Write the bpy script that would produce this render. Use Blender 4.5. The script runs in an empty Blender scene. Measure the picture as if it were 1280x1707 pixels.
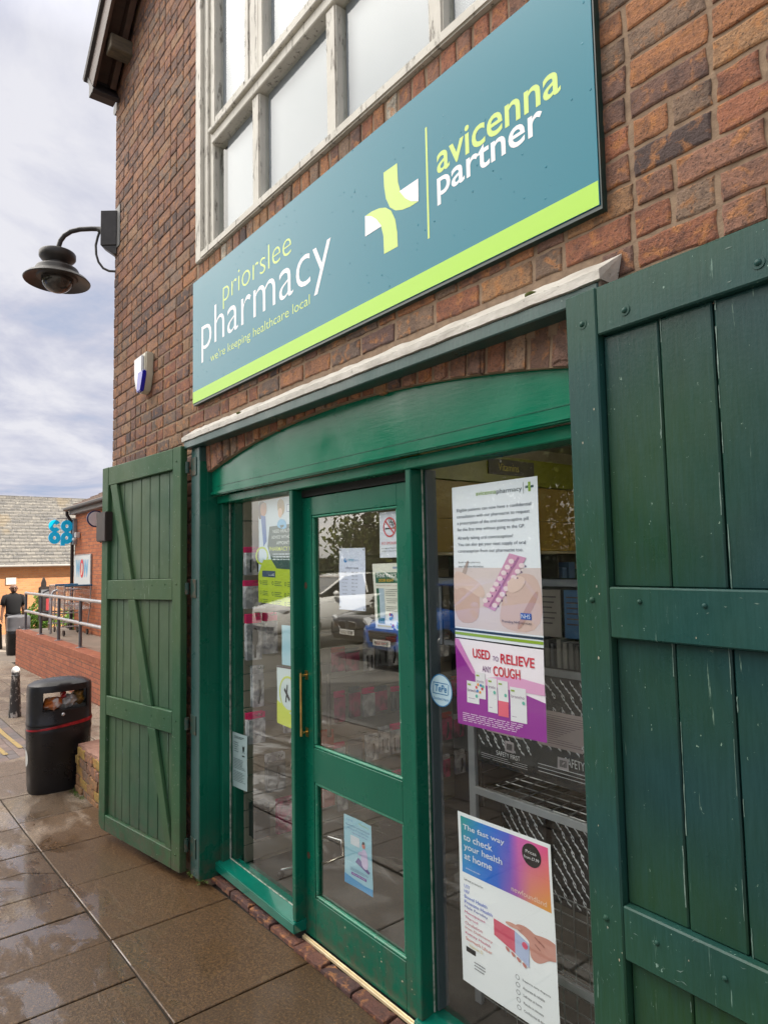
import bpy, bmesh, math, random
from mathutils import Vector, Matrix, noise as mnoise
from math import sin, cos, pi, radians, sqrt

# ---------------------------------------------------------------- camera, sky, sun, exposure
S = bpy.context.scene
COL = S.collection
cam_d = bpy.data.cameras.new('camera')
cam = bpy.data.objects.new('camera', cam_d); COL.objects.link(cam)
cam_d.sensor_fit = 'HORIZONTAL'; cam_d.sensor_width = 36.0
cam_d.lens = 31.147; cam_d.clip_start = 0.02; cam_d.clip_end = 1000
YAW, PIT, ROL = radians(38.70648), radians(4.26069), radians(-1.11032)
fw = Vector((-cos(YAW)*cos(PIT), sin(YAW)*cos(PIT), sin(PIT)))
r0 = fw.cross(Vector((0, 0, 1))).normalized(); u0 = r0.cross(fw)
rt = r0*cos(ROL) + u0*sin(ROL); up = u0*cos(ROL) - r0*sin(ROL)
cam.matrix_world = Matrix(((rt.x, up.x, -fw.x, 0), (rt.y, up.y, -fw.y, -1.65), (rt.z, up.z, -fw.z, 1.8), (0, 0, 0, 1)))
S.camera = cam
S.view_settings.view_transform = 'Standard'
S.view_settings.look = 'None'
S.view_settings.exposure = 0.95
S.view_settings.gamma = 1.0

SUN_EL, SUN_AZ = radians(46), Vector((0.74, 0.67, 0)).normalized()
W = bpy.data.worlds.new("World"); S.world = W; W.use_nodes = True
nt = W.node_tree; nt.nodes.clear()
def WN(t, **k):
    n = nt.nodes.new(t)
    for a, b in k.items(): setattr(n, a, b)
    return n
out = WN('ShaderNodeOutputWorld'); bg = WN('ShaderNodeBackground')
sky = WN('ShaderNodeTexSky', sky_type='NISHITA', sun_disc=False, sun_elevation=SUN_EL, sun_rotation=math.atan2(SUN_AZ.x, SUN_AZ.y))
tc = WN('ShaderNodeTexCoord'); sep = WN('ShaderNodeSeparateXYZ'); nt.links.new(tc.outputs['Generated'], sep.inputs[0])
# project the direction on a cloud layer overhead
den = WN('ShaderNodeMath', operation='MAXIMUM'); nt.links.new(sep.outputs['Z'], den.inputs[0]); den.inputs[1].default_value = 0.0
dn2 = WN('ShaderNodeMath', operation='ADD'); nt.links.new(den.outputs[0], dn2.inputs[0]); dn2.inputs[1].default_value = 0.16
dx = WN('ShaderNodeMath', operation='DIVIDE'); nt.links.new(sep.outputs['X'], dx.inputs[0]); nt.links.new(dn2.outputs[0], dx.inputs[1])
dy = WN('ShaderNodeMath', operation='DIVIDE'); nt.links.new(sep.outputs['Y'], dy.inputs[0]); nt.links.new(dn2.outputs[0], dy.inputs[1])
cmb = WN('ShaderNodeCombineXYZ'); nt.links.new(dx.outputs[0], cmb.inputs[0]); nt.links.new(dy.outputs[0], cmb.inputs[1])
n1 = WN('ShaderNodeTexNoise'); n1.inputs['Scale'].default_value = 1.5; n1.inputs['Detail'].default_value = 12; n1.inputs['Roughness'].default_value = 0.60; n1.inputs['Distortion'].default_value = 0.35
nt.links.new(cmb.outputs[0], n1.inputs['Vector'])
rp = WN('ShaderNodeValToRGB'); nt.links.new(n1.outputs['Fac'], rp.inputs[0])
e = rp.color_ramp.elements; e[0].position = 0.36; e[0].color = (0.52, 0.60, 0.80, 1); e[1].position = 0.60; e[1].color = (0.95, 0.95, 1.02, 1)
m_ = rp.color_ramp.elements.new(0.47); m_.color = (0.70, 0.72, 0.86, 1)
cov = WN('ShaderNodeTexNoise'); cov.inputs['Scale'].default_value = 0.45; cov.inputs['Detail'].default_value = 6
nt.links.new(cmb.outputs[0], cov.inputs['Vector'])
cr = WN('ShaderNodeMapRange'); nt.links.new(cov.outputs['Fac'], cr.inputs[0]); cr.inputs[1].default_value = 0.30; cr.inputs[2].default_value = 0.45; cr.inputs[3].default_value = 0.65; cr.inputs[4].default_value = 1.0
# brighter overhead, as an overcast sky is
el = WN('ShaderNodeMapRange'); nt.links.new(sep.outputs['Z'], el.inputs[0]); el.inputs[1].default_value = 0.60; el.inputs[2].default_value = 0.92; el.inputs[3].default_value = 5.3; el.inputs[4].default_value = 17.0
# bright sky lobe added out of view, left behind the camera, to light the facade
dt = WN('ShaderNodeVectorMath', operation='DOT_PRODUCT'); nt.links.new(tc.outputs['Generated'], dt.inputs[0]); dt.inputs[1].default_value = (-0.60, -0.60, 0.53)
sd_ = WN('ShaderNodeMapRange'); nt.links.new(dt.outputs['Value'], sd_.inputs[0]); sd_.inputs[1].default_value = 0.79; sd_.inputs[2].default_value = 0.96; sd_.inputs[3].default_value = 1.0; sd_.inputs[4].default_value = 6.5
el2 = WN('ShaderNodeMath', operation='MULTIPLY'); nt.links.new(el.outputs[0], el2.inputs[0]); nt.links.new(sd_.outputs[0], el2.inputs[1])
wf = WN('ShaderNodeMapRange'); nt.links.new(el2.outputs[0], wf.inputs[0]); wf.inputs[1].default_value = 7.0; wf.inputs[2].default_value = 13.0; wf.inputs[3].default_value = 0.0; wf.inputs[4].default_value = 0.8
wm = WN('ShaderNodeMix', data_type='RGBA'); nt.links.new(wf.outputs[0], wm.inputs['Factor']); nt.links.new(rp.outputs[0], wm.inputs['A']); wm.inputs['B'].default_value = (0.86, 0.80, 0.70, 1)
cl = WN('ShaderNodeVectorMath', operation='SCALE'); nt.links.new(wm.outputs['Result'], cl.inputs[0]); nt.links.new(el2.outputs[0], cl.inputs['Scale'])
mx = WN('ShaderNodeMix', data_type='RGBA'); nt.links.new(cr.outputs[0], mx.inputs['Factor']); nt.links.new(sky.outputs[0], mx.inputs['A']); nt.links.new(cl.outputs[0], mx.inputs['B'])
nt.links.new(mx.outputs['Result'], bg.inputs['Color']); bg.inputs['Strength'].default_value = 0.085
nt.links.new(bg.outputs[0], out.inputs['Surface'])

sd = bpy.data.lights.new('sun', 'SUN'); sd.energy = 5.0; sd.angle = radians(1.2); sd.color = (1.0, 0.93, 0.82)
sun = bpy.data.objects.new('sun', sd); COL.objects.link(sun)
sdir = Vector((SUN_AZ.x*cos(SUN_EL), SUN_AZ.y*cos(SUN_EL), sin(SUN_EL)))
sun.rotation_euler = sdir.to_track_quat('Z', 'Y').to_euler(); sun.location = (3, 4, 12)

rnd = random.Random(7)
def ru(a, b): return rnd.uniform(a, b)
def lerp(a, b, t): return a + (b-a)*t

# ground falls gently to the left of the shopfront
GP = [(-200, -0.35), (-20, -0.35), (-10, -0.22), (-6, -0.13), (-3, 0.0), (200, 0.0)]
def gz(x):
    for (a, za), (b, zb) in zip(GP, GP[1:]):
        if x <= b: return lerp(za, zb, (x-a)/(b-a))
    return 0.0

# ---------------------------------------------------------------- mesh builder
class MB:
    def __init__(s): s.v = []; s.f = []; s.m = []; s.c = []
    def add(s, vs, fs, mat=0, col=None):
        o = len(s.v); s.v += [tuple(p) for p in vs]
        for f in fs: s.f.append(tuple(i+o for i in f)); s.m.append(mat); s.c.append(col)
        return s
    def box(s, x0, x1, y0, y1, z0, z1, mat=0, col=None, fn=None):
        vs = [(x, y, z) for z in (z0, z1) for y in (y0, y1) for x in (x0, x1)]
        if fn: vs = [fn(*p) for p in vs]
        return s.add(vs, [(0, 2, 3, 1), (4, 5, 7, 6), (0, 1, 5, 4), (2, 6, 7, 3), (0, 4, 6, 2), (1, 3, 7, 5)], mat, col)
    def prism(s, poly, f0, f1, mat=0, col=None):
        """poly = 2D points; f0/f1 map a 2D point to the back / front 3D point"""
        n = len(poly)
        vs = [f0(*p) for p in poly] + [f1(*p) for p in poly]
        fs = [tuple(range(n))[::-1], tuple(range(n, 2*n))] + [(i, (i+1) % n, n+(i+1) % n, n+i) for i in range(n)]
        return s.add(vs, fs, mat, col)
    def rings(s, rings, mat=0, cap=True, closed=True, col=None, skip=None):
        n = len(rings[0]); vs = [p for r in rings for p in r]; fs = []
        for k in range(len(rings)-1):
            for i in range(n if closed else n-1):
                if skip and skip(k, i): continue
                fs.append((k*n+i, k*n+(i+1) % n, (k+1)*n+(i+1) % n, (k+1)*n+i))
        if cap: fs += [tuple(range(n))[::-1], tuple(range((len(rings)-1)*n, len(rings)*n))]
        return s.add(vs, fs, mat, col)
    def tube(s, pts, r, n=10, mat=0, cap=True, col=None):
        pts = [Vector(p) for p in pts]; rs = r if isinstance(r, (list, tuple)) else [r]*len(pts)
        rings = []; prev = None
        for i, p in enumerate(pts):
            d = (pts[min(i+1, len(pts)-1)] - pts[max(i-1, 0)]).normalized()
            if prev is None:
                a = d.orthogonal().normalized()
            else:
                a = (prev - d*prev.dot(d)); a = a.normalized() if a.length > 1e-6 else d.orthogonal().normalized()
            prev = a; b = d.cross(a)
            rings.append([p + (a*cos(2*pi*k/n) + b*sin(2*pi*k/n))*rs[i] for k in range(n)])
        return s.rings(rings, mat, cap, col=col)
    def lathe(s, prof, c=(0, 0, 0), n=24, mat=0, cap=True, sx=1, sy=1, p=2.0):
        rings = []
        for r, z in prof:
            ring = []
            for k in range(n):
                a = 2*pi*k/n; ca, sa = cos(a), sin(a)
                ex = 2.0/p
                ring.append((c[0]+r*sx*math.copysign(abs(ca)**ex, ca), c[1]+r*sy*math.copysign(abs(sa)**ex, sa), c[2]+z))
            rings.append(ring)
        return s.rings(rings, mat, cap)
    def sphere(s, c, r, n=12, mat=0, sz=1.0, z0=-1.0, z1=1.0):
        k = max(4, n//2); prof = []
        for i in range(k+1):
            a = lerp(math.asin(z0), math.asin(z1), i/k); prof.append((max(1e-4, r*cos(a)), r*sz*sin(a)))
        return s.lathe(prof, c, n, mat)
    def merge(s, o, fn=None):
        b = len(s.v); s.v += [tuple(fn(p)) if fn else p for p in o.v]
        s.f += [tuple(i+b for i in f) for f in o.f]; s.m += o.m; s.c += o.c
        return s

def wloc(o):
    p = Vector((0, 0, 0))
    while o is not None: p += o.location; o = o.parent
    return p
def obj(name, mb, mats, parent=None, bevel=0.0, seg=1, smooth=False, origin=None, kind=None, norm=True):
    me = bpy.data.meshes.new(name)
    off = wloc(parent) if parent is not None else Vector(origin or (0, 0, 0))
    me.from_pydata([(p[0]-off.x, p[1]-off.y, p[2]-off.z) for p in mb.v], [], mb.f)
    if not isinstance(mats, (list, tuple)): mats = [mats]
    for m in mats: me.materials.append(m)
    me.polygons.foreach_set('material_index', mb.m)
    if any(c is not None for c in mb.c):
        a = me.color_attributes.new('bc', 'FLOAT_COLOR', 'CORNER'); k = 0
        for p, c in zip(me.polygons, mb.c):
            c = c or (0.5, 0.5, 0.5)
            for _ in range(p.loop_total): a.data[k].color = (c[0], c[1], c[2], 1); k += 1
    me.update()
    b = bmesh.new(); b.from_mesh(me)
    if norm: bmesh.ops.recalc_face_normals(b, faces=b.faces)
    if bevel > 0:
        ed = [e for e in b.edges if len(e.link_faces) == 2 and e.calc_face_angle(0) > 0.5]
        bmesh.ops.bevel(b, geom=ed, offset=bevel, segments=seg, affect='EDGES', clamp_overlap=True)
    b.to_mesh(me); b.free()
    if smooth: me.polygons.foreach_set('use_smooth', [True]*len(me.polygons))
    o = bpy.data.objects.new(name, me); COL.objects.link(o)
    if smooth and smooth != 'all':
        try:
            me.set_sharp_from_angle(angle=radians(40))
        except Exception: pass
    if parent is not None: o.parent = parent
    else: o.location = off
    if kind: o['kind'] = kind
    return o
def thing(name, label, cat, loc=(0, 0, 0), group=None):
    o = bpy.data.objects.new(name, None); COL.objects.link(o); o.location = loc
    o.empty_display_size = 0.1
    return tag(o, label, cat, group)
def tag(o, label=None, cat=None, group=None):
    if label: o['label'] = label
    if cat: o['category'] = cat
    if group: o['group'] = group
    return o
def dup(root, loc, label=None):
    r = root.copy(); COL.objects.link(r); r.location = loc
    if label: r['label'] = label
    for ch in list(root.children):
        c = ch.copy(); COL.objects.link(c); c.parent = r
        for g in list(ch.children):
            d = g.copy(); COL.objects.link(d); d.parent = c
    return r

# ---------------------------------------------------------------- materials
def node(nt, t, **k):
    n = nt.nodes.new(t)
    for a, b in k.items(): setattr(n, a, b)
    return n
def C4(c): return (c[0], c[1], c[2], 1)
def srgb(r, g, b):
    f = lambda x: x/12.92 if x <= 0.04045 else ((x+0.055)/1.055)**2.4
    return (f(r/255), f(g/255), f(b/255))
def newmat(name):
    m = bpy.data.materials.new(name); m.use_nodes = True
    t = m.node_tree; t.nodes.clear()
    o = node(t, 'ShaderNodeOutputMaterial'); b = node(t, 'ShaderNodeBsdfPrincipled')
    t.links.new(b.outputs[0], o.inputs[0]); return m, t, b
def coords(t, scale=(1, 1, 1), kind='Object'):
    c = node(t, 'ShaderNodeTexCoord'); mp = node(t, 'ShaderNodeMapping'); mp.inputs['Scale'].default_value = scale
    t.links.new(c.outputs[kind], mp.inputs[0]); return mp.outputs[0]
def noise(t, v, sc, det=4, rough=0.55, dist=0):
    n = node(t, 'ShaderNodeTexNoise'); n.inputs['Scale'].default_value = sc; n.inputs['Detail'].default_value = det
    n.inputs['Roughness'].default_value = rough; n.inputs['Distortion'].default_value = dist
    t.links.new(v, n.inputs['Vector']); return n.outputs['Fac']
def maprange(t, v, a, b, c=0.0, d=1.0):
    n = node(t, 'ShaderNodeMapRange'); t.links.new(v, n.inputs[0])
    for i, x in enumerate((a, b, c, d)): n.inputs[i+1].default_value = x
    return n.outputs[0]
def mixc(t, f, a, b, mode='MIX'):
    n = node(t, 'ShaderNodeMix', data_type='RGBA', blend_type=mode)
    for key, x in (('Factor', f), ('A', a), ('B', b)):
        if isinstance(x, (int, float)): n.inputs[key].default_value = x
        elif isinstance(x, (tuple, list)): n.inputs[key].default_value = C4(x)
        else: t.links.new(x, n.inputs[key])
    return n.outputs['Result']
def math_(t, op, a, b=0.0, c=None):
    n = node(t, 'ShaderNodeMath', operation=op)
    for i, x in enumerate((a, b, c)):
        if x is None: continue
        if isinstance(x, (int, float)): n.inputs[i].default_value = x
        else: t.links.new(x, n.inputs[i])
    return n.outputs[0]
def bump(t, b, h, strength=0.3, dist=0.01):
    n = node(t, 'ShaderNodeBump'); n.inputs['Strength'].default_value = strength; n.inputs['Distance'].default_value = dist
    t.links.new(h, n.inputs['Height']); t.links.new(n.outputs[0], b.inputs['Normal']); return n
def M(name, c, rough=0.5, c2=None, vs=6, amt=1.0, bs=0, bst=0.3, bd=0.003, metal=0.0, spec=0.5, stretch=(1, 1, 1), coat=0.0, thr=(0.35, 0.65), rv=0.0):
    m, t, b = newmat(name)
    v = coords(t, stretch)
    if c2 is None: c2 = tuple(x*0.82 for x in c)
    f = maprange(t, noise(t, v, vs, 6), thr[0], thr[1], 0, amt)
    t.links.new(mixc(t, f, c, c2), b.inputs['Base Color'])
    b.inputs['Metallic'].default_value = metal; b.inputs['Specular IOR Level'].default_value = spec
    b.inputs['Coat Weight'].default_value = coat
    if rv: t.links.new(maprange(t, noise(t, v, vs*1.7, 5), 0.3, 0.7, rough-rv, rough+rv), b.inputs['Roughness'])
    else: b.inputs['Roughness'].default_value = rough
    if bs: bump(t, b, noise(t, v, bs, 6), bst, bd)
    return m
def paint_wood(name, ca, cb, chip=(0.30, 0.42, 0.36), rough=0.45, vs=0.9, grain=(9, 9, 0.8), chips=0.72, dirt=0.35, horiz=False, bst=0.30, streak=0.30, peel=0.0, spec=0.5):
    m, t, b = newmat(name); b.inputs['Specular IOR Level'].default_value = spec
    v = coords(t); vg = coords(t, (0.8, 9, 9) if horiz else grain)
    base = mixc(t, maprange(t, noise(t, v, vs, 3, 0.5, 0.3), 0.40, 0.60), ca, cb)
    g = noise(t, vg, 14, 7, 0.6)
    base = mixc(t, maprange(t, g, 0.35, 0.75, 0, streak), base, tuple(min(1, x*1.7+0.01) for x in ca))
    base = mixc(t, maprange(t, noise(t, v, 5, 6), 0.5, 0.8, 0, dirt), base, tuple(x*0.45 for x in ca))
    ch = maprange(t, noise(t, coords(t, (1.5, 1.5, 1)), 46, 4, 0.7), chips, chips+0.02)
    base = mixc(t, ch, base, chip)
    pk = math_(t, 'MULTIPLY', maprange(t, noise(t, coords(t, (26, 26, 1.6) if not horiz else (1.6, 26, 26)), 3.2, 5, 0.6), 0.665, 0.69), maprange(t, noise(t, v, 2.3, 3), 0.50, 0.56))
    base = mixc(t, math_(t, 'MULTIPLY', pk, peel), base, chip)
    sz_ = node(t, 'ShaderNodeSeparateXYZ'); t.links.new(v, sz_.inputs[0])      # mud splash near the ground
    gr = math_(t, 'MULTIPLY', maprange(t, sz_.outputs['Z'], 0.34, 0.0), maprange(t, noise(t, v, 16, 6, 0.7), 0.42, 0.62))
    base = mixc(t, math_(t, 'MULTIPLY', gr, 0.75), base, (0.085, 0.07, 0.05))
    t.links.new(base, b.inputs['Base Color'])
    t.links.new(maprange(t, noise(t, v, 4, 5), 0.3, 0.7, rough-0.12, rough+0.14), b.inputs['Roughness'])
    h = math_(t, 'ADD', math_(t, 'MULTIPLY', g, 0.8), math_(t, 'MULTIPLY', ch, -0.5))
    bump(t, b, math_(t, 'ADD', h, math_(t, 'MULTIPLY', noise(t, v, 90, 4), 0.35)), bst, 0.003)
    return m
def emis(name, c, s):
    m = bpy.data.materials.new(name); m.use_nodes = True; t = m.node_tree; t.nodes.clear()
    o = node(t, 'ShaderNodeOutputMaterial'); e = node(t, 'ShaderNodeEmission'); e.inputs[0].default_value = C4(c); e.inputs[1].default_value = s
    t.links.new(e.outputs[0], o.inputs[0]); return m
def glass(name, tint=(0.93, 0.96, 0.95), ior=2.50, dirt=0.006):
    m = bpy.data.materials.new(name); m.use_nodes = True; t = m.node_tree; t.nodes.clear()
    o = node(t, 'ShaderNodeOutputMaterial'); tr = node(t, 'ShaderNodeBsdfTransparent'); gl = node(t, 'ShaderNodeBsdfGlossy')
    df = node(t, 'ShaderNodeBsdfDiffuse'); df.inputs[0].default_value = (0.7, 0.72, 0.70, 1)
    tr.inputs[0].default_value = C4(tint); gl.inputs['Roughness'].default_value = 0.0; gl.inputs['Color'].default_value = (0.97, 0.98, 0.97, 1)
    fr = node(t, 'ShaderNodeFresnel'); ge = node(t, 'ShaderNodeNewGeometry')
    # the same reflectance from either side of the thin pane
    t.links.new(maprange(t, ge.outputs['Backfacing'], 0, 1, ior, 1/ior), fr.inputs['IOR'])
    mx = node(t, 'ShaderNodeMixShader'); t.links.new(fr.outputs[0], mx.inputs[0]); t.links.new(tr.outputs[0], mx.inputs[1]); t.links.new(gl.outputs[0], mx.inputs[2])
    v = coords(t)
    dd = math_(t, 'ADD', maprange(t, noise(t, v, 3, 6, 0.6), 0.45, 0.8, 0, dirt*1.5), maprange(t, noise(t, v, 150, 2), 0.73, 0.76, 0, 0.22))
    m2 = node(t, 'ShaderNodeMixShader'); t.links.new(dd, m2.inputs[0]); t.links.new(mx.outputs[0], m2.inputs[1]); t.links.new(df.outputs[0], m2.inputs[2])
    t.links.new(m2.outputs[0], o.inputs[0]); return m

# text as flat meshes
_tc = {}
def text2d(s, off=0.0, shear=0.0, sp=1.0):
    k = (s, off, shear, sp)
    if k in _tc: return _tc[k]
    cu = bpy.data.curves.new('t', 'FONT'); cu.body = s; cu.size = 1; cu.offset = off; cu.shear = shear; cu.resolution_u = 4
    cu.space_character = sp; cu.dimensions = '2D'; cu.fill_mode = 'FRONT'
    o = bpy.data.objects.new('t', cu); COL.objects.link(o)
    dg = bpy.context.evaluated_depsgraph_get(); dg.update()
    me = bpy.data.meshes.new_from_object(o.evaluated_get(dg))
    vs = [(v.co.x, v.co.y) for v in me.vertices]; fs = [tuple(p.vertices) for p in me.polygons]
    bpy.data.objects.remove(o); bpy.data.curves.remove(cu); bpy.data.meshes.remove(me)
    _tc[k] = (vs, fs); return _tc[k]
def put_text(mb, F, s, x0, x1, y0, y1=None, mat=0, layer=1, off=0.0, shear=0.0, sp=1.0):
    """fit the text's own bounding box to x0..x1 and y0..y1 in the frame F(u, v, layer)"""
    vs, fs = text2d(s, off, shear, sp)
    if not vs: return
    ax, bx = min(v[0] for v in vs), max(v[0] for v in vs); ay, by = min(v[1] for v in vs), max(v[1] for v in vs)
    if y1 is None: y1 = y0 + (x1-x0)*(by-ay)/(bx-ax)
    mb.add([F(lerp(x0, x1, (v[0]-ax)/(bx-ax)), lerp(y0, y1, (v[1]-ay)/(by-ay)), layer) for v in vs], fs, mat)
def put_poly(mb, F, pts, mat=0, layer=1):
    mb.add([F(u, v, layer) for u, v in pts], [tuple(range(len(pts)))], mat)
def grid_poly(mb, F, pts, mat, layer, n=7):
    # cut a big fill into cells so that it follows the waved sheet
    x0, x1 = min(p[0] for p in pts), max(p[0] for p in pts); y0, y1 = min(p[1] for p in pts), max(p[1] for p in pts)
    i0, i1, j0, j1 = int(x0*n), int(math.ceil(x1*n)), int(y0*n), int(math.ceil(y1*n))
    if len(pts) > 14 and i1-i0 <= 1 and j1-j0 <= 1: return put_poly(mb, F, pts, mat, layer)
    for i in range(i0, i1):
        c = clip(clip(pts, 1, 0, -i/n), -1, 0, (i+1)/n)
        for j in range(j0, j1):
            p = clip(clip(c, 0, 1, -j/n), 0, -1, (j+1)/n) if len(c) > 2 else []
            if len(p) > 2 and area(p) > 1e-7: put_poly(mb, F, p, mat, layer)
def clip(poly, a, b, c):           # keep a*x+b*y+c >= 0
    o = []
    for i in range(len(poly)):
        p, q = poly[i], poly[(i+1) % len(poly)]
        dp, dq = a*p[0]+b*p[1]+c, a*q[0]+b*q[1]+c
        if dp >= 0: o.append(p)
        if (dp >= 0) != (dq >= 0):
            t = dp/(dp-dq); o.append((lerp(p[0], q[0], t), lerp(p[1], q[1], t)))
    return o
def area(p): return abs(sum(p[i][0]*p[(i+1) % len(p)][1]-p[(i+1) % len(p)][0]*p[i][1] for i in range(len(p))))/2
def put_rect(mb, F, x0, x1, y0, y1, mat=0, layer=1): put_poly(mb, F, [(x0, y0), (x1, y0), (x1, y1), (x0, y1)], mat, layer)
def circ(cx, cy, rx, ry=None, n=28): return [(cx+rx*cos(2*pi*k/n), cy+(ry or rx)*sin(2*pi*k/n)) for k in range(n)]
def put_ring(mb, F, cx, cy, rx, ry, th, mat, layer, n=28):
    o = circ(cx, cy, rx, ry, n); i = circ(cx, cy, rx*(1-th), ry*(1-th), n)
    mb.add([F(u, v, layer) for u, v in o+i], [(k, (k+1) % n, n+(k+1) % n, n+k) for k in range(n)], mat)
def flat(name, c, rough=0.55): 
    m, t, b = newmat(name); b.inputs['Base Color'].default_value = C4(c); b.inputs['Roughness'].default_value = rough
    return m
_fl = {}
def ink(*c):
    if c not in _fl: _fl[c] = flat('ink_%d_%d_%d' % c, srgb(*c))
    return _fl[c]
# ---------------------------------------------------------------- ground
def slab_mat():
    m, t, b = newmat('paving_stone'); v = coords(t)
    at = node(t, 'ShaderNodeAttribute', attribute_name='bc')
    sp = noise(t, v, 95, 5, 0.8); sp2 = noise(t, v, 70, 5, 0.8)
    c = mixc(t, maprange(t, sp, 0.42, 0.54, 0, 0.85), at.outputs['Color'], (0.085, 0.052, 0.026))
    c = mixc(t, maprange(t, sp2, 0.55, 0.61, 0, 0.85), c, (0.52, 0.40, 0.25))
    c = mixc(t, maprange(t, noise(t, v, 1.3, 6, 0.6, 0.6), 0.50, 0.75, 0, 0.35), c, (0.20, 0.14, 0.09))
    vo = node(t, 'ShaderNodeTexVoronoi'); vo.inputs['Scale'].default_value = 3.1; t.links.new(v, vo.inputs['Vector'])
    c = mixc(t, maprange(t, vo.outputs['Distance'], 0.058, 0.045, 0, 0.55), c, (0.42, 0.38, 0.32))     # old gum
    # wet film: broad patches, strongest beside the shopfront
    w = noise(t, coords(t, (1, 2.2, 1)), 1.15, 5, 0.55, 0.5)
    px = node(t, 'ShaderNodeSeparateXYZ'); t.links.new(v, px.inputs[0])
    near = maprange(t, px.outputs['X'], -6.2, -4.7, -0.03, 0.17)
    nearw = maprange(t, math_(t, 'ABSOLUTE', px.outputs['Y']), 0.45, 0.85, 0.10, 0.0)
    wet = maprange(t, math_(t, 'ADD', math_(t, 'ADD', w, near), nearw), 0.47, 0.60)
    c = mixc(t, wet, c, mixc(t, 1.0, c, mixc(t, maprange(t, math_(t, 'ADD', near, nearw), 0.02, 0.2), (0.62, 0.58, 0.55), (0.34, 0.235, 0.13)), 'MULTIPLY'))
    t.links.new(c, b.inputs['Base Color'])
    pud = maprange(t, noise(t, coords(t, (1.0, 2.2, 1)), 1.9, 7, 0.62, 0.5), 0.49, 0.56)
    rg = math_(t, 'SUBTRACT', 0.80, math_(t, 'MULTIPLY', wet, 0.38))
    rg = math_(t, 'SUBTRACT', rg, math_(t, 'MULTIPLY', math_(t, 'MULTIPLY', math_(t, 'MULTIPLY', pud, wet), maprange(t, px.outputs['Y'], -0.30, -0.72, 0.15, 1.0)), 0.28))
    t.links.new(rg, b.inputs['Roughness'])
    film = math_(t, 'MULTIPLY', math_(t, 'MULTIPLY', pud, wet), maprange(t, px.outputs['Y'], -0.30, -0.72, 0.10, 0.85)); t.links.new(film, b.inputs['Coat Weight']); b.inputs['Coat Roughness'].default_value = 0.06; b.inputs['Coat IOR'].default_value = 1.6
    t.links.new(math_(t, 'ADD', 0.5, math_(t, 'MULTIPLY', film, 0.5)), b.inputs['Specular IOR Level'])
    h = math_(t, 'MULTIPLY', math_(t, 'ADD', math_(t, 'MULTIPLY', sp, 1.0), math_(t, 'MULTIPLY', sp2, 0.6)), math_(t, 'SUBTRACT', 1.0, math_(t, 'MULTIPLY', math_(t, 'MULTIPLY', pud, wet), 0.5)))
    bump(t, b, h, 0.6, 0.004)
    return m
MAT_SLAB = slab_mat()
MAT_JOINT = M('joint_dirt', (0.026, 0.020, 0.015), 0.9, (0.02, 0.018, 0.014), 12, bs=60, bst=0.4)
MAT_TAR = M('tarmac', (0.17, 0.162, 0.145), 0.85, (0.11, 0.108, 0.10), 1.2, bs=180, bst=0.6, bd=0.004)
MAT_SETT = None
def put_slab(mb, poly, gap=0.0055, th=0.05, col=None, jit=0.0015, lift=0.0):
    if len(poly) < 3 or area(poly) < 0.002: return
    cx = sum(p[0] for p in poly)/len(poly); cy = sum(p[1] for p in poly)/len(poly)
    def sh(p, g):
        dx_, dy_ = cx-p[0], cy-p[1]
        return (p[0]+math.copysign(min(g, abs(dx_)), dx_), p[1]+math.copysign(min(g, abs(dy_)), dy_))
    z = ru(-jit, jit); tx, ty = ru(-jit, jit)*1.5, ru(-jit, jit)*1.5
    def top(p, d=0): return (p[0], p[1], gz(p[0])+z+lift+tx*(p[0]-cx)+ty*(p[1]-cy)-d)
    a = [sh(p, gap) for p in poly]; c = [sh(p, gap+0.004) for p in poly]; n = len(poly)
    vs = [top(p, th) for p in a]+[top(p, 0.003) for p in a]+[top(p) for p in c]
    fs = [(i, (i+1) % n, n+(i+1) % n, n+i) for i in range(n)]+[(n+i, n+(i+1) % n, 2*n+(i+1) % n, 2*n+i) for i in range(n)]+[tuple(range(2*n, 3*n))]
    mb.add(vs, fs, 0, col)
pav = MB()
def slabcol():
    b = rnd.choice([(0.36, 0.305, 0.26), (0.33, 0.285, 0.245), (0.39, 0.325, 0.27), (0.30, 0.26, 0.22)])
    k = ru(0.80, 1.18); return tuple(x*k for x in b)
xs = [2.8, 2.0, 1.2, 0.4, -0.4, -1.18, -1.93, -2.69, -3.51, -4.30, -5.03, -5.79, -6.54, -7.3, -8.1, -8.9, -9.7, -10.5, -11.3, -12.1, -12.9, -13.7, -14.5, -15.3, -16.1, -17]
for a, b in zip(xs, xs[1:]):
    y1 = 0.024 if a > -5.6 else 0.0
    if b < -8.9: continue
    put_slab(pav, clip([(b, -0.605), (a, -0.605), (a, y1), (b, y1)], 1, 0.35, 8.05), col=slabcol())
# rows inside the wall line, left of the building
for r, (ya, yb) in enumerate([(0.0, 0.6), (0.6, 1.24)]):
    x = -5.70
    while x > -17.2:
        w = 0.75 if r else 0.6
        x2 = x-w
        put_slab(pav, [(x2, ya), (x, ya), (x, yb), (x2, yb)], col=slabcol()); x = x2
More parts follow.
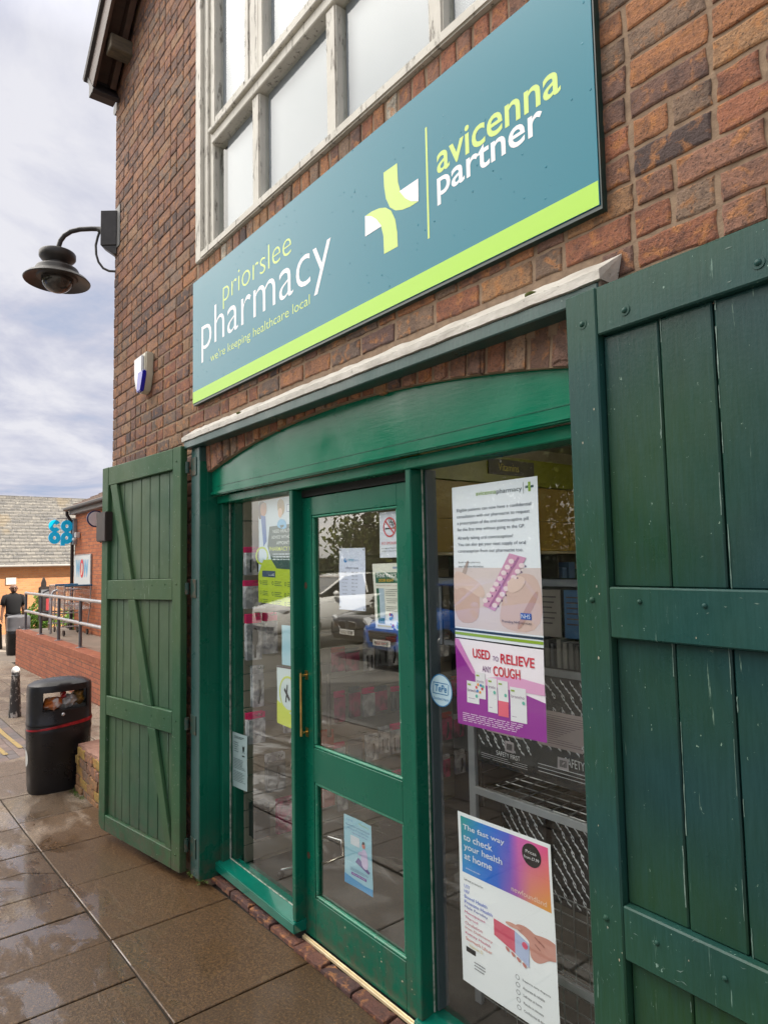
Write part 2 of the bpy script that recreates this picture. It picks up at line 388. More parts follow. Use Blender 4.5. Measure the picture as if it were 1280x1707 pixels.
# rows towards the road; a cut joint runs diagonally near x=-4.5
for r, (ya, yb, w, o) in enumerate([(-1.20, -0.605, 0.405, -3.105), (-1.80, -1.20, 0.60, -3.3), (-2.40, -1.80, 0.60, -3.0), (-2.85, -2.40, 0.60, -3.3)]):
    x = o + 15*w
    while x > -12:
        x2 = x-w; q = [(x2, ya), (x, ya), (x, yb), (x2, yb)]
        put_slab(pav, clip(q, 1, -1, 3.975), col=slabcol()); x = x2
    x = -3.2
    while x > -8.0:
        x2 = x-0.62; q = [(x2-0.05*r, ya), (x-0.05*r, ya), (x-0.05*r, yb), (x2-0.05*r, yb)]
        p = clip(q, -1, 1, -3.975)
        p = clip(p, 1, 0.35, 8.05) if p else p
        if p: put_slab(pav, p, col=slabcol())
        x = x2
obj('pavement', pav, MAT_SLAB, kind='structure', smooth=False)
# joint bed under the slabs and the wider ground sheet, following the fall
def sheet(name, x0, x1, y0, y1, dz, mat, nx=None):
    mb = MB(); xx = sorted(set([x0, x1]+[p[0] for p in GP if x0 < p[0] < x1]))
    vs = []; fs = []
    for x in xx: vs += [(x, y0, gz(x)+dz), (x, y1, gz(x)+dz)]
    for i in range(len(xx)-1): fs.append((2*i, 2*i+2, 2*i+3, 2*i+1))
    mb.add(vs, fs); return obj(name, mb, mat, kind='structure')
sheet('pavement_bed', -17.6, 3.0, -2.87, 1.3, -0.012, MAT_JOINT)
sheet('ground', -190, 190, -190, 190, -0.16, M('far_ground', (0.10, 0.10, 0.09), 0.9, (0.07, 0.07, 0.06), 0.4))
sheet('car_park', -40, 20, -30, -2.87, -0.10, MAT_TAR)
kb = MB()
x = 3.0
while x > -8.0:
    kb.box(x-0.905, x-0.005, -2.99, -2.855, -0.2, 0.004, fn=lambda x_, y_, z_: (x_, y_, z_+gz(x_))); x -= 0.91
obj('kerb', kb, M('kerb_concrete', (0.26, 0.25, 0.23), 0.85, (0.18, 0.17, 0.155), 5, bs=120), bevel=0.012, seg=2, kind='structure')
# the crossing of brindled setts
def sett_mat():
    m, t, b = newmat('setts'); at = node(t, 'ShaderNodeAttribute', attribute_name='bc'); v = coords(t)
    c = mixc(t, maprange(t, noise(t, v, 60, 5), 0.4, 0.7, 0, 0.5), at.outputs['Color'], (0.10, 0.085, 0.08))
    t.links.new(c, b.inputs['Base Color']); b.inputs['Roughness'].default_value = 0.7; bump(t, b, noise(t, v, 120, 5), 0.4, 0.003); return m
MAT_SETT = sett_mat()
st = MB()
def settcol():
    b = rnd.choice([(0.19, 0.15, 0.145), (0.23, 0.17, 0.15), (0.16, 0.14, 0.14)]); k = ru(0.85, 1.15); return tuple(x*k for x in b)
y = -0.0
ny = 0
while y > -2.9:
    x = -7.0 - (0.1 if ny % 2 else 0.0)
    while x > -14.0:
        q = [(x-0.2, y-0.1), (x, y-0.1), (x, y), (x-0.2, y)]
        q = clip(q, -1, -0.35, -8.05)
        q = clip(q, 0, 1, 2.85) if q else q
        if q: put_slab(st, q, gap=0.002, th=0.03, col=settcol(), jit=0.001, lift=-0.004)
        x -= 0.2
    y -= 0.1; ny += 1
obj('setts_crossing', st, MAT_SETT, kind='structure')
sheet('setts_bed', -17.6, -7.9, -2.87, 0.0, -0.017, MAT_JOINT)
# far concrete apron to the left, out of the near slab range
sheet('far_pavement', -40, -17.2, -2.87, 12, -0.006, M('far_paving', (0.24, 0.20, 0.16), 0.85, (0.19, 0.16, 0.135), 2.0, bs=40))
sheet('sett_road', -40, -14.0, -2.87, 0.0, -0.002, M('far_setts', (0.17, 0.14, 0.13), 0.8, (0.13, 0.11, 0.10), 3.0, bs=40))
# worn double yellow lines
yl = MB()
def yline(pts, w):
    for (xa, ya), (xb, yb) in zip(pts, pts[1:]):
        d = Vector((xb-xa, yb-ya)).normalized(); nx_, ny_ = -d.y*w/2, d.x*w/2
        yl.add([(xa+nx_, ya+ny_, gz(xa)+0.003), (xb+nx_, yb+ny_, gz(xb)+0.003), (xb-nx_, yb-ny_, gz(xb)+0.003), (xa-nx_, ya-ny_, gz(xa)+0.003)], [(0, 1, 2, 3)])
yline([(-8.42, -0.12), (-9.3, -0.14), (-13.9, -0.14)], 0.05)
yline([(-8.20, -0.30), (-9.0, -0.33), (-13.9, -0.33)], 0.05)
m, t, b = newmat('yellow_line'); v = coords(t)
t.links.new(mixc(t, maprange(t, noise(t, v, 40, 5), 0.52, 0.62, 0, 0.8), (0.40, 0.29, 0.11), (0.2, 0.17, 0.14)), b.inputs['Base Color']); b.inputs['Roughness'].default_value = 0.8
obj('yellow_lines', yl, m, kind='structure')
# moss tufts and weeds
def tuft(mb, c, n, h, r):
    for _ in range(n):
        a = ru(0, 2*pi); d = ru(0, r); x_, y_ = c[0]+d*cos(a), c[1]+d*sin(a); hh = h*ru(0.4, 1); w = ru(0.002, 0.006); b2 = ru(0, 2*pi)
        l = hh*ru(0.1, 0.7)
        mb.add([(x_-w*cos(b2), y_-w*sin(b2), c[2]), (x_+w*cos(b2), y_+w*sin(b2), c[2]), (x_+l*sin(b2)+w, y_-l*cos(b2), c[2]+hh*0.7), (x_+l*1.4*sin(b2), y_-l*1.4*cos(b2), c[2]+hh)], [(0, 1, 2), (0, 2, 3)])
wd = MB()
for _ in range(60): tuft(wd, (-12.6+ru(-0.35, 0.35), 1.20+ru(-0.08, 0.02), gz(-12.6)), 8, 0.06, 0.03)
for _ in range(50): tuft(wd, (-6.35+ru(-0.05, 0.35), -0.07+ru(-0.04, 0.02), gz(-6.2)), 6, 0.02, 0.02)
for _ in range(22): tuft(wd, (-3.83+ru(-0.12, 0.14), -0.05+ru(-0.02, 0.03), 0), 5, 0.014, 0.015)
o = obj('weeds', wd, M('weed_green', (0.10, 0.17, 0.02), 0.7, (0.05, 0.10, 0.015), 20)); o['kind'] = 'stuff'
tag(o, 'small green weeds and moss in the joints at the foot of the walls', 'weeds')
# ---------------------------------------------------------------- the shop building
XL, XR = -5.62, 1.25                      # gable wall
OX0, OX1 = -3.751, -1.090                 # shopfront opening
WX0, WX1, WZ0, WZ1 = -3.89, -1.02, 3.69, 6.4
EZ = 5.95; PITCH = 0.81; MIDX = (XL+XR)/2
def roofz(x): return EZ + PITCH*(min(x-XL, XR-x))
def arch(x):                              # soffit of the segmental arch
    t = (x-(OX0+OX1)/2)/((OX1-OX0)/2); t = max(-1, min(1, t)); return 2.350+0.140*(1-t*t)
shop = thing('shop_building', 'tall red brick building with green pharmacy shopfront and open timber shutters', 'building', (-2.45, 0, 0))

def brick_mat(name, bst=0.55, dark=(0.045, 0.032, 0.032)):
    m, t, b = newmat(name); v = coords(t)
    at = node(t, 'ShaderNodeAttribute', attribute_name='bc')
    c = at.outputs['Color']
    n1 = noise(t, v, 13, 5, 0.6, 0.4)
    c = mixc(t, maprange(t, n1, 0.50, 0.66, 0, 0.62), c, dark)                       # burnt patches
    c = mixc(t, maprange(t, noise(t, v, 22, 5, 0.6, 0.5), 0.52, 0.64, 0, 0.65), c, (0.52, 0.22, 0.070))   # orange body showing
    c = mixc(t, maprange(t, noise(t, v, 75, 5, 0.7), 0.36, 0.56, 0.38, 0), c, tuple(x*1.3 for x in dark))
    c = mixc(t, maprange(t, noise(t, v, 140, 4, 0.6), 0.57, 0.64, 0, 0.7), c, (0.03, 0.02, 0.018))    # pits
    c = mixc(t, maprange(t, noise(t, v, 1.1, 4), 0.52, 0.72, 0, 0.35), c, (0.16, 0.10, 0.06))
    c = mixc(t, maprange(t, noise(t, v, 34, 6, 0.7), 0.66, 0.72, 0, 0.35), c, (0.50, 0.44, 0.36))      # lime bloom
    t.links.new(c, b.inputs['Base Color']); b.inputs['Roughness'].default_value = 0.88
    h = math_(t, 'ADD', noise(t, v, 45, 8, 0.65), math_(t, 'MULTIPLY', noise(t, v, 160, 4, 0.6), 0.5))
    bump(t, b, h, bst+0.15, 0.014); return m
MAT_BRICK = brick_mat('old_brick')
def mortar_mat():
    m, t, b = newmat('mortar'); v = coords(t)
    s = node(t, 'ShaderNodeSeparateXYZ'); t.links.new(v, s.inputs[0])
    # upper left is a darker, tighter jointed area of the wall (local x = world x + 2.45)
    a = math_(t, 'ADD', s.outputs['Z'], math_(t, 'MULTIPLY', s.outputs['X'], -0.75))
    f = maprange(t, math_(t, 'ADD', a, math_(t, 'MULTIPLY', noise(t, v, 2.5, 3), 0.25)), 4.95, 5.15)
    c = mixc(t, maprange(t, noise(t, v, 30, 6), 0.35, 0.7), (0.32, 0.225, 0.15), (0.21, 0.145, 0.10))
    c = mixc(t, f, c, (0.085, 0.058, 0.042)); t.links.new(c, b.inputs['Base Color']); b.inputs['Roughness'].default_value = 0.95
    bump(t, b, noise(t, v, 110, 6, 0.7), 0.6, 0.006); return m
MAT_MORT = mortar_mat()
PAL = [((0.38, 0.170, 0.080), 4), ((0.33, 0.130, 0.072), 5), ((0.28, 0.140, 0.092), 5), ((0.20, 0.110, 0.082), 4), ((0.11, 0.075, 0.068), 1.2), ((0.36, 0.20, 0.10), 3), ((0.24, 0.16, 0.11), 2.5)]
def brickcol(warm=1.0):
    r = rnd.random()*sum(w for _, w in PAL); 
    for c, w in PAL:
        r -= w
        if r <= 0: break
    k = ru(0.82, 1.15); return (c[0]*k*warm, c[1]*k, c[2]*k/warm)
def brick(mb, P, a, b, c0, c1, col, mat=0, rough=1.0, dep=0.013):
    """one brick; P(u, w, d) maps the face coordinates and depth to the world"""
    W_, H_ = b-a, c1-c0
    nx = max(2, int(W_/0.032)); ny = 3
    base = [(a+W_*i/nx, c0) for i in range(nx)]+[(b, c0+H_*i/ny) for i in range(ny)]+[(b-W_*i/nx, c1) for i in range(nx)]+[(a, c1-H_*i/ny) for i in range(ny)]
    cx, cy = (a+b)/2, (c0+c1)/2; n = len(base); j = [(ru(-1, 1)*0.0030*rough, ru(-1, 1)*0.0028*rough) for _ in base]
    f0 = ru(-0.0025, 0.002)*rough
    def ring(ins, d, jr=0.0):
        o = []
        for (u, w), (ju, jw) in zip(base, j):
            u2 = u+ju+(ins if u < cx else -ins)*min(1, abs(u-cx)/(W_/2)*1.0); w2 = w+jw+(ins if w < cy else -ins)*min(1, abs(w-cy)/(H_/2))
            o.append(P(u2, w2, d+ru(-jr, jr)))
        return o
    R = [ring(0, dep), ring(0.0012, 0.003+f0), ring(0.006, 0.0+f0, 0.0008)]
    vs = R[0]+R[1]+R[2]+[P(cx, cy, f0-0.0012)]
    fs = [(k*n+i, k*n+(i+1) % n, (k+1)*n+(i+1) % n, (k+1)*n+i) for k in range(2) for i in range(n)]+[(2*n+i, 2*n+(i+1) % n, 3*n) for i in range(n)]
    mb.add(vs, fs, mat, col)
def sub_iv(iv, a, b):
    o = []
    for p, q in iv:
        if b <= p or a >= q: o.append((p, q))
        else:
            if a > p: o.append((p, a))
            if b < q: o.append((b, q))
    return o
wall = MB()
CH = 0.086
PF = lambda u, w, d: (u, d, w)
k = 0
while k*CH < 9.0:
    z0 = k*CH; zc = z0+CH/2
    if z0 < -0.4: k += 1; continue
    iv = [(XL, XR)]
    if z0 > EZ-0.1:
        ins = (z0+CH-EZ)/PITCH; iv = [(XL+max(0, ins), XR-max(0, ins))]
        if iv[0][1]-iv[0][0] < 0.1: break
    if z0 < 2.58:
        # the opening and the soldier arch above it
        zt = arch((OX0+OX1)/2)
        if z0+CH/2 < 2.37: iv = sub_iv(iv, OX0-0.002, OX1+0.002)
        else: iv = sub_iv(iv, OX0-0.05, OX1+0.05)
    if z0+CH*0.6 > WZ0 and z0 < WZ1: iv = sub_iv(iv, WX0, WX1)
    if WZ0-0.235 < z0+CH*0.45 < WZ0: iv = sub_iv(iv, WX0-0.01, WX1+0.01)
    seq = random.Random(100+k)
    x = XL if k % 2 else XL-0.115
    while x < XR:
        L_ = 0.226 if seq.random() < 0.66 else 0.113
        if k % 2 == 0 and x < XL: L_ = 0.226
        a, b_ = x, x+L_+0.0
        up_left = (zc - (x+2.45)*0.75) > 5.05
        g = 0.0035 if up_left else ru(0.0052, 0.0068)
        for p, q in iv:
            aa, bb = max(a, p), min(b_, q)
            if bb-aa > 0.03:
                c = brickcol(1.02 if up_left else 1.0)
                if up_left: g_ = 0.36*(c[0]+c[1]+c[2])/3; c = (c[0]*0.66+g_+0.01, c[1]*0.66+g_*0.85, c[2]*0.66+g_*0.72)
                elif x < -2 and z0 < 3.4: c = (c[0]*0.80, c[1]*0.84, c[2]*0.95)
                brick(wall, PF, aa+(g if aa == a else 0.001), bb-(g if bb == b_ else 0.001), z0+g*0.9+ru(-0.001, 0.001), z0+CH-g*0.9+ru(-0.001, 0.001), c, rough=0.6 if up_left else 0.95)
        x += L_+0.002
    k += 1
# soldier bricks of the arch
n = 31; w = (OX1-OX0+0.06)/n
for i in range(n):
    xc = OX0-0.03+w*(i+0.5); za = arch(xc); sl = (arch(xc+0.01)-arch(xc-0.01))/0.02
    sk = -sl*0.6
    dj = ru(-0.009, 0.002)
    def PA(u, q, d, xc=xc, za=za, sl=sl, sk=sk, dj=dj): return (xc+u+sk*q, d+dj, za+q+sl*u)
    c = brickcol(); k_ = ru(0.8, 1.55); c = tuple(v*k_ for v in c)
    brick(wall, PA, -w/2+ru(0.009, 0.017), w/2-ru(0.009, 0.017), ru(0.000, 0.034), min(0.215, 2.615-za), c, rough=3.0, dep=0.024)
    # the brick's underside reaches back under the arch
    wall.box(-w/2+0.008, w/2-0.008, 0.004, 0.10, 0.006, 0.10, col=tuple(v*0.9 for v in c), fn=lambda u, d, q, PA=PA: PA(u, q, d))
# soldier course under the upper window
n = int((WX1-WX0)/0.0815); w = (WX1-WX0)/n
for i in range(n):
    xc = WX0+w*(i+0.5); c = brickcol()
    if rnd.random() < 0.09: c = (0.52, 0.47, 0.38)
    brick(wall, lambda u, q, d, xc=xc: (xc+u, d, q), -w/2+0.006, w/2-0.006, WZ0-0.228, WZ0-0.008, c, rough=1.3)
# return wall on the left side of the building, and the plain core behind the brick faces
PS = lambda u, w_, d: (XL+d, u, w_)
for k in range(int(EZ/CH)+1):
    y_ = 0.0 if k % 2 else -0.0; seq = random.Random(900+k); x = 0.0 if k % 2 else -0.113
    while x < 7.0:
        a, b_ = max(x, 0.004), x+0.226
        if b_-a > 0.05: brick(wall, PS, a+0.005, b_-0.005, k*CH+0.005, k*CH+CH-0.005, brickcol(), rough=0.8)
        x += 0.234
obj('wall', wall, MAT_BRICK, shop)
core = MB(); D0 = 0.0060; T = 0.30
core.box(XL+D0, OX0, D0, T, -0.5, 2.6); core.box(OX1, XR, D0, T, -0.5, 2.6)
arcp = [(OX0+(OX1-OX0)*i/24, arch(OX0+(OX1-OX0)*i/24)+0.004) for i in range(25)]
core.prism([(OX0, 2.6)]+arcp+[(OX1, 2.6)], lambda x, z: (x, T-0.001, z), lambda x, z: (x, D0, z))
core.box(XL+D0, XR, D0, T, 2.6, WZ0); core.box(XL+D0, WX0, D0, T, WZ0, WZ1); core.box(WX1, XR, D0, T, WZ0, WZ1)
core.prism([(XL+D0, WZ1), (XL+D0, EZ), (MIDX, roofz(MIDX)-0.02), (XR, EZ), (XR, WZ1)], lambda x, z: (x, T, z), lambda x, z: (x, D0, z)) if False else None
pk = roofz(MIDX)-0.03
core.prism([(XL+D0, EZ-0.02), (XL+D0+(WZ1-EZ)/PITCH, WZ1), (WX0, WZ1), (WX0, EZ-0.02)], lambda x, z: (x, T-0.002, z), lambda x, z: (x, D0-0.0005, z))
core.prism([(XL+(WZ1-EZ)/PITCH+0.02, WZ1), (MIDX, pk), (XR-(WZ1-EZ)/PITCH-0.02, WZ1)], lambda x, z: (x, T, z), lambda x, z: (x, D0, z))
core.box(XL+D0, XL+T, T, 7.0, -0.5, EZ); core.box(XR-T, XR, T, 7.0, -0.5, EZ); core.box(XL+T, XR-T, 6.8, 7.0, -0.5, EZ)
obj('mortar_bed', core, MAT_MORT, shop)
tag(shop.children[-1], 'pale mortar joints, darker in the upper left of the wall')

# roof: slate planes, verge board with soffit, closed end box and a purlin end
MAT_BROWN = M('brown_stained_board', (0.085, 0.045, 0.032), 0.55, (0.05, 0.028, 0.022), 5, stretch=(1, 1, 6), bs=60)
MAT_DARKB = M('dark_verge', (0.028, 0.022, 0.022), 0.5, (0.015, 0.013, 0.013), 6)
MAT_SLATE = M('dark_roof_tiles', (0.075, 0.065, 0.062), 0.75, (0.045, 0.04, 0.04), 5, bs=40)
rf = MB(); cs, sn = 1/sqrt(1+PITCH**2), PITCH/sqrt(1+PITCH**2)
for sgn, xe in ((1, XL), (-1, XR)):
    def RP(s_, y_, h_, sgn=sgn, xe=xe): return (xe+sgn*(s_*cs-h_*sn), y_, EZ+s_*sn+h_*cs)
    Ls = (MIDX-XL)/cs
    rf.box(-0.10, Ls-0.001 if sgn > 0 else Ls, -0.24, 7.2, 0.03, 0.09, fn=lambda a, b_, c, RP=RP: RP(a, b_, c))
obj('roof', rf, MAT_SLATE, shop)
for sgn, xe in ((1, XL), (-1, XR)):
    vb = MB(); sf = MB(); en = MB()
    def RP(s_, y_, h_, sgn=sgn, xe=xe): return (xe+sgn*(s_*cs-h_*sn), y_, EZ+s_*sn+h_*cs)
    vb.box(-0.045, Ls-0.05, -0.215, -0.19, -0.19, 0.028, fn=lambda a, b_, c, RP=RP: RP(a, b_, c))
    sf.box(-0.035, Ls-0.05, -0.188, -0.004, -0.03, 0.0, fn=lambda a, b_, c, RP=RP: RP(a, b_, c))
    vb2 = MB(); vb2.box(-0.02, Ls-0.05, -0.075, -0.03, -0.16, -0.032, fn=lambda a, b_, c, RP=RP: RP(a, b_, c))
    obj('inner_verge_board', vb2, MAT_BROWN, shop, bevel=0.003)
    if sgn > 0: en.box(-5.705, -5.6205, -0.200, -0.001, 5.775, 5.905)
    en.box(-0.085, -0.046, -0.22, -0.003, -0.24, 0.027, fn=lambda a, b_, c, RP=RP: RP(a, b_, c))
    obj('verge_board', vb, MAT_BROWN, shop, bevel=0.003); obj('soffit', sf, MAT_BROWN, shop); obj('eaves_end_box', en, MAT_DARKB, shop, bevel=0.004)
pe = MB(); pe.box(-5.33, -5.20, -0.17, 0.02, 5.93, 6.05)
obj('purlin_end', pe, M('weathered_purlin', (0.13, 0.10, 0.065), 0.8, (0.08, 0.065, 0.045), 9, bs=60, stretch=(5, 1, 5)), shop, bevel=0.006)
gt = MB(); gt.tube([(XL-0.10, 0.02, EZ-0.17), (XL-0.10, 7.0, EZ-0.17)], 0.05, 10); obj('gutter', gt, MAT_DARKB, shop, smooth=True)

# ------------------------------------------------------- upper window
m, t, b = newmat('peeling_white_paint'); v = coords(t)
pe_ = maprange(t, noise(t, coords(t, (5, 5, 0.9)), 7, 8, 0.72), 0.565, 0.61)
c = mixc(t, maprange(t, noise(t, v, 3, 6), 0.4, 0.75, 0, 0.6), (0.60, 0.58, 0.52), (0.38, 0.36, 0.31))
c = mixc(t, math_(t, 'MULTIPLY', pe_, 0.8), c, (0.16, 0.145, 0.12)); t.links.new(c, b.inputs['Base Color']); b.inputs['Roughness'].default_value = 0.6
bump(t, b, math_(t, 'SUBTRACT', noise(t, v, 50, 6), math_(t, 'MULTIPLY', pe_, 0.7)), 0.5, 0.004)
MAT_PEEL = m
MAT_FILM = M('white_film', (0.30, 0.32, 0.37), 0.30, (0.25, 0.275, 0.32), 0.8, spec=0.15)
MAT_GREYREV = M('grey_reveal', (0.10, 0.105, 0.11), 0.6)
MAT_GLASS = glass('door_glass'); MAT_GLASSL = glass('left_window_glass', ior=1.85); MAT_GLASSR = glass('right_window_glass', ior=1.62)
MAT_GLASSU = glass('upper_glass', ior=1.40, dirt=0.03)
ux = [-3.69, -3.14, -2.405, -1.71, -1.14]; TR0, TR1 = 4.385, 4.475
win = MB()
win.box(WX0, WX0+0.085, -0.018, 0.10, WZ0+0.001, WZ1); win.box(WX0+0.085, -3.745, 0.004, 0.10, WZ0+0.062, WZ1); win.box(-3.745, -3.69, 0.018, 0.10, WZ0+0.062, WZ1)
WF = obj('window_frame', win, MAT_PEEL, shop, bevel=0.006, seg=2)
win = MB(); win.box(WX1-0.12, WX1, -0.012, 0.10, WZ0+0.001, WZ1); obj('jamb', win, MAT_PEEL, WF, bevel=0.006, seg=2)
s_ = MB(); s_.box(WX0+0.0855, WX1-0.1205, -0.022, 0.10, WZ0+0.001, WZ0+0.052); obj('sill', s_, MAT_PEEL, WF, bevel=0.008, seg=2)
s_ = MB(); s_.box(-3.6895, WX1-0.121, 0.0, 0.09, TR0, TR1-0.03); s_.box(-3.6895, WX1-0.121, -0.022, 0.02, TR1-0.0295, TR1); obj('transom', s_, MAT_PEEL, WF, bevel=0.005)
for i, x in enumerate(ux[1:4]):
    s_ = MB(); s_.box(x-0.040, x+0.040, 0.012, 0.088, WZ0+0.053, TR0-0.001); s_.box(x-0.055, x+0.055, 0.005, 0.088, TR1+0.001, WZ1); obj('mullion', s_, MAT_PEEL, WF, bevel=0.008, seg=2)
for i in range(4):
    a, b_ = ux[i]+(0 if i == 0 else 0.04), ux[i+1]-(0.04 if i < 3 else 0)
    g = MB(); g.add([(a, 0.052, WZ0+0.05), (b_, 0.052, WZ0+0.05), (b_, 0.052, TR0), (a, 0.052, TR0)], [(0, 1, 2, 3)]); obj('window_pane', g, MAT_GLASSU, shop, norm=False)
    g = MB(); g.box(a+(0.09 if i == 0 else 0.01), b_-0.004, 0.068, 0.072, WZ0+0.05, TR0); obj('white_blind', g, MAT_FILM, shop)
    if i == 0: g = MB(); g.box(a, a+0.3, 0.090, 0.096, WZ0+0.05, TR0); obj('reveal_lining', g, MAT_GREYREV, shop)
    a2, b2 = ux[i]+(0 if i == 0 else 0.055), ux[i+1]-(0.055 if i < 3 else 0)
    sa = MB()
    for q in ((a2, a2+0.052, TR1+0.003, WZ1), (b2-0.052, b2, TR1+0.003, WZ1), (a2+0.0525, b2-0.0525, TR1+0.003, TR1+0.062)): sa.box(q[0], q[1], 0.0, 0.075, q[2], q[3])
    sash = obj('sash', sa, MAT_PEEL, shop, bevel=0.006, seg=2)
    g = MB(); g.add([(a2+0.05, 0.04, TR1+0.05), (b2-0.05, 0.04, TR1+0.05), (b2-0.05, 0.04, WZ1), (a2+0.05, 0.04, WZ1)], [(0, 1, 2, 3)]); obj('pane', g, MAT_GLASSU, sash, norm=False)
    g = MB(); g.box(a2+0.052, b2-0.052, 0.056, 0.060, TR1+0.05, WZ1); obj('white_blind', g, MAT_FILM, shop)
bk = MB(); bk.box(WX0+0.01, WX1-0.01, 0.20, 0.29, WZ0, WZ1); obj('window_lining', bk, MAT_GREYREV, shop)

# ------------------------------------------------------- shopfront joinery
GA, GB = (0.0008, 0.115, 0.068), (0.0012, 0.085, 0.050)
MAT_FRAME = paint_wood('bottle_green_gloss', GA, GB, chip=(0.10, 0.30, 0.22), rough=0.30, vs=0.8, chips=0.76, dirt=0.25, bst=0.14, streak=0.12, spec=0.35)
MAT_FRAMEH = paint_wood('bottle_green_boards', (0.001, 0.165, 0.092), (0.001, 0.132, 0.074), chip=(0.10, 0.30, 0.22), rough=0.22, vs=0.8, chips=0.82, dirt=0.2, horiz=True, bst=0.12, streak=0.10, spec=0.3)
MAT_POST = paint_wood('blue_green_post', (0.030, 0.085, 0.080), (0.016, 0.060, 0.056), rough=0.35, chips=0.72)
MAT_GAP = M('dark_gap', (0.012, 0.014, 0.013), 0.8)
def part(name, boxes, mat, parent=shop, bevel=0.003, seg=1, **k):
    q = MB()
    for bx in boxes: q.box(*bx)
    return obj(name, q, mat, parent, bevel=bevel, seg=seg, **k)
YF, YG = 0.060, 0.125
part('opening_lining', [(OX0, OX0+0.008, 0.0, 0.30, 0.0, 2.36)], MAT_FRAME, bevel=0.001)
part('opening_lining', [(OX1-0.008, OX1, 0.0, 0.30, 0.0, 2.36)], MAT_FRAME, bevel=0.001)
q = MB(); A = [(OX0+0.009+(OX1-OX0-0.018)*i/40, arch(OX0+0.009+(OX1-OX0-0.018)*i/40)+0.02) for i in range(41)]
q.prism([(OX0+0.009, 2.236)]+A+[(OX1-0.009, 2.236)], lambda x, z: (x, 0.058, z), lambda x, z: (x, 0.028, z))
fas = obj('fascia_board', q, MAT_FRAMEH, shop)
part('fascia_moulding', [(OX0+0.009, OX1-0.009, 0.016, 0.05, 2.212, 2.2355)], MAT_FRAMEH, fas, bevel=0.006, seg=2)
part('board_joint', [(-3.66, -1.12, 0.0262, 0.0285, 2.262, 2.265)], MAT_FRAME, fas, bevel=0)
part('head_rail', [(OX0+0.009, OX1-0.009, YF+0.0, 0.16, 2.165, 2.2115)], MAT_FRAMEH, bevel=0.004)
part('jamb', [(OX0+0.009, -3.700, 0.075, 0.17, 0.02, 2.164)], MAT_FRAME); part('jamb', [(-1.140, OX1-0.009, 0.075, 0.17, 0.02, 2.164)], MAT_FRAME)
M1 = (-2.898, -2.866); M2 = (-1.998, -1.966)
part('mullion', [(M1[0], M1[1], YF, 0.165, 0.088, 2.164)], MAT_FRAME, bevel=0.004); part('mullion', [(M2[0], M2[1], YF, 0.165, 0.088, 2.164)], MAT_FRAME, bevel=0.004)
def sill(x0, x1):
    q = MB(); q.prism([(0.046, 0.036), (0.046, 0.084), (0.118, 0.096), (0.168, 0.096), (0.168, 0.036)], lambda y, z: (x0, y, z), lambda y, z: (x1, y, z))
    obj('window_sill', q, M('sill_teal_gloss', (0.002, 0.175, 0.125), 0.16, (0.003, 0.13, 0.09), 3, coat=0.4, bs=40, bst=0.1), shop, bevel=0.004, seg=2)
sill(OX0+0.009, M1[1]+0.002); sill(M2[0]-0.002, OX1-0.009)
part('sill_packer', [(OX0+0.009, M1[1], 0.075, 0.16, 0.0, 0.0355)], MAT_GAP, bevel=0); part('sill_packer', [(M2[0], OX1-0.009, 0.075, 0.16, 0.0, 0.0355)], MAT_GAP, bevel=0)
MAT_BEAD = M('pale_sealant', (0.48, 0.50, 0.44), 0.5, (0.16, 0.24, 0.19), 30, thr=(0.45, 0.6))
def pane(name, x0, x1, z0, z1, y, mat=None, parent=shop):
    g = MB(); g.add([(x0, y, z0), (x1, y, z0), (x1, y, z1), (x0, y, z1)], [(0, 1, 2, 3)]); return obj(name, g, mat or MAT_GLASS, parent, norm=False)
p = pane('window_pane', -3.700, M1[0], 0.096, 2.165, YG, MAT_GLASSL); part('sealant', [(-3.6995, -3.6955, YG-0.006, YG-0.001, 0.1, 2.164), (-3.695, M1[0], YG-0.005, YG-0.001, 0.0965, 0.1)], MAT_BEAD, p, bevel=0)
p = pane('window_pane', M2[1], -1.140, 0.096, 2.165, YG, MAT_GLASSR); part('sealant', [(M2[1]+0.0005, M2[1]+0.004, YG-0.006, YG-0.001, 0.1, 2.164)], MAT_BEAD, p, bevel=0)
part('inner_jamb', [(M2[1]+0.002, M2[1]+0.012, 0.135, 0.19, 0.1, 2.164)], M('slate_grey_metal', (0.10, 0.12, 0.14), 0.45), bevel=0.002)
part('inner_jamb', [(-3.698, -3.66, 0.135, 0.19, 0.1, 2.164)], MAT_FRAME, bevel=0.002)
# brick-on-edge threshold course, brass track
q = MB(); x = OX0+0.01
while x < OX1-0.05:
    L_ = 0.222; b2 = min(x+L_, OX1-0.01)
    c = rnd.choice([(0.13, 0.055, 0.042), (0.17, 0.07, 0.05), (0.10, 0.05, 0.045)])
    brick(q, lambda u, w_, d: (u, w_, 0.010-d), x+0.004, b2-0.004, 0.026, 0.092, c, rough=2.0, dep=0.03); x += L_+0.006
obj('threshold_bricks', q, brick_mat('threshold_brick', 0.5), shop)
tr = part('door_track', [(-2.892, -1.955, 0.094, 0.104, 0.004, 0.019), (-2.892, -1.955, 0.104, 0.1085, 0.004, 0.0235)], M('brass_strip', (0.80, 0.66, 0.42), 0.35, (0.62, 0.50, 0.30), 12, metal=0.25), bevel=0.0015)
part('track_bed', [(-2.892, -1.955, 0.109, 0.17, -0.01, 0.008)], MAT_GAP, bevel=0)
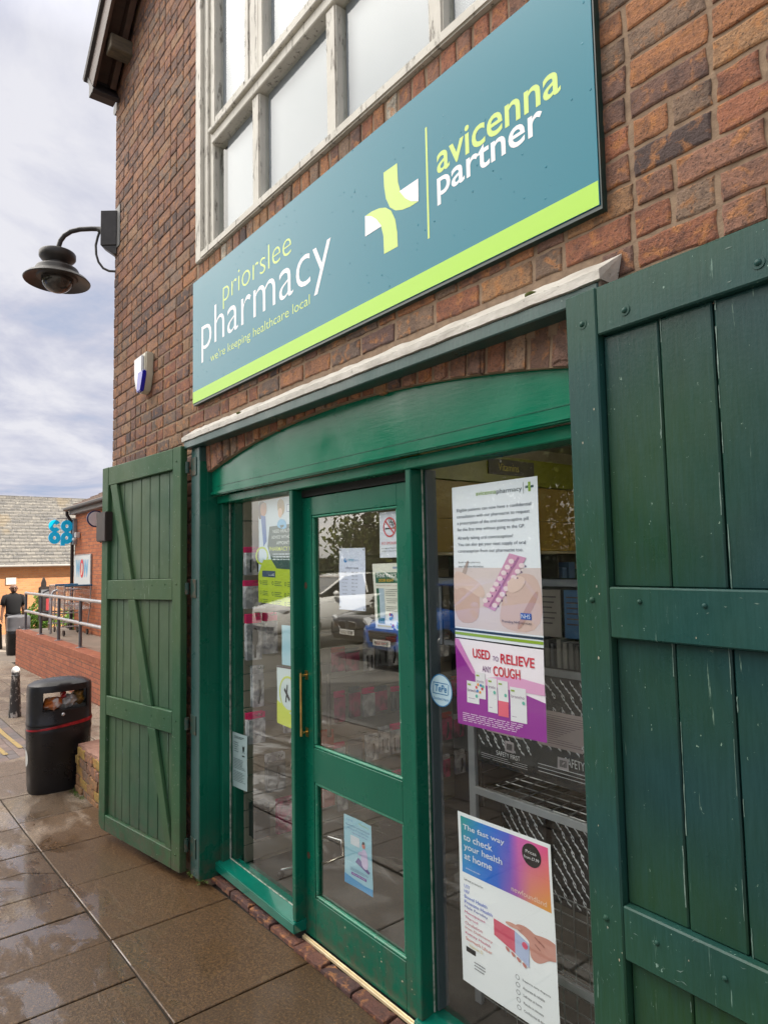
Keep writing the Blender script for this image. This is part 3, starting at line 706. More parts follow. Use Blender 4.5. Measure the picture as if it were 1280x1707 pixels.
# ---- sliding door
DX0, DX1, DY0, DY1 = -2.885, -1.990, 0.118, 0.158
door = part('door', [(DX0, -2.783, DY0, DY1, 0.022, 2.125), (-2.122, DX1, DY0, DY1, 0.022, 2.125),
                     (-2.7828, -2.1222, DY0, DY1, 2.034, 2.125), (-2.7828, -2.1222, DY0, DY1, 0.748, 0.910), (-2.7828, -2.1222, DY0, DY1, 0.022, 0.212)], MAT_FRAME, bevel=0.002)
part('head_filler', [(M1[1], M2[0], 0.115, 0.16, 2.130, 2.1645)], MAT_GAP, bevel=0)
MAT_BEADG = paint_wood('glazing_bead', (0.02, 0.20, 0.12), (0.01, 0.15, 0.09), chip=(0.4, 0.5, 0.42), rough=0.3, chips=0.66)
for (z0, z1) in ((0.910, 2.034), (0.212, 0.748)):
    x0, x1 = -2.7825, -2.1225; w_ = 0.013
    q = MB()
    for bx in ((x0, x1, z0+0.0003, z0+w_), (x0, x1, z1-w_, z1-0.0003), (x0, x0+w_, z0+w_+0.0003, z1-w_-0.0003), (x1-w_, x1, z0+w_+0.0003, z1-w_-0.0003)): q.box(bx[0], bx[1], DY0+0.003, DY0+0.02, bx[2], bx[3])
    obj('glazing_bead', q, MAT_BEADG, door, bevel=0.004, seg=1)
    pane('pane', x0, x1, z0, z1, 0.139, parent=door)
hb = MB(); hx, hy = -2.838, 0.083
hb.tube([(hx, hy, 0.960), (hx, hy, 1.262)], 0.0065, 12)
for z in (0.975, 1.250): hb.tube([(hx, hy, z), (hx, DY0-0.002, z)], 0.006, 10); hb.box(hx-0.011, hx+0.011, DY0-0.004, DY0-0.001, z-0.022, z+0.022)
MAT_BRASS = M('aged_brass', (0.62, 0.42, 0.14), 0.28, (0.40, 0.26, 0.10), 20, metal=0.9)
obj('handle', hb, MAT_BRASS, door, smooth=True)
hb = MB(); hb.tube([(-2.755, 0.19, 0.955), (-2.755, 0.19, 1.255)], 0.010, 12); obj('inner_handle', hb, M('dark_handle', (0.05, 0.035, 0.02), 0.4), door, smooth=True)
for z in (1.688, 0.392):
    q = MB(); q.add([(-2.838+0.013*cos(a*pi/8), DY0-0.0008, z+0.017*sin(a*pi/8)) for a in range(16)], [tuple(range(16))]); obj('keyhole', q, M('rusty_plate', (0.10, 0.05, 0.03), 0.6), door)
# small bare chips along the bottom rail
q = MB()
for _ in range(16):
    x = ru(-2.55, -2.02); z = ru(0.075, 0.19); r = ru(0.0012, 0.0045)
    q.add([(x+r*(1.6 if i % 2 else 1)*cos(i*pi/3), DY0-0.0006, z+r*sin(i*pi/3)*ru(0.5, 1)) for i in range(6)], [tuple(range(6))])
obj('paint_chips', q, flat('chip_cream', (0.45, 0.42, 0.30)), door)['kind'] = 'stuff'

# ------------------------------------------------------- canopy strip over the shopfront
m, t, b = newmat('white_lead_flashing'); v = coords(t)
c = mixc(t, maprange(t, noise(t, v, 6, 7, 0.65), 0.42, 0.7, 0, 0.7), (0.60, 0.58, 0.53), (0.33, 0.31, 0.27))
c = mixc(t, maprange(t, noise(t, v, 40, 5, 0.7), 0.64, 0.68, 0, 0.8), c, (0.10, 0.10, 0.06)); t.links.new(c, b.inputs['Base Color']); b.inputs['Roughness'].default_value = 0.5
bump(t, b, noise(t, coords(t, (1, 3, 3)), 12, 6, 0.6), 0.6, 0.008); MAT_LEAD = m
CX0, CX1 = -3.925, -0.995
canopy = part('canopy_board', [(CX0+0.012, CX1-0.012, -0.079, -0.002, 2.510, 2.5545)], MAT_POST, bevel=0.004); canopy.name = 'canopy_board'
q = MB(); rnd2 = random.Random(3)
N = 60; top = []; mid = []; low = []; back = []
for i in range(N+1):
    x = lerp(CX0, CX1, i/N); j = rnd2.uniform(-0.0025, 0.0025); j2 = rnd2.uniform(-0.003, 0.003)
    ext = 0.02 if i == N else 0
    top.append((x+ext, -0.003, 2.643+j2)); mid.append((x, -0.0885+j*0.4, 2.583+j)); low.append((x, -0.0875+j*0.5, 2.556+j)); back.append((x, -0.003, 2.5565))
q.rings([[a, b_, c, d] for a, b_, c, d in zip(top, mid, low, back)], 0)
obj('lead_flashing', q, MAT_LEAD, canopy)
part('board_end', [(CX1-0.011, CX1-0.001, -0.078, -0.004, 2.512, 2.556)], M('bare_grey_timber', (0.12, 0.085, 0.06), 0.8, (0.07, 0.05, 0.04), 20, bs=60), canopy, bevel=0.002)
q = MB()
for cx_ in (-3.2, -1.25): q.sphere((cx_, -0.055, 2.603), 0.022, 10, sz=0.4)
obj('moss', q, M('moss_green', (0.11, 0.13, 0.02), 0.9, (0.05, 0.06, 0.01), 60, bs=150), canopy, smooth=True)

# ------------------------------------------------------- hinge posts and shutters
pl = part('hinge_post', [(-3.872, OX0-0.001, -0.047, -0.001, 0.0, 2.509)], MAT_POST, bevel=0.004)
part('inner_face', [(OX0-0.0008, OX0+0.004, -0.045, 0.026, 0.0, 2.42)], MAT_FRAME, pl, bevel=0)
pr = part('hinge_post', [(OX1+0.001, -0.975, -0.047, -0.001, 0.0, 2.509)], MAT_POST, bevel=0.004)
tag(pr, 'post behind the near shutter')
MAT_SHL = paint_wood('faded_shutter_green', (0.018, 0.080, 0.036), (0.060, 0.105, 0.045), chip=(0.30, 0.36, 0.30), rough=0.50, vs=0.75, chips=0.675, dirt=0.35, peel=0.7, spec=0.28)
MAT_SHR = paint_wood('dark_shutter_green', (0.012, 0.056, 0.052), (0.018, 0.064, 0.024), chip=(0.20, 0.32, 0.27), rough=0.36, vs=0.8, chips=0.685, dirt=0.3, peel=0.7, spec=0.28)
MAT_SHLB = paint_wood('faded_shutter_boards', (0.013, 0.066, 0.031), (0.058, 0.098, 0.042), chip=(0.25, 0.33, 0.27), rough=0.52, vs=0.8, chips=0.70, dirt=0.4, peel=0.6)
MAT_SHRB = paint_wood('dark_shutter_boards', (0.009, 0.043, 0.044), (0.018, 0.060, 0.015), chip=(0.18, 0.28, 0.22), rough=0.34, vs=0.7, chips=0.69, dirt=0.3, peel=0.7, spec=0.28)
MAT_IRON = M('painted_iron', (0.02, 0.055, 0.045), 0.4, (0.10, 0.06, 0.035), 30, thr=(0.5, 0.7), bs=80)
def shutter(hx, hy, ang, sgn, W_, sag, seams, mats, brace, zb=0.005):
    """u runs from the hinge to the free edge, d goes back into the leaf"""
    ca, sa = cos(ang), sin(ang); mf, mb_ = mats
    def T(u, d, z): return (hx+sgn*u*ca+sgn*d*sa*(1 if sgn > 0 else 1), hy-u*sa+d*ca, z-sag*u)
    if sgn < 0:
        def T(u, d, z): return (hx-u*ca-d*sa*-1*-1, hy-u*sa+d*ca, z-sag*u)
    th = 0.045; ST = 0.100
    root = MB(); zt = 2.530
    def bx(q, u0, u1, d0, d1, z0, z1): q.box(u0, u1, d0, d1, z0, z1, fn=lambda u, d, z: T(u, d, z))
    bx(root, 0.0, ST, 0.0, th, zb, zt)
    sh = obj('shutter', root, mf, shop, bevel=0.004)
    q = MB()
    if sgn < 0: q.prism([(W_-ST+0.004, zb), (W_-0.045, zb), (W_, zb+0.03), (W_, zt), (W_-ST+0.004, zt)], lambda u, z: T(u, th, z), lambda u, z: T(u, 0, z))
    else: bx(q, W_-ST, W_, 0, th, zb, zt)
    obj('stile', q, mf, sh, bevel=0.004)
    for z0, z1 in ((2.396, zt-0.002), (1.590, 1.722), (0.790, 0.922), (zb+0.0, 0.112)):
        q = MB(); bx(q, ST+0.0006, W_-ST+0.003, 0.001, th-0.001, z0, z1); obj('rail', q, mf, sh, bevel=0.004)
    ss = [ST+0.001]+[s for s in seams]+[W_-ST+0.002]
    for a, b_ in zip(ss, ss[1:]):
        q = MB(); g = ru(0.0015, 0.0034); dd = 0.024+ru(-0.001, 0.001)
        for z0, z1 in ((1.7225, 2.3955), (0.9225, 1.5895), (0.1125, 0.7895)): bx(q, a+g, b_-g, dd, 0.041, z0, z1)
        obj('board', q, mb_, sh, bevel=0.0035)
    q = MB(); bx(q, ST+0.002, W_-ST, 0.0415, 0.0435, 0.12, 2.39); obj('backing', q, MAT_GAP, sh)
    if brace:
        # one diagonal from the free top corner to the hinge foot, in three lengths between the rails
        ua, ub, za, zb2, w2 = W_-ST-0.125, ST-0.03, 2.395, 0.113, 0.100
        for z0, z1 in ((2.3955, 1.7225), (1.5895, 0.9225), (0.7895, 0.1125)):
            def U(z): return lerp(ub, ua, (z-zb2)/(za-zb2))
            poly = [(max(ST+0.001, U(z1)), z1), (max(ST+0.001, U(z1)+w2), z1), (min(U(z0)+w2, W_-ST+0.002), z0), (min(U(z0), W_-ST), z0)]
            q = MB(); q.prism(poly, lambda u, z: T(u, 0.0235, z), lambda u, z: T(u, 0.002, z)); obj('brace', q, mf, sh, bevel=0.003)
    for u, z in ((0.05, 1.687), (0.052, 0.872), (0.055, 2.44), (0.187, 2.437), (0.518, 2.437), (0.19, 1.687), (0.356, 1.684), (0.193, 0.871), (0.356, 0.866), (0.05, 0.10), (0.6, 1.66), (0.7, 0.86)):
        if sgn < 0 and u in (0.187, 0.518): continue
        r = 0.0085 if sgn > 0 else 0.006
        if u > 0.1 and z < 2: r *= 0.75
        prof = [(1.0, 0.001), (0.95, -0.35), (0.55, -0.7), (0.02, -0.8)]
        bo = MB(); rings = [[T(u+r*k_*cos(i*pi/4), r*d_, z+r*k_*sin(i*pi/4)) for i in range(8)] for k_, d_ in prof]
        bo.rings(rings)
        if sgn > 0 and z > 2: bo.rings([[T(u+r*1.7*cos(i*pi/8), d_, z+r*1.7*sin(i*pi/8)) for i in range(16)] for d_ in (0.0, -0.0014)])
        obj('bolt', bo, mf, sh, smooth=True)
    return sh, T
LSH, TL = shutter(-3.905, -0.100, radians(7.7), -1, 1.108, 0.018, [0.179, 0.310, 0.434, 0.554, 0.686, 0.80, 0.90], (MAT_SHL, MAT_SHLB), True)
tag(LSH, 'faded green shutter folded back against the wall, left of the shopfront')
RSH, TR_ = shutter(-1.100, -0.100, radians(2.3), 1, 1.26, 0.0, [0.264, 0.401, 0.545, 0.69, 0.83, 0.97], (MAT_SHR, MAT_SHRB), False)
tag(RSH, 'near dark green shutter folded back, right of the shopfront')
# highlights painted in as pale broken strips along the seams; scratches, bare chips
MAT_HIGHLIGHT_SCAR = M('pale_highlight_scar', (0.16, 0.24, 0.21), 0.5, (0.06, 0.12, 0.10), 40, bs=60)
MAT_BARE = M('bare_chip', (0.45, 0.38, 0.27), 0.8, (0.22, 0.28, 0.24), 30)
def seam_lights_scars(T, sh, seams, W_, n, seed, rails):
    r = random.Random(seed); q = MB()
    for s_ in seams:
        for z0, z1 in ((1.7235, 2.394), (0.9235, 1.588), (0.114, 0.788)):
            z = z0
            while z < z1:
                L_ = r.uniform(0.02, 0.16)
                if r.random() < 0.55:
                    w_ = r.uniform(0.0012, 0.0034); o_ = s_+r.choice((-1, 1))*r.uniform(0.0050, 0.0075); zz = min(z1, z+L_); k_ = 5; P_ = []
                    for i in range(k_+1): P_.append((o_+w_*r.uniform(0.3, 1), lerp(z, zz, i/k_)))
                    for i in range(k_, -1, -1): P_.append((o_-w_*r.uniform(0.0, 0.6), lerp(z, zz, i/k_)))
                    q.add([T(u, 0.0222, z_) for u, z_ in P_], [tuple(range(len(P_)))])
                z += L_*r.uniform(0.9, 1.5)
    for _ in range(n):                                  # short wrinkles on rails and stiles
        if r.random() < 0.6: u, z, d = r.uniform(0.11, W_-0.12), r.choice(rails)+r.uniform(-0.055, 0.055), 0.0002
        else: u, z, d = r.uniform(0.015, 0.09), r.uniform(0.3, 2.5), -0.0008
        a = r.uniform(-0.5, 0.5) if d > 0 else r.uniform(1.0, 2.1); L_ = r.uniform(0.006, 0.022); w_ = r.uniform(0.0007, 0.0018); m_ = r.uniform(-0.3, 0.3)*L_
        q.add([T(u, d, z), T(u+L_*0.5*cos(a)-m_*sin(a), d, z+L_*0.5*sin(a)+m_*cos(a)+w_), T(u+L_*cos(a), d, z+L_*sin(a)), T(u+L_*0.5*cos(a)-m_*sin(a), d, z+L_*0.5*sin(a)+m_*cos(a)-w_)], [(0, 1, 2, 3)])
    o = obj('seam_highlight_scars', q, MAT_HIGHLIGHT_SCAR, sh, norm=False); o['kind'] = 'stuff'
    q = MB()
    for _ in range(n//4):
        u, z, d = (r.uniform(0.01, 0.095), r.uniform(0.1, 2.5), -0.0009) if r.random() < 0.5 else (r.uniform(0.12, W_-0.12), r.choice(rails)+r.uniform(-0.06, 0.06), 0.0001)
        ra = r.uniform(0.0015, 0.006); q.add([T(u+ra*0.5*r.uniform(0.5, 1)*cos(i*pi/4), d, z+ra*r.uniform(0.5, 1)*sin(i*pi/4)) for i in range(8)], [tuple(range(8))])
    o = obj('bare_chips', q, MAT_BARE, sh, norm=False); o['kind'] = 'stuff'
RL = (2.46, 1.656, 0.856, 0.06)
seam_lights_scars(TR_, RSH, [0.264, 0.401, 0.545, 0.69, 0.83, 0.97], 1.26, 150, 5, RL)
seam_lights_scars(TL, LSH, [0.179, 0.554, 0.80], 1.108, 110, 6, RL)
for hz in (2.395, 1.66, 0.862, 0.165):
    q = MB()
    q.box(-3.868, -3.790, -0.0525, -0.0475, hz-0.055, hz+0.055)
    hg = obj('hinge', q, MAT_IRON, LSH, bevel=0.0015)
    q = MB(); q.tube([(-3.885, -0.066, hz-0.035), (-3.885, -0.066, hz+0.035)], 0.013, 12); q.box(-3.925, -3.885, -0.073, -0.060, hz-0.022, hz+0.022); obj('knuckle', q, MAT_IRON, hg, smooth=True, bevel=0.0)
    q = MB(); q.box(-1.05, -0.985, -0.0525, -0.0475, hz-0.055, hz+0.055); obj('hinge', q, MAT_IRON, RSH, bevel=0.0015)
q = MB(); q.box(0.985, 1.135, -0.030, 0.05, 2.03, 2.24, fn=lambda u, d, z: TL(u, d, z-0.05+0.02)); cb = obj('catch_block', q, M('brown_catch', (0.05, 0.032, 0.027), 0.45, (0.03, 0.02, 0.02), 10), LSH, bevel=0.006, seg=2)
tag(cb, 'dark brown block on the free edge of the shutter')
q = MB()
for z in (1.98+0.05, 2.06+0.05, 2.14+0.05): q.sphere(TL(1.145, 0.01, z-0.03), 0.007, 8)
obj('screw', q, MAT_IRON, cb, smooth=True)
# ---------------------------------------------------------------- shop sign
SX0, SX1, SZ0, SZ1, SY = -3.893, -1.020, 2.795, 3.563, -0.030
sign = thing('shop_sign', 'long teal signboard with lime stripe reading pharmacy above the shopfront', 'shop sign', ((SX0+SX1)/2, 0, SZ0))
m, t, b = newmat('teal_gloss_panel'); v = coords(t)
b.inputs['Base Color'].default_value = (0.0, 0.175, 0.250, 1); b.inputs['Roughness'].default_value = 0.18; b.inputs['Specular IOR Level'].default_value = 0.26
b.inputs['Coat Weight'].default_value = 0.0; b.inputs['Coat Roughness'].default_value = 0.05
vo = node(t, 'ShaderNodeTexVoronoi'); vo.inputs['Scale'].default_value = 26; vo.inputs['Randomness'].default_value = 1; t.links.new(coords(t), vo.inputs['Vector'])
dr = maprange(t, vo.outputs['Distance'], 0.10, 0.03)
bump(t, b, math_(t, 'MULTIPLY', dr, maprange(t, noise(t, v, 2.2, 4), 0.42, 0.6)), 0.9, 0.004)
MAT_TEAL = m
def gloss(name, c, r=0.2):
    m, t, b = newmat(name); b.inputs['Base Color'].default_value = C4(c); b.inputs['Roughness'].default_value = r; b.inputs['Specular IOR Level'].default_value = 0.55; return m
MAT_LIME = gloss('lime_vinyl', (0.33, 0.64, 0.003), 0.35); MAT_LIME2 = gloss('lime_lettering', (0.46, 0.64, 0.085), 0.25); MAT_WHITE = gloss('white_vinyl', (0.74, 0.75, 0.78), 0.25)
MAT_EDGE = gloss('dark_green_edge', (0.004, 0.030, 0.027), 0.35)
q = MB(); q.box(SX0, SX1, SY, SY+0.003, SZ0, SZ1); obj('panel', q, MAT_TEAL, sign)
q = MB(); q.box(SX0+0.001, SX1+0.006, SY+0.0035, 0.0, SZ0-0.012, SZ1); obj('edge_trim', q, MAT_EDGE, sign)
def FS(x, z, l=1): return (x, SY-0.0006*l, z)
q = MB(); put_rect(q, FS, SX0+0.0015, SX1-0.0015, SZ0+0.001, 2.867); obj('stripe', q, MAT_LIME, sign)
q = MB()
put_text(q, FS, 'priorslee', -3.462, -2.702, 3.262, 3.432, off=-0.014)
put_text(q, FS, "we're keeping healthcare local", -3.632, -2.540, 2.980, 3.046, off=-0.004)
put_text(q, FS, 'avicenna', -1.674, -1.133, 3.200, 3.306, off=0.012)
obj('lime_lettering', q, MAT_LIME2, sign)
q = MB()
put_text(q, FS, 'pharmacy', -3.760, -2.362, 3.022, 3.322, off=-0.010)
put_text(q, FS, 'partner', -1.676, -1.204, 3.083, 3.200, off=0.012)
obj('white_lettering', q, MAT_WHITE, sign)
q = MB(); put_rect(q, FS, -1.732, -1.722, 2.982, 3.410); obj('divider', q, MAT_LIME2, sign)
em = MB()
G1 = [(-1.982, 3.358), (-1.897, 3.356), (-1.894, 3.278), (-1.879, 3.228), (-1.848, 3.188), (-1.815, 3.164), (-1.778, 3.147), (-1.824, 3.147), (-1.872, 3.155), (-1.912, 3.170), (-1.946, 3.198), (-1.970, 3.245), (-1.980, 3.300)]
cxe, cze = (-1.982-1.903)/2, (3.358+3.021)/2
put_poly(em, FS, G1, 0, 1); put_poly(em, FS, [(2*cxe-x, 2*cze-z) for x, z in G1], 0, 1)
W1 = [(-1.886, 3.236), (-1.776, 3.235), (-1.777, 3.1465), (-1.820, 3.166), (-1.852, 3.192)]
put_poly(em, FS, W1, 1, 2); put_poly(em, FS, [(2*cxe-x, 2*cze-z) for x, z in W1], 1, 2)
obj('emblem', em, [MAT_LIME2, MAT_WHITE], sign)

# ---------------------------------------------------------------- alarm box
al = thing('alarm_box', 'white burglar alarm sounder with blue lens on the brick wall', 'alarm', (-4.765, 0, 3.05))
def hexp(w, zt, zm, zb, wb): return [(-w, zt), (w, zt), (w*0.93, zm), (wb, zb+0.02), (wb*0.5, zb), (-wb*0.5, zb), (-wb, zb+0.02), (-w*0.93, zm)]
P_ = hexp(0.108, 0.285, 0.12, 0.0, 0.055); AX, AZ = -4.765, 3.045
q = MB(); q.prism(P_, lambda x, z: (AX+x, -0.001, AZ+z), lambda x, z: (AX+x*0.99, -0.060, AZ+z)); obj('casing', q, M('cream_plastic', (0.60, 0.56, 0.45), 0.35, (0.5, 0.47, 0.37), 5), al, bevel=0.008, seg=3, smooth=True)
q = MB(); q.prism([(x*0.80, 0.145+(z-0.145)*0.86) for x, z in P_], lambda x, z: (AX+x-0.012, -0.0605, AZ+z), lambda x, z: (AX+x*0.95-0.012, -0.078, AZ+z)); obj('cover', q, M('white_plastic', (0.72, 0.74, 0.78), 0.25), al, bevel=0.006, seg=2, smooth=True)
q = MB(); q.prism([(-0.035, 0.006), (0.05, 0.006), (0.104, 0.118), (0.104, 0.148), (0.0, 0.148)], lambda x, z: (AX+x, -0.052, AZ+z), lambda x, z: (AX+x, -0.081, AZ+z)); 
o = obj('lens', q, gloss('blue_lens', (0.004, 0.01, 0.42), 0.12), al, bevel=0.006, seg=2, smooth=True)

# ---------------------------------------------------------------- corner lamp
lamp = thing('wall_lamp', 'dark globe lantern with saucer shade on a curved arm at the building corner', 'street lamp', (-5.62, -0.02, 4.5))
MAT_LMP = M('dark_lamp_paint', (0.040, 0.037, 0.036), 0.45, (0.025, 0.023, 0.022), 14, bs=60, bst=0.15)
d1 = Vector((-0.62, -0.78, 0)).normalized(); d2 = Vector((0.78, -0.62, 0)).normalized()
def LP(a, s_, z, o=Vector((-5.60, 0.0, 0))): p = o+d1*a+d2*s_; return (p.x, p.y, z)
q = MB(); q.box(-0.03, 0.105, -0.055, 0.055, 4.475, 4.775, fn=lambda a, s_, z: LP(a, s_, z))
q.prism([(-0.03, 4.474), (0.10, 4.474), (0.0, 4.40), (-0.03, 4.40)], lambda a, z: LP(a, -0.05, z), lambda a, z: LP(a, 0.05, z))
obj('junction_box', q, MAT_LMP, lamp, bevel=0.004)
q = MB(); q.box(-0.075, 0.055, -0.008, -0.001, 4.45, 4.80, fn=lambda a, s_, z: (-5.52+a, s_, z)); obj('back_plate', q, M('plate_grey', (0.12, 0.12, 0.12), 0.5), lamp, bevel=0.002)
pts = []
for a, z in ((0.10, 4.640), (0.20, 4.645), (0.30, 4.642), (0.375, 4.625), (0.43, 4.590), (0.462, 4.545), (0.478, 4.49), (0.482, 4.43)): pts.append(LP(a, 0, z))
q = MB(); q.tube(pts, 0.0195, 12); q.tube([LP(0.10, 0, 4.62), LP(0.15, 0, 4.64)], [0.032, 0.020], 10); obj('arm', q, MAT_LMP, lamp, smooth=True)
q = MB(); q.tube([LP(0.135, 0, 4.615), LP(0.15, 0, 4.57), LP(0.165, 0.0, 4.50), LP(0.16, 0, 4.42), LP(0.14, 0, 4.355), LP(0.10, 0, 4.30), LP(0.05, 0.0, 4.275), LP(-0.02, 0, 4.27)], 0.010, 8); obj('cable', q, MAT_LMP, lamp, smooth=True)
lc = LP(0.484, 0, 0); lc = (lc[0], lc[1], 0)
q = MB(); q.lathe([(0.01, 4.445), (0.135, 4.440), (0.142, 4.43), (0.142, 4.395), (0.130, 4.378), (0.085, 4.345), (0.080, 4.320), (0.085, 4.305)], lc, 32)
obj('canopy_cap', q, MAT_LMP, lamp, smooth=True)
q = MB(); q.lathe([(0.085, 4.315), (0.160, 4.300), (0.168, 4.285), (0.168, 4.262), (0.175, 4.25), (0.235, 4.222), (0.258, 4.195), (0.254, 4.188), (0.215, 4.212), (0.160, 4.226), (0.150, 4.215), (0.11, 4.215)], lc, 40)
obj('saucer_shade', q, MAT_LMP, lamp, smooth=True)
m, t, b = newmat('smoked_globe'); b.inputs['Base Color'].default_value = (0.10, 0.09, 0.085, 1); b.inputs['Roughness'].default_value = 0.06; b.inputs['Transmission Weight'].default_value = 0.55; b.inputs['Specular IOR Level'].default_value = 0.7
q = MB(); q.sphere((lc[0], lc[1], 4.215), 0.125, 28, z0=-1.0, z1=0.0, sz=0.95); obj('globe', q, m, lamp, smooth=True)
q = MB(); q.lathe([(0.03, 4.21), (0.05, 4.17), (0.045, 4.13), (0.01, 4.12)], lc, 16); obj('lamp_holder', q, MAT_LMP, lamp, smooth=True)

# ---------------------------------------------------------------- posters on the inside of the glass
def poster(name, label, cat, corners, Y=0.133, base=(232, 238, 248), wave=0.0015, nx=10, ny=14, group=None):
    """corners TL,TR,BR,BL as (x, z). Returns root and frame F(u, v, layer), v upwards"""
    TL_, TR2, BR, BL = [Vector((c[0], c[1])) for c in corners]
    ph = rnd.random()*6
    def P(u, v):
        return (TL_*(1-u)+TR2*u)*v+(BL*(1-u)+BR*u)*(1-v)
    def Fm(u, v, layer=1):
        p = P(u, v); w_ = wave*(sin(u*5.2+ph)+0.7*sin(v*9+ph*2+u*2))
        return (p.x, Y+w_-0.00038*layer, p.y)
    c = P(0.5, 0); root = thing(name, label, cat, (c.x, Y, c.y), group)
    q = MB(); vs = [Fm(i/nx, j/ny, 0) for j in range(ny+1) for i in range(nx+1)]
    vb_ = [(x, y+0.0006, z) for x, y, z in vs]; n_ = len(vs)
    fs = [(j*(nx+1)+i, j*(nx+1)+i+1, (j+1)*(nx+1)+i+1, (j+1)*(nx+1)+i) for j in range(ny) for i in range(nx)]
    q.add(vs+vb_, fs+[tuple(k+n_ for k in f) for f in fs])
    m = base if not isinstance(base, tuple) else ink(*base)
    obj('sheet', q, m, root, smooth=True)
    return root, Fm
SOFT = {(203, 172, 164), (216, 190, 182), (208, 180, 174), (188, 150, 142), (178, 160, 156), (222, 196, 188), (196, 140, 128), (206, 154, 140), (190, 120, 112), (60, 46, 40), (176, 124, 98), (206, 168, 142), (150, 120, 60), (198, 186, 220), (90, 170, 214)}
class Ink:
    """collects coloured flat shapes; a fine grid keeps big fills on the waved sheet"""
    def __init__(s, root, F, name='print'): s.q = MB(); s.F = F; s.mats = []; s.root = root; s.name = name; s.lay = 1
    def mi(s, c):
        m = c if not isinstance(c, tuple) else ink(*c)
        if m not in s.mats: s.mats.append(m)
        return s.mats.index(m)
    def text(s, t, x0, x1, y0, y1, c, **k): put_text(s.q, s.F, t, x0, x1, y0, y1, s.mi(c), s.lay+3, **k)
    def poly(s, p, c, up=0):
        if c in SOFT:                     # fingers, hair and faces: round the corners of the drawn outline
            for _ in range(2): p = [q_ for a_, b_ in zip(p, p[1:]+p[:1]) for q_ in ((a_[0]*0.75+b_[0]*0.25, a_[1]*0.75+b_[1]*0.25), (a_[0]*0.25+b_[0]*0.75, a_[1]*0.25+b_[1]*0.75))]
        grid_poly(s.q, s.F, p, s.mi(c), s.lay+up)
    def rect(s, x0, x1, y0, y1, c, up=0, n=8):
        for i in range(n):
            for j in range(n): put_rect(s.q, s.F, lerp(x0, x1, i/n), lerp(x0, x1, (i+1)/n), lerp(y0, y1, j/n), lerp(y0, y1, (j+1)/n), s.mi(c), s.lay+up)
    def circle(s, x, y, rx, ry, c, up=0): s.poly(circ(x, y, rx, ry), c, up)
    def ring(s, x, y, rx, ry, th, c, up=0): put_ring(s.q, s.F, x, y, rx, ry, th, s.mi(c), s.lay+up)
    def line(s, x0, y0, x1, y1, w, c, up=0, asp=1.0):
        dx_, dy_ = x1-x0, (y1-y0)*asp; L_ = sqrt(dx_*dx_+dy_*dy_) or 1; nx_, ny_ = -dy_/L_*w/2, dx_/L_*w/2/asp
        s.poly([(x0+nx_, y0+ny_), (x1+nx_, y1+ny_), (x1-nx_, y1-ny_), (x0-nx_, y0-ny_)], c, up)
    def lines(s, x0, x1, ys, h, c, seed=1):
        """illegibly small print: rows of short dashes"""
        r = random.Random(seed)
        for y in ys:
            x = x0; end = x1-(x1-x0)*r.uniform(0, 0.3)
            while x < end:
                w_ = (x1-x0)*r.uniform(0.03, 0.12); s.rect(x, min(end, x+w_), y, y+h, c, 3, 1); x += w_+(x1-x0)*0.018
    def done(s): return obj(s.name, s.q, s.mats, s.root)
NAVY = (28, 52, 84); GREY = (95, 100, 112)
# contraceptive consultation poster
r, F = poster('window_poster', 'tall white poster about oral contraception on the right window', 'poster', [(-1.808, 2.076), (-1.403, 2.076), (-1.400, 1.506), (-1.812, 1.512)], wave=0.0016)
k = Ink(r, F)
k.rect(0.0, 1, 0.07, 0.46, (214, 200, 202), 0)
k.poly([(0, 0.10), (0.28, 0.10), (0.33, 0.22), (0.30, 0.34), (0.16, 0.40), (0, 0.42)], (203, 172, 164), 1)
k.poly([(0, 0.30), (0.12, 0.34), (0.34, 0.26), (0.40, 0.29), (0.34, 0.36), (0.12, 0.43), (0, 0.44)], (216, 190, 182), 2)
k.poly([(0.55, 0.08), (1.0, 0.08), (1.0, 0.40), (0.80, 0.44), (0.66, 0.36), (0.56, 0.22)], (208, 180, 174), 1)
k.poly([(0.72, 0.10), (0.78, 0.09), (0.98, 0.30), (0.94, 0.34)], (188, 150, 142), 2)
k.poly([(0.12, 0.36), (0.20, 0.50), (0.17, 0.51), (0.07, 0.38)], (178, 160, 156), 2)
k.poly([(0.36, 0.22), (0.50, 0.19), (0.86, 0.52), (0.68, 0.55)], (206, 150, 186), 3)
for i in range(8):
    a = i/7.5; bx_, by_ = 0.40+0.33*a, 0.245+0.265*a
    for sx, sy in ((-0.01, 0.008), (0.10, -0.018)):
        k.circle(bx_+sx, by_+sy, 0.030, 0.015, (232, 214, 222), 4)
        k.circle(bx_+sx+0.04, by_+sy-0.004, 0.007, 0.006, (96, 60, 110), 4)
k.line(0.44, 0.215, 0.78, 0.525, 0.02, (170, 110, 160), 5, 1.4)
k.poly([(0.66, 0.30), (0.80, 0.33), (0.86, 0.40), (0.74, 0.42), (0.64, 0.37)], (222, 196, 188), 4)
k.text('avicenna', 0.31, 0.555, 0.925, 0.952, (132, 170, 40)); k.text('pharmacy', 0.56, 0.84, 0.915, 0.952, (60, 80, 95))
k.line(0.855, 0.905, 0.855, 0.975, 0.004, GREY, 2); k.rect(0.905, 0.93, 0.915, 0.972, (132, 170, 40), 2, 1); k.rect(0.875, 0.96, 0.936, 0.951, (40, 80, 90), 1, 1)
for i, s_ in enumerate(['Eligible patients can now have a confidential', 'consultation with our pharmacist to request', 'a prescription of the oral contraceptive pill', 'for the first time without going to the GP.']):
    k.text(s_, 0.06, [0.93, 0.915, 0.90, 0.86][i], 0.825-0.043*i, 0.852-0.043*i, NAVY)
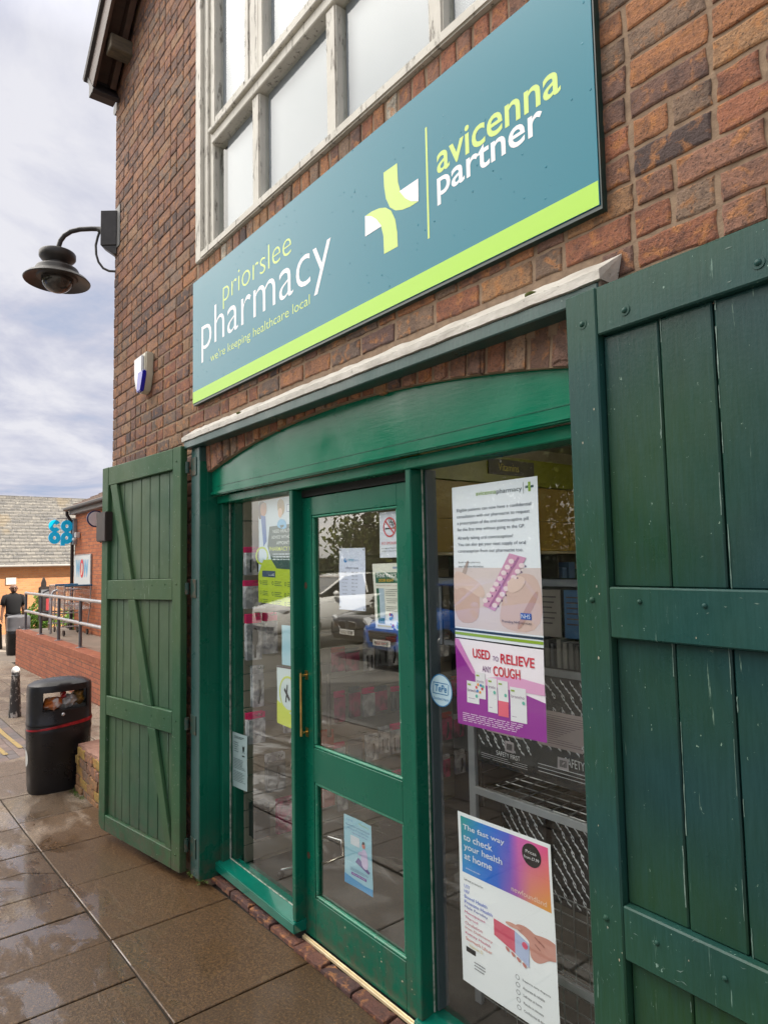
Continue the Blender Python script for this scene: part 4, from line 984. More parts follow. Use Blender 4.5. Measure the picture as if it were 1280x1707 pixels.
for i, s_ in enumerate(['Already taking oral contraception?', 'You can also get your next supply of oral', 'contraception from our pharmacist too.']):
    k.text(s_, 0.06, [0.73, 0.86, 0.83][i], 0.640-0.043*i, 0.667-0.043*i, NAVY)
k.text('Speak to our pharmacy', 0.06, 0.34, 0.487, 0.502, GREY); k.text('team for more information.', 0.06, 0.38, 0.462, 0.477, GREY)
k.rect(0.78, 0.89, 0.155, 0.192, (20, 80, 170), 5, 2); k.lay = 5; k.text('NHS', 0.79, 0.88, 0.161, 0.186, (230, 235, 245)); 
k.lay = 5; k.text('Providing NHS services', 0.58, 0.89, 0.122, 0.142, (50, 60, 80)); k.lay = 1
k.rect(0, 1, 0.045, 0.060, (20, 48, 72), 2); k.rect(0, 1, 0.018, 0.036, (140, 172, 40), 2)
k.done()
# cough poster
r, F = poster('window_poster', 'magenta and white cough relief poster below the tall white one', 'poster', [(-1.810, 1.508), (-1.402, 1.500), (-1.399, 1.202), (-1.808, 1.194)], Y=0.131, base=(240, 232, 243), wave=0.0018)
k = Ink(r, F); MG = (146, 34, 150)
k.poly([(0, 0), (1, 0), (1, 0.42), (0.72, 0.50), (0.42, 0.50), (0.20, 0.62), (0, 0.93)], MG, 1)
k.poly([(0.30, 0.50), (1, 0.50), (1, 0.62), (0.70, 0.66), (0.40, 0.60)], (222, 160, 205), 2)
k.poly([(0, 0.93), (0.20, 0.62), (0.27, 0.58), (0.05, 0.99), (0, 1)], (208, 130, 196), 2)
k.text('USED', 0.22, 0.43, 0.80, 0.91, (205, 30, 62), off=0.02); k.text('TO', 0.46, 0.525, 0.80, 0.855, (110, 40, 120)); k.text('RELIEVE', 0.55, 0.91, 0.785, 0.895, (205, 30, 62), off=0.02)
k.text('ANY', 0.33, 0.435, 0.655, 0.725, (110, 40, 120)); k.text('COUGH', 0.46, 0.76, 0.63, 0.745, (205, 30, 62), off=0.02)
for i, (x0, x1, y0, y1, c2) in enumerate([(0.13, 0.28, 0.27, 0.52, None), (0.24, 0.36, 0.34, 0.64, None), (0.385, 0.495, 0.21, 0.60, None), (0.505, 0.62, 0.19, 0.59, (222, 96, 120)), (0.64, 0.81, 0.16, 0.54, None)]):
    k.rect(x0, x1, y0, y1, (222, 222, 228), 3+i % 2, 2)
    if c2: k.rect(x0, x1, y0, y0+0.17, c2, 5, 1)
    k.rect(x0+0.012, x0+0.05, y1-0.05, y1-0.03, (140, 170, 60), 6, 1)
    k.lay = 3; k.text('broncho', x0+0.012, x1-0.02, y1-0.12, y1-0.085, (110, 60, 120)); k.lay = 1
    k.circle(x1-0.03, y1-0.16, 0.015, 0.02, (90, 175, 160), 6)
    k.lines(x0+0.015, x1-0.02, [y0+0.05, y0+0.09], 0.008, (150, 130, 160), i)
for a in range(6): k.circle(0.285+0.035*cos(a), 0.455+0.045*sin(a), 0.013, 0.017, [(205, 40, 60), (30, 120, 190), (230, 150, 30)][a % 3], 7)
k.lines(0.07, 0.93, [0.135-0.022*i for i in range(5)], 0.008, (225, 200, 228), 5)
k.done()
# home test poster: printed colour gradient
m, t, b = newmat('gradient_print'); cc = node(t, 'ShaderNodeTexCoord'); sp_ = node(t, 'ShaderNodeSeparateXYZ'); t.links.new(cc.outputs['Object'], sp_.inputs[0])
gx = maprange(t, sp_.outputs['X'], -0.19, 0.20); gz_ = maprange(t, sp_.outputs['Z'], 0.36, 0.58)
r1 = node(t, 'ShaderNodeValToRGB'); r2 = node(t, 'ShaderNodeValToRGB'); t.links.new(gx, r1.inputs[0]); t.links.new(gx, r2.inputs[0])
def ramp(r_, L):
    while len(r_.color_ramp.elements) < len(L): r_.color_ramp.elements.new(0.5)
    for e_, (p, c) in zip(r_.color_ramp.elements, L): e_.position = p; e_.color = C4(srgb(*c))
ramp(r1, [(0.0, (20, 130, 215)), (0.40, (45, 100, 205)), (0.62, (170, 90, 170)), (0.78, (222, 150, 80)), (1.0, (225, 170, 30))])
ramp(r2, [(0.0, (20, 150, 150)), (0.28, (20, 120, 210)), (0.55, (80, 95, 205)), (0.66, (205, 100, 180)), (1.0, (228, 80, 130))])
t.links.new(mixc(t, gz_, r1.outputs[0], r2.outputs[0]), b.inputs['Base Color']); b.inputs['Roughness'].default_value = 0.4; MAT_GRAD = m
r, F = poster('window_poster', 'white home health test poster with blue to orange gradient head, lowest on the right window', 'poster', [(-1.822, 0.874), (-1.404, 0.880), (-1.390, 0.275), (-1.818, 0.279)], base=(234, 238, 242), wave=0.0018)
k = Ink(r, F)
k.rect(0.035, 0.975, 0.645, 0.978, MAT_GRAD, 0, 10)
for i, (s_, w_) in enumerate([('The fast way', 0.47), ('to check', 0.335), ('your health', 0.435), ('at home', 0.32)]):
    k.text(s_, 0.065, 0.065+w_, 0.895-0.056*i-(0.008 if s_[0] in 'y' else 0), 0.935-0.056*i, (214, 224, 236), off=0.012)
k.circle(0.81, 0.905, 0.095, 0.062, (26, 24, 28), 2); k.lay = 3; k.text('Prices', 0.755, 0.86, 0.912, 0.930, (220, 220, 225)); k.text('from £7.99', 0.735, 0.885, 0.882, 0.898, (220, 220, 225)); k.lay = 1
k.text('newfoundland', 0.585, 0.935, 0.666, 0.694, (238, 216, 200), off=-0.006)
k.lines(0.08, 0.26, [0.672], 0.006, (170, 195, 225), 3)
k.text('Self-test at home for:', 0.055, 0.28, 0.600, 0.613, (40, 45, 60))
for i, (s_, w_, c) in enumerate([('UTI', 0.06, (40, 90, 200)), ('HIV', 0.06, (40, 90, 200)), ('Bowel Health', 0.26, (40, 90, 200)), ('Prostate Health', 0.315, (70, 90, 200)), ('Male Fertility', 0.265, (100, 100, 180)), ('Menopause', 0.235, (205, 80, 140)), ('Thyroid', 0.15, (205, 80, 130)), ('Ovulation', 0.2, (205, 120, 140)), ('Iron Deficiency', 0.31, (205, 110, 120)), ('Kidney Health', 0.285, (205, 60, 110)), ('Stomach Ulcer', 0.30, (215, 120, 110))]):
    k.text(s_, 0.055, 0.055+w_, 0.558-0.0305*i, 0.577-0.0305*i, c)
k.text('Vitamin D', 0.09, 0.25, 0.222, 0.240, (225, 205, 150))
k.rect(0.055, 0.165, 0.185, 0.215, (20, 20, 24), 1, 1)
k.lines(0.145, 0.28, [0.145, 0.128, 0.110], 0.006, (90, 90, 100), 8)
k.poly([(0.60, 0.48), (0.63, 0.500), (0.70, 0.507), (0.76, 0.50), (0.80, 0.488), (0.86, 0.497), (0.93, 0.502), (0.995, 0.495), (0.995, 0.49), (0.995, 0.41), (0.995, 0.405), (0.93, 0.395), (0.88, 0.368), (0.82, 0.345), (0.755, 0.352), (0.742, 0.40), (0.745, 0.435), (0.70, 0.452), (0.64, 0.462)], (196, 140, 128), 1)
k.poly([(0.50, 0.478), (0.54, 0.490), (0.60, 0.492), (0.66, 0.487), (0.67, 0.474), (0.62, 0.468), (0.54, 0.468)], (206, 154, 140), 5)
for a_, b_ in ((0.80, 0.478), (0.84, 0.468), (0.80, 0.44)): k.line(a_, b_, a_+0.05, b_-0.018, 0.006, (150, 92, 82), 6)
k.poly([(0.385, 0.465), (0.60, 0.455), (0.60, 0.335), (0.385, 0.375)], (206, 88, 112), 3); k.poly([(0.60, 0.455), (0.74, 0.425), (0.735, 0.300), (0.60, 0.335)], (172, 186, 220), 3)
for i in range(4): k.poly([(0.50+0.055*i, 0.350-0.012*i), (0.545+0.055*i, 0.342-0.012*i), (0.54+0.055*i, 0.322-0.012*i), (0.51+0.055*i, 0.328-0.012*i)], (190, 120, 112), 5)
k.circle(0.70, 0.405, 0.028, 0.018, (216, 92, 120), 5)
for i, s_ in enumerate(['Supports early diagnosis', 'Accurate & reliable', 'Self-test at home', 'Results in minutes', 'Confidential & discreet']):
    k.ring(0.61, 0.213-0.040*i, 0.020, 0.013, 0.22, (120, 122, 130), 1); k.text(s_, 0.66, 0.66+[0.27, 0.21, 0.18, 0.19, 0.24][i], 0.207-0.040*i, 0.221-0.040*i, (70, 72, 82))
k.done()
# round sticker
st_ = thing('window_sticker', 'round blue and white sticker low on the right window, left of the posters', 'sticker', (-1.895, 0.131, 1.24))
def FT(u, v, l=1): return (-1.895+u*0.062, 0.1315-0.0005*l, 1.302+v*0.062)
q = MB(); put_poly(q, FT, circ(0, 0, 1, 1, 40), 0, 0); put_ring(q, FT, 0, 0, 1, 1, 0.07, 1, 1); put_text(q, FT, 'TePe', -0.52, 0.52, -0.10, 0.34, 1, 2, off=0.02, shear=0.15)
for a, b_, c, d in ((-0.68, 0.62, 0.42, 0.47), (-0.72, 0.58, -0.25, -0.20)): put_poly(q, FT, [(a, c), (b_, c), (b_, d), (a, d)], 1, 2)
for a in (-0.72, 0.62): put_poly(q, FT, [(a, -0.22), (a+0.05, -0.22), (a+0.10, 0.44), (a+0.05, 0.44)], 1, 2)
put_text(q, FT, 'Stocked Here', -0.66, 0.66, -0.60, -0.42, 1, 2)
obj('sticker_disc', q, [ink(196, 222, 238), ink(30, 120, 180)], st_)
# posters on the door
r, F = poster('door_notice', 'white opening hours sheet with small blue logo taped in the door glass', 'notice', [(-2.583, 1.866), (-2.380, 1.863), (-2.384, 1.580), (-2.590, 1.580)], Y=0.146, base=(222, 229, 250), wave=0.0015)
k = Ink(r, F)
k.circle(0.23, 0.80, 0.06, 0.035, (60, 140, 210), 1); k.circle(0.25, 0.815, 0.03, 0.02, (198, 205, 226), 2); k.text('msn', 0.34, 0.56, 0.785, 0.825, (60, 160, 190)); k.text('care', 0.58, 0.74, 0.79, 0.815, (150, 180, 210))
k.text('OPENING HOURS', 0.24, 0.74, 0.665, 0.690, (80, 84, 100))
for i, d in enumerate(['Monday', 'Tuesday', 'Wednesday', 'Thursday', 'Friday', 'Saturday', 'Sunday']):
    k.text(d, 0.12, 0.12+0.02*len(d)+0.05, 0.60-0.058*i, 0.618-0.058*i, (90, 92, 105)); k.text('9:00 - 5:30' if i < 5 else 'Closed', 0.48, 0.72 if i < 5 else 0.62, 0.60-0.058*i, 0.618-0.058*i, (90, 92, 105))
for x, y in ((0.04, 0.97), (0.95, 0.97), (0.04, 0.04), (0.95, 0.03)): k.circle(x, y, 0.028, 0.014, (150, 155, 170), 2)
k.done()
r, F = poster('no_smoking_sign', 'white no smoking sign in the top right of the door glass', 'sign', [(-2.274, 2.014), (-2.134, 2.013), (-2.132, 1.816), (-2.276, 1.816)], Y=0.146, base=(230, 236, 250), wave=0.0003)
k = Ink(r, F)
RED = (214, 88, 100); k.text('Zz', 0.0, 0.001, 0.0, 0.001, RED)
k.ring(0.5, 0.66, 0.31, 0.22, 0.17, RED, 2); k.rect(0.28, 0.62, 0.615, 0.645, (25, 25, 30), 1, 1); k.rect(0.64, 0.74, 0.615, 0.645, (206, 120, 90), 1, 1)
for x, y in ((0.56, 0.74), (0.62, 0.79), (0.54, 0.80), (0.66, 0.73), (0.70, 0.69)): k.ring(x, y, 0.07, 0.045, 0.30, (30, 30, 36), 1, )
k.line(0.30, 0.80, 0.71, 0.52, 0.055, RED, 3, 1.4)
k.text('NO SMOKING', 0.10, 0.90, 0.285, 0.345, RED); k.text('It is against the law to', 0.12, 0.84, 0.185, 0.22, (50, 52, 62)); k.text('smoke in these premises', 0.12, 0.90, 0.125, 0.16, (50, 52, 62)); k.done()
r, F = poster('door_notice', 'cream think twice poster with green heading on the door glass', 'notice', [(-2.334, 1.790), (-2.140, 1.793), (-2.132, 1.511), (-2.316, 1.510)], Y=0.147, base=(232, 232, 222), wave=0.0015)
k = Ink(r, F); GR = (22, 96, 72)
k.rect(0.10, 0.88, 0.70, 0.86, GR, 1, 4); k.text('THINK TWICE', 0.13, 0.86, 0.785, 0.845, (232, 236, 232), off=0.02); k.text('ORDER RIGHT', 0.22, 0.77, 0.72, 0.765, (232, 190, 50), off=0.01)
for x, y in ((0.19, 0.86), (0.26, 0.865), (0.48, 0.855)): k.circle(x, y, 0.035, 0.012, (214, 222, 222), 2)
k.text('Only request the medicines you need', 0.12, 0.90, 0.652, 0.670, (150, 60, 50)); k.rect(0.10, 0.20, 0.16, 0.62, GR, 1, 4); k.rect(0.20, 0.40, 0.16, 0.62, (176, 196, 212), 1, 4); k.rect(0.12, 0.38, 0.08, 0.17, GR, 2, 2)
k.lines(0.46, 0.92, [0.60, 0.57, 0.54, 0.51, 0.46, 0.43, 0.40, 0.34, 0.31, 0.28], 0.008, (120, 120, 116), 4); k.rect(0.08, 0.62, 0.03, 0.06, (214, 196, 110), 2, 3)
rr = random.Random(2)
for i in range(26): k.circle(rr.uniform(0.58, 0.98), rr.uniform(0.0, 0.24), rr.uniform(0.015, 0.05), rr.uniform(0.008, 0.03), rr.choice([(80, 90, 170), (200, 110, 140), (190, 60, 80), (230, 220, 225), (90, 150, 190)]), 2+i % 3)
k.rect(0.74, 0.90, 0.915, 0.945, (150, 165, 190), 1, 1); k.done()
r, F = poster('door_notice', 'pale blue sheet with a pharmacist drawing in the lower door glass', 'notice', [(-2.576, 0.653), (-2.372, 0.655), (-2.366, 0.361), (-2.574, 0.355)], Y=0.146, base=(150, 200, 218), wave=0.0015)
k = Ink(r, F)
k.text('NHS', 0.12, 0.32, 0.93, 0.955, (90, 150, 200)); k.text('Pharmacy', 0.55, 0.92, 0.925, 0.955, (150, 190, 110))
k.text('Medication prescribing &', 0.07, 0.93, 0.855, 0.885, (50, 90, 150)); k.text('discharge at your pharmacy', 0.14, 0.90, 0.81, 0.84, (60, 110, 170)); k.text('request your delivery', 0.30, 0.86, 0.765, 0.79, (90, 80, 160))
k.rect(0.24, 0.56, 0.60, 0.735, (206, 214, 224), 1, 2)
k.poly([(0.62, 0.33), (0.86, 0.33), (0.86, 0.55), (0.78, 0.62), (0.66, 0.60), (0.60, 0.50)], (198, 186, 220), 2); k.circle(0.71, 0.655, 0.06, 0.035, (196, 120, 110), 3); k.poly([(0.65, 0.67), (0.77, 0.69), (0.76, 0.72), (0.68, 0.715)], (40, 36, 60), 4)
k.poly([(0.38, 0.36), (0.86, 0.28), (0.92, 0.32), (0.50, 0.45)], (70, 60, 140), 1); k.line(0.50, 0.50, 0.64, 0.55, 0.05, (198, 186, 220), 3)
k.lines(0.2, 0.88, [0.25, 0.235, 0.22], 0.007, (90, 140, 170), 4); k.rect(0.24, 0.78, 0.155, 0.195, (110, 70, 160), 1, 3); k.text('Ask our team today', 0.29, 0.73, 0.165, 0.187, (225, 220, 235))
k.poly([(0, 0), (1, 0), (1, 0.10), (0.7, 0.085), (0.35, 0.105), (0, 0.14)], (50, 150, 205), 2); k.done()
# posters in the narrow left window
r, F = poster('window_poster', 'green and white pharmacy advice poster in the narrow left window', 'poster', [(-3.356, 2.150), (-2.900, 2.150), (-2.900, 1.572), (-3.362, 1.586)], base=(188, 206, 218), wave=0.002)
k = Ink(r, F); DG = (26, 72, 70); LG = (170, 192, 30); sc = 0.76
def px(x): return x*sc/1.0
k.poly([(0, 0.0), (1, 0.0), (1, 0.42), (0.5, 0.43), (0.12, 0.42), (0.0, 0.28)], LG, 1)
k.ring(0.08, 0.46, 0.16, 0.09, 0.22, LG, 0)
k.poly([(0.28, 0.74), (1, 0.75), (1, 0.33), (0.45, 0.34), (0.32, 0.42), (0.22, 0.55)], DG, 2)
for i, (s_, w_) in enumerate([('NEED HEALTHCARE', 0.52), ('ADVICE WITHOUT AN', 0.60), ('APPOINTMENT?', 0.45)]): k.text(s_, [0.37, 0.33, 0.45][i], 0.96, 0.675-0.055*i, 0.705-0.055*i, (214, 226, 226))
k.text('PHARMACY FIRST', 0.27, 0.94, 0.505, 0.545, (190, 205, 60), off=0.01)
k.lines(0.36, 0.98, [0.47, 0.445, 0.42], 0.010, (190, 205, 210), 4); k.rect(0.10, 0.42, 0.255, 0.315, (30, 60, 96), 3, 2); k.text('Talk to us about:', 0.12, 0.40, 0.27, 0.30, (225, 230, 235))
for x in (0.06, 0.36, 0.66):
    for y in (0.20, 0.10, 0.02): k.ring(x, y, 0.022, 0.018, 0.3, (70, 100, 40), 3); k.lines(x+0.05, x+0.22, [y+0.012, y-0.006, y-0.022], 0.007, (80, 110, 50), int(x*10))
k.poly([(0.0, 0.80), (0.14, 0.86), (0.20, 0.96), (0.12, 1.0), (0.0, 1.0)], (60, 46, 40), 1); k.poly([(0.05, 0.98), (0.20, 0.985), (0.22, 0.90), (0.16, 0.84), (0.06, 0.86)], (176, 124, 98), 2); k.poly([(0.06, 0.86), (0.18, 0.845), (0.20, 0.60), (0.12, 0.55)], (30, 96, 170), 2)
k.poly([(0.48, 0.99), (0.62, 0.99), (0.66, 0.88), (0.58, 0.82), (0.48, 0.88)], (150, 120, 60), 2); k.circle(0.55, 0.86, 0.05, 0.045, (206, 168, 142), 3); k.poly([(0.50, 0.80), (0.66, 0.80), (0.72, 0.70), (0.46, 0.72)], (90, 170, 214), 2)
k.rect(0.70, 0.86, 0.86, 0.93, (50, 80, 150), 2, 1); k.rect(0.71, 0.85, 0.865, 0.925, (200, 215, 228), 3, 1); k.done()
r, F = poster('window_poster', 'small pale blue card behind the mullion of the left window', 'poster', [(-3.106, 1.476), (-2.905, 1.480), (-2.905, 1.274), (-3.108, 1.270)], base=(160, 200, 216), wave=0.001)
r, F = poster('window_poster', 'small white and lime card under the pale blue one in the left window', 'poster', [(-3.158, 1.260), (-2.905, 1.268), (-2.905, 0.952), (-3.158, 0.962)], base=(200, 214, 218), wave=0.001)
k = Ink(r, F); k.poly([(0, 0), (1, 0), (1, 0.30), (0.55, 0.22), (0.25, 0.34), (0, 0.40)], (196, 208, 70), 1); k.ring(0.45, 0.55, 0.36, 0.30, 0.12, (196, 208, 90), 1); k.line(0.3, 0.62, 0.5, 0.45, 0.06, (30, 34, 44), 2); k.line(0.35, 0.40, 0.42, 0.7, 0.04, (30, 34, 44), 2); k.rect(0.0, 1.0, 0.97, 1.0, (60, 40, 50), 2, 2); k.done()
r, F = poster('window_notice', 'small white recycling notice low at the left edge of the left window', 'notice', [(-3.690, 0.818), (-3.506, 0.826), (-3.507, 0.518), (-3.690, 0.508)], base=(180, 198, 204), wave=0.001)
k = Ink(r, F); k.lines(0.12, 0.88, [0.93, 0.905], 0.012, (80, 90, 95), 3); k.lines(0.10, 0.48, [0.82, 0.78, 0.74, 0.70, 0.66], 0.012, (90, 100, 105), 4)
k.line(0.70, 0.80, 0.84, 0.66, 0.025, (20, 22, 26), 1, 1.6); k.line(0.84, 0.80, 0.70, 0.66, 0.025, (20, 22, 26), 1, 1.6); k.rect(0.71, 0.83, 0.70, 0.78, (40, 42, 46), 1, 1); k.rect(0.69, 0.85, 0.60, 0.625, (15, 15, 18), 1, 1)
k.lines(0.08, 0.90, [0.52-0.028*i for i in range(7)], 0.010, (90, 100, 105), 5); k.lines(0.08, 0.90, [0.29-0.028*i for i in range(7)], 0.010, (90, 100, 105), 6); k.done()
# ---------------------------------------------------------------- the shop inside
IX0, IX1, IY1, IZ0, IZ1 = -3.655, 1.0, 5.2, 0.045, 2.75
MAT_SLATW = M('greige_slatwall', (0.30, 0.27, 0.21), 0.5, (0.26, 0.23, 0.18), 3)
MAT_INW = M('interior_cream', (0.42, 0.38, 0.28), 0.7)
inner = part('interior_wall', [(IX0-0.03, IX0-0.012, 0.31, IY1, IZ0, IZ1), (IX0-0.03, IX1, IY1, IY1+0.03, IZ0, IZ1), (IX1, IX1+0.03, 0.31, IY1, IZ0, IZ1)], MAT_INW, bevel=0)
part('interior_ceiling', [(IX0-0.03, IX1, 0.175, IY1, IZ1, IZ1+0.03)], M('ceiling_white', (0.6, 0.59, 0.55), 0.8), bevel=0)
part('interior_floor', [(IX0-0.03, IX1, 0.171, IY1, IZ0-0.03, IZ0)], M('charcoal_carpet_tiles', (0.055, 0.050, 0.043), 0.9, (0.035, 0.032, 0.028), 9, bs=220, bst=0.5), bevel=0)
slw = thing('slatwall', 'greige slatted display wall inside the shop on the left', 'display wall', (IX0, 2.0, IZ0))
q = MB(); z = IZ0+0.02
while z < 1.86:
    q.box(IX0-0.010, IX0, 0.19, 4.9, z, z+0.094); z += 0.0985
obj('slat_panel', q, MAT_SLATW, slw, bevel=0.003)
q = MB(); z = 1.90
while z < 2.38:
    q.box(IX0-0.010, IX0+0.001, 0.19, 1.40, z, z+0.160); z += 0.164
obj('upper_panel', q, MAT_SLATW, slw, bevel=0.003)
MAT_OLIVE = M('ochre_cabinet', (0.34, 0.235, 0.045), 0.45, (0.28, 0.19, 0.035), 2); MAT_LGN = M('lime_pelmet', (0.20, 0.22, 0.005), 0.4)
cab = thing('wall_cabinet', 'long ochre cabinet with lime pelmet high on the inside wall, seen through the right window', 'cabinet', (IX0+0.1, 2.8, 1.86))
q = MB()
for a in (1.45, 2.30, 3.15, 4.0): q.box(IX0+0.002, IX0+0.20, a+0.002, a+0.846, 1.86, 2.10); q.box(IX0+0.002, IX0+0.20, a+0.002, a+0.846, 2.103, 2.38)
obj('cabinet_door', q, MAT_OLIVE, cab, bevel=0.002)
q = MB(); q.box(IX0+0.002, IX0+0.225, 1.44, 4.86, 2.385, 2.60); obj('pelmet', q, MAT_LGN, cab, bevel=0.002)
q = MB(); q.box(IX0+0.005, IX0+0.21, 1.44, 4.86, 1.835, 1.858); obj('shelf_edge', q, M('pale_edge', (0.40, 0.36, 0.24), 0.5), cab, bevel=0.002)
vs_ = thing('aisle_sign', 'dark aisle sign reading Vitamins on the lime pelmet', 'sign', (IX0+0.23, 2.4, 2.45))
q = MB(); q.box(IX0+0.228, IX0+0.236, 2.12, 2.66, 2.455, 2.575); obj('board', q, flat('sign_dark', (0.05, 0.045, 0.035)), vs_)
q = MB(); put_text(q, lambda u, v_, l: (IX0+0.2365+0.0006*l, u, v_), 'Vitamins', 2.23, 2.47, 2.485, 2.545, 0, 1); obj('lettering', q, ink(200, 190, 90), vs_)
# goods shelves below the cabinet
gs = thing('goods_shelf', 'dark shelving filled with small boxes under the ochre cabinet', 'shelf', (IX0+0.15, 2.8, 0.1))
q = MB(); MAT_DSH = M('dark_shelf', (0.035, 0.032, 0.03), 0.5)
for z in (0.30, 0.62, 0.94, 1.26, 1.58): q.box(IX0+0.002, IX0+0.30, 1.9, 4.8, z-0.012, z)
for y_ in (1.895, 2.86, 3.83, 4.79): q.box(IX0+0.002, IX0+0.28, y_, y_+0.02, 0.05, 1.83)
obj('shelf_board', q, MAT_DSH, gs, bevel=0.002)
CN = ['dark red', 'cream', 'dark blue', 'orange brown', 'dark green', 'white', 'maroon']
cols = [flat('goods_%d' % i, c, 0.4) for i, c in enumerate([(0.35, 0.03, 0.03), (0.30, 0.28, 0.20), (0.04, 0.10, 0.22), (0.30, 0.12, 0.03), (0.03, 0.13, 0.06), (0.45, 0.44, 0.42), (0.20, 0.02, 0.08)])]
gb0 = None
for z in (0.62, 0.94, 1.26, 1.58):
    y_ = 1.93; nb = {}
    while y_ < 4.7:
        w_ = ru(0.05, 0.11); h = ru(0.10, 0.20); d_ = ru(0.10, 0.2)
        ci = rnd.randrange(len(cols)); 
        q = MB(); q.box(-d_, 0, 0, w_, 0, h)
        if ru(0, 1) < 0.95 and (y_ < 2.25 if z < 1.5 else (y_ < 2.2 or 2.9 < y_ < 3.7)):
            nb[ci] = nb.get(ci, 0)+1
            o = obj('goods_box', q, cols[ci], None, bevel=0.002, origin=(0, 0, 0)); o.location = (IX0+0.28, y_, z+0.0005)
            tag(o, '%s %s carton from the window on the %s inside shelf' % (['first', 'second', 'third', 'fourth', 'fifth', 'sixth', 'seventh', 'eighth'][nb[ci]-1], CN[ci], {0.62: 'lowest', 0.94: 'third', 1.26: 'second', 1.58: 'top'}[z]), 'carton', 'cartons on the inside shelves')
        y_ += w_+ru(0.004, 0.03)
# hanging packs on prongs
MAT_PRONG = M('chrome', (0.75, 0.75, 0.75), 0.15, metal=1.0)
MAT_PINK = M('magenta_header', (0.78, 0.006, 0.16), 0.35); MAT_BLIS = M('clear_blister', (0.75, 0.75, 0.78), 0.12, (0.30, 0.30, 0.33), 14, spec=0.8, thr=(0.4, 0.55)); MAT_BLK = M('black_tool', (0.012, 0.012, 0.014), 0.3)
def hang_pack(loc, w_, h, head, back, tool, label, group, n=3):
    r = thing('hanging_pack', label, 'packet', loc, group)
    q = MB(); q.tube([(loc[0]-0.09, loc[1]-0.01, loc[2]+h-0.012), (loc[0]+0.075, loc[1]-0.01, loc[2]+h-0.012), (loc[0]+0.085, loc[1]-0.01, loc[2]+h+0.004)], 0.0022, 6); q.tube([(loc[0]-0.09, loc[1]+0.012, loc[2]+h-0.012), (loc[0]+0.075, loc[1]+0.012, loc[2]+h-0.012), (loc[0]+0.085, loc[1]+0.012, loc[2]+h+0.004)], 0.0022, 6)
    obj('prong', q, MAT_PRONG, r, smooth=True)
    q = MB(); q2 = MB(); q3 = MB()
    for i in range(n):
        x = loc[0]+0.014*i; t_ = ru(-0.004, 0.004)
        q.box(x, x+0.003, loc[1]-w_/2+t_, loc[1]+w_/2+t_, loc[2]+h*0.80, loc[2]+h); q2.box(x, x+0.010, loc[1]-w_/2+t_, loc[1]+w_/2+t_, loc[2], loc[2]+h*0.795)
    x = loc[0]+0.014*(n-1)+0.011
    if tool == 'oval': q3.prism(circ(loc[1], loc[2]+h*0.50, w_*0.20, h*0.20, 20), lambda y_, z: (x, y_, z), lambda y_, z: (x+0.006, y_, z)); q3.box(x, x+0.005, loc[1]-w_*0.06, loc[1]+w_*0.06, loc[2]+h*0.05, loc[2]+h*0.33)
    elif tool == 'bars':
        for dy_ in (-0.25, 0.22): q3.box(x, x+0.004, loc[1]+w_*dy_-0.004, loc[1]+w_*dy_+0.004, loc[2]+h*0.1, loc[2]+h*0.55)
    elif tool == 'comb': q3.tube([(x+0.002, loc[1]-w_*0.05, loc[2]+h*0.08), (x+0.002, loc[1]+w_*0.1, loc[2]+h*0.35), (x+0.002, loc[1]+w_*0.05, loc[2]+h*0.66)], 0.006, 8)
    obj('header_card', q, head, r, bevel=0.001); obj('blister', q2, back, r, bevel=0.003)
    if tool: obj('tool', q3, MAT_BLK, r)
    return r
GP_ = 'packets hanging on the slatwall prongs'
XP = IX0+0.10
hang_pack((XP, 0.190, 1.735), 0.10, 0.165, MAT_PINK, MAT_BLIS, 'bars', 'topmost pink headed packet on the slatwall in the left window', GP_)
hang_pack((XP, 0.305, 1.745), 0.07, 0.155, MAT_PINK, MAT_BLIS, 'bars', 'narrow pink headed packet beside the topmost one', GP_)
hang_pack((XP, 0.200, 1.540), 0.13, 0.165, MAT_PINK, MAT_BLIS, None, 'second pink headed packet down in the left window, pale strips inside', GP_)
hang_pack((XP, 0.190, 1.245), 0.10, 0.265, MAT_PINK, MAT_BLIS, 'oval', 'pink headed packet holding an oval black brush', GP_)
hang_pack((XP, 0.300, 1.270), 0.08, 0.240, MAT_PINK, MAT_BLIS, None, 'pink headed pale packet right of the oval brush', GP_)
hang_pack((XP, 0.215, 0.975), 0.07, 0.235, MAT_BLIS, MAT_BLIS, 'comb', 'pale packet holding a curved black comb', GP_)
hang_pack((XP, 0.200, 0.770), 0.11, 0.175, MAT_PINK, MAT_BLIS, None, 'lowest pink headed packet, under the black comb', GP_)
hang_pack((XP, 0.420, 0.790), 0.06, 0.175, MAT_PINK, MAT_BLIS, None, 'small pink headed packet deeper in the left window', GP_, 2)
MAT_GRYP = M('grey_card', (0.13, 0.14, 0.15), 0.4); MAT_PKB = M('pink_pouch', (0.42, 0.035, 0.12), 0.25, (0.12, 0.02, 0.05), 14, thr=(0.45, 0.6)); MAT_REDP = M('red_card', (0.40, 0.03, 0.015), 0.4)
hang_pack((XP, 0.330, 0.475), 0.12, 0.215, MAT_BLIS, MAT_GRYP, 'comb', 'grey packet with scissors low in the left window', GP_)
hang_pack((XP, 0.215, 0.255), 0.10, 0.185, MAT_BLK, MAT_BLK, None, 'stack of black packets at the foot of the slatwall', GP_, 6)
hang_pack((XP, 0.400, 0.225), 0.13, 0.195, MAT_PKB, MAT_PKB, None, 'pink pouch low on the slatwall', GP_)
hang_pack((XP, 0.690, 0.30), 0.09, 0.46, MAT_REDP, MAT_REDP, None, 'tall red card packet beside the door mullion', GP_)
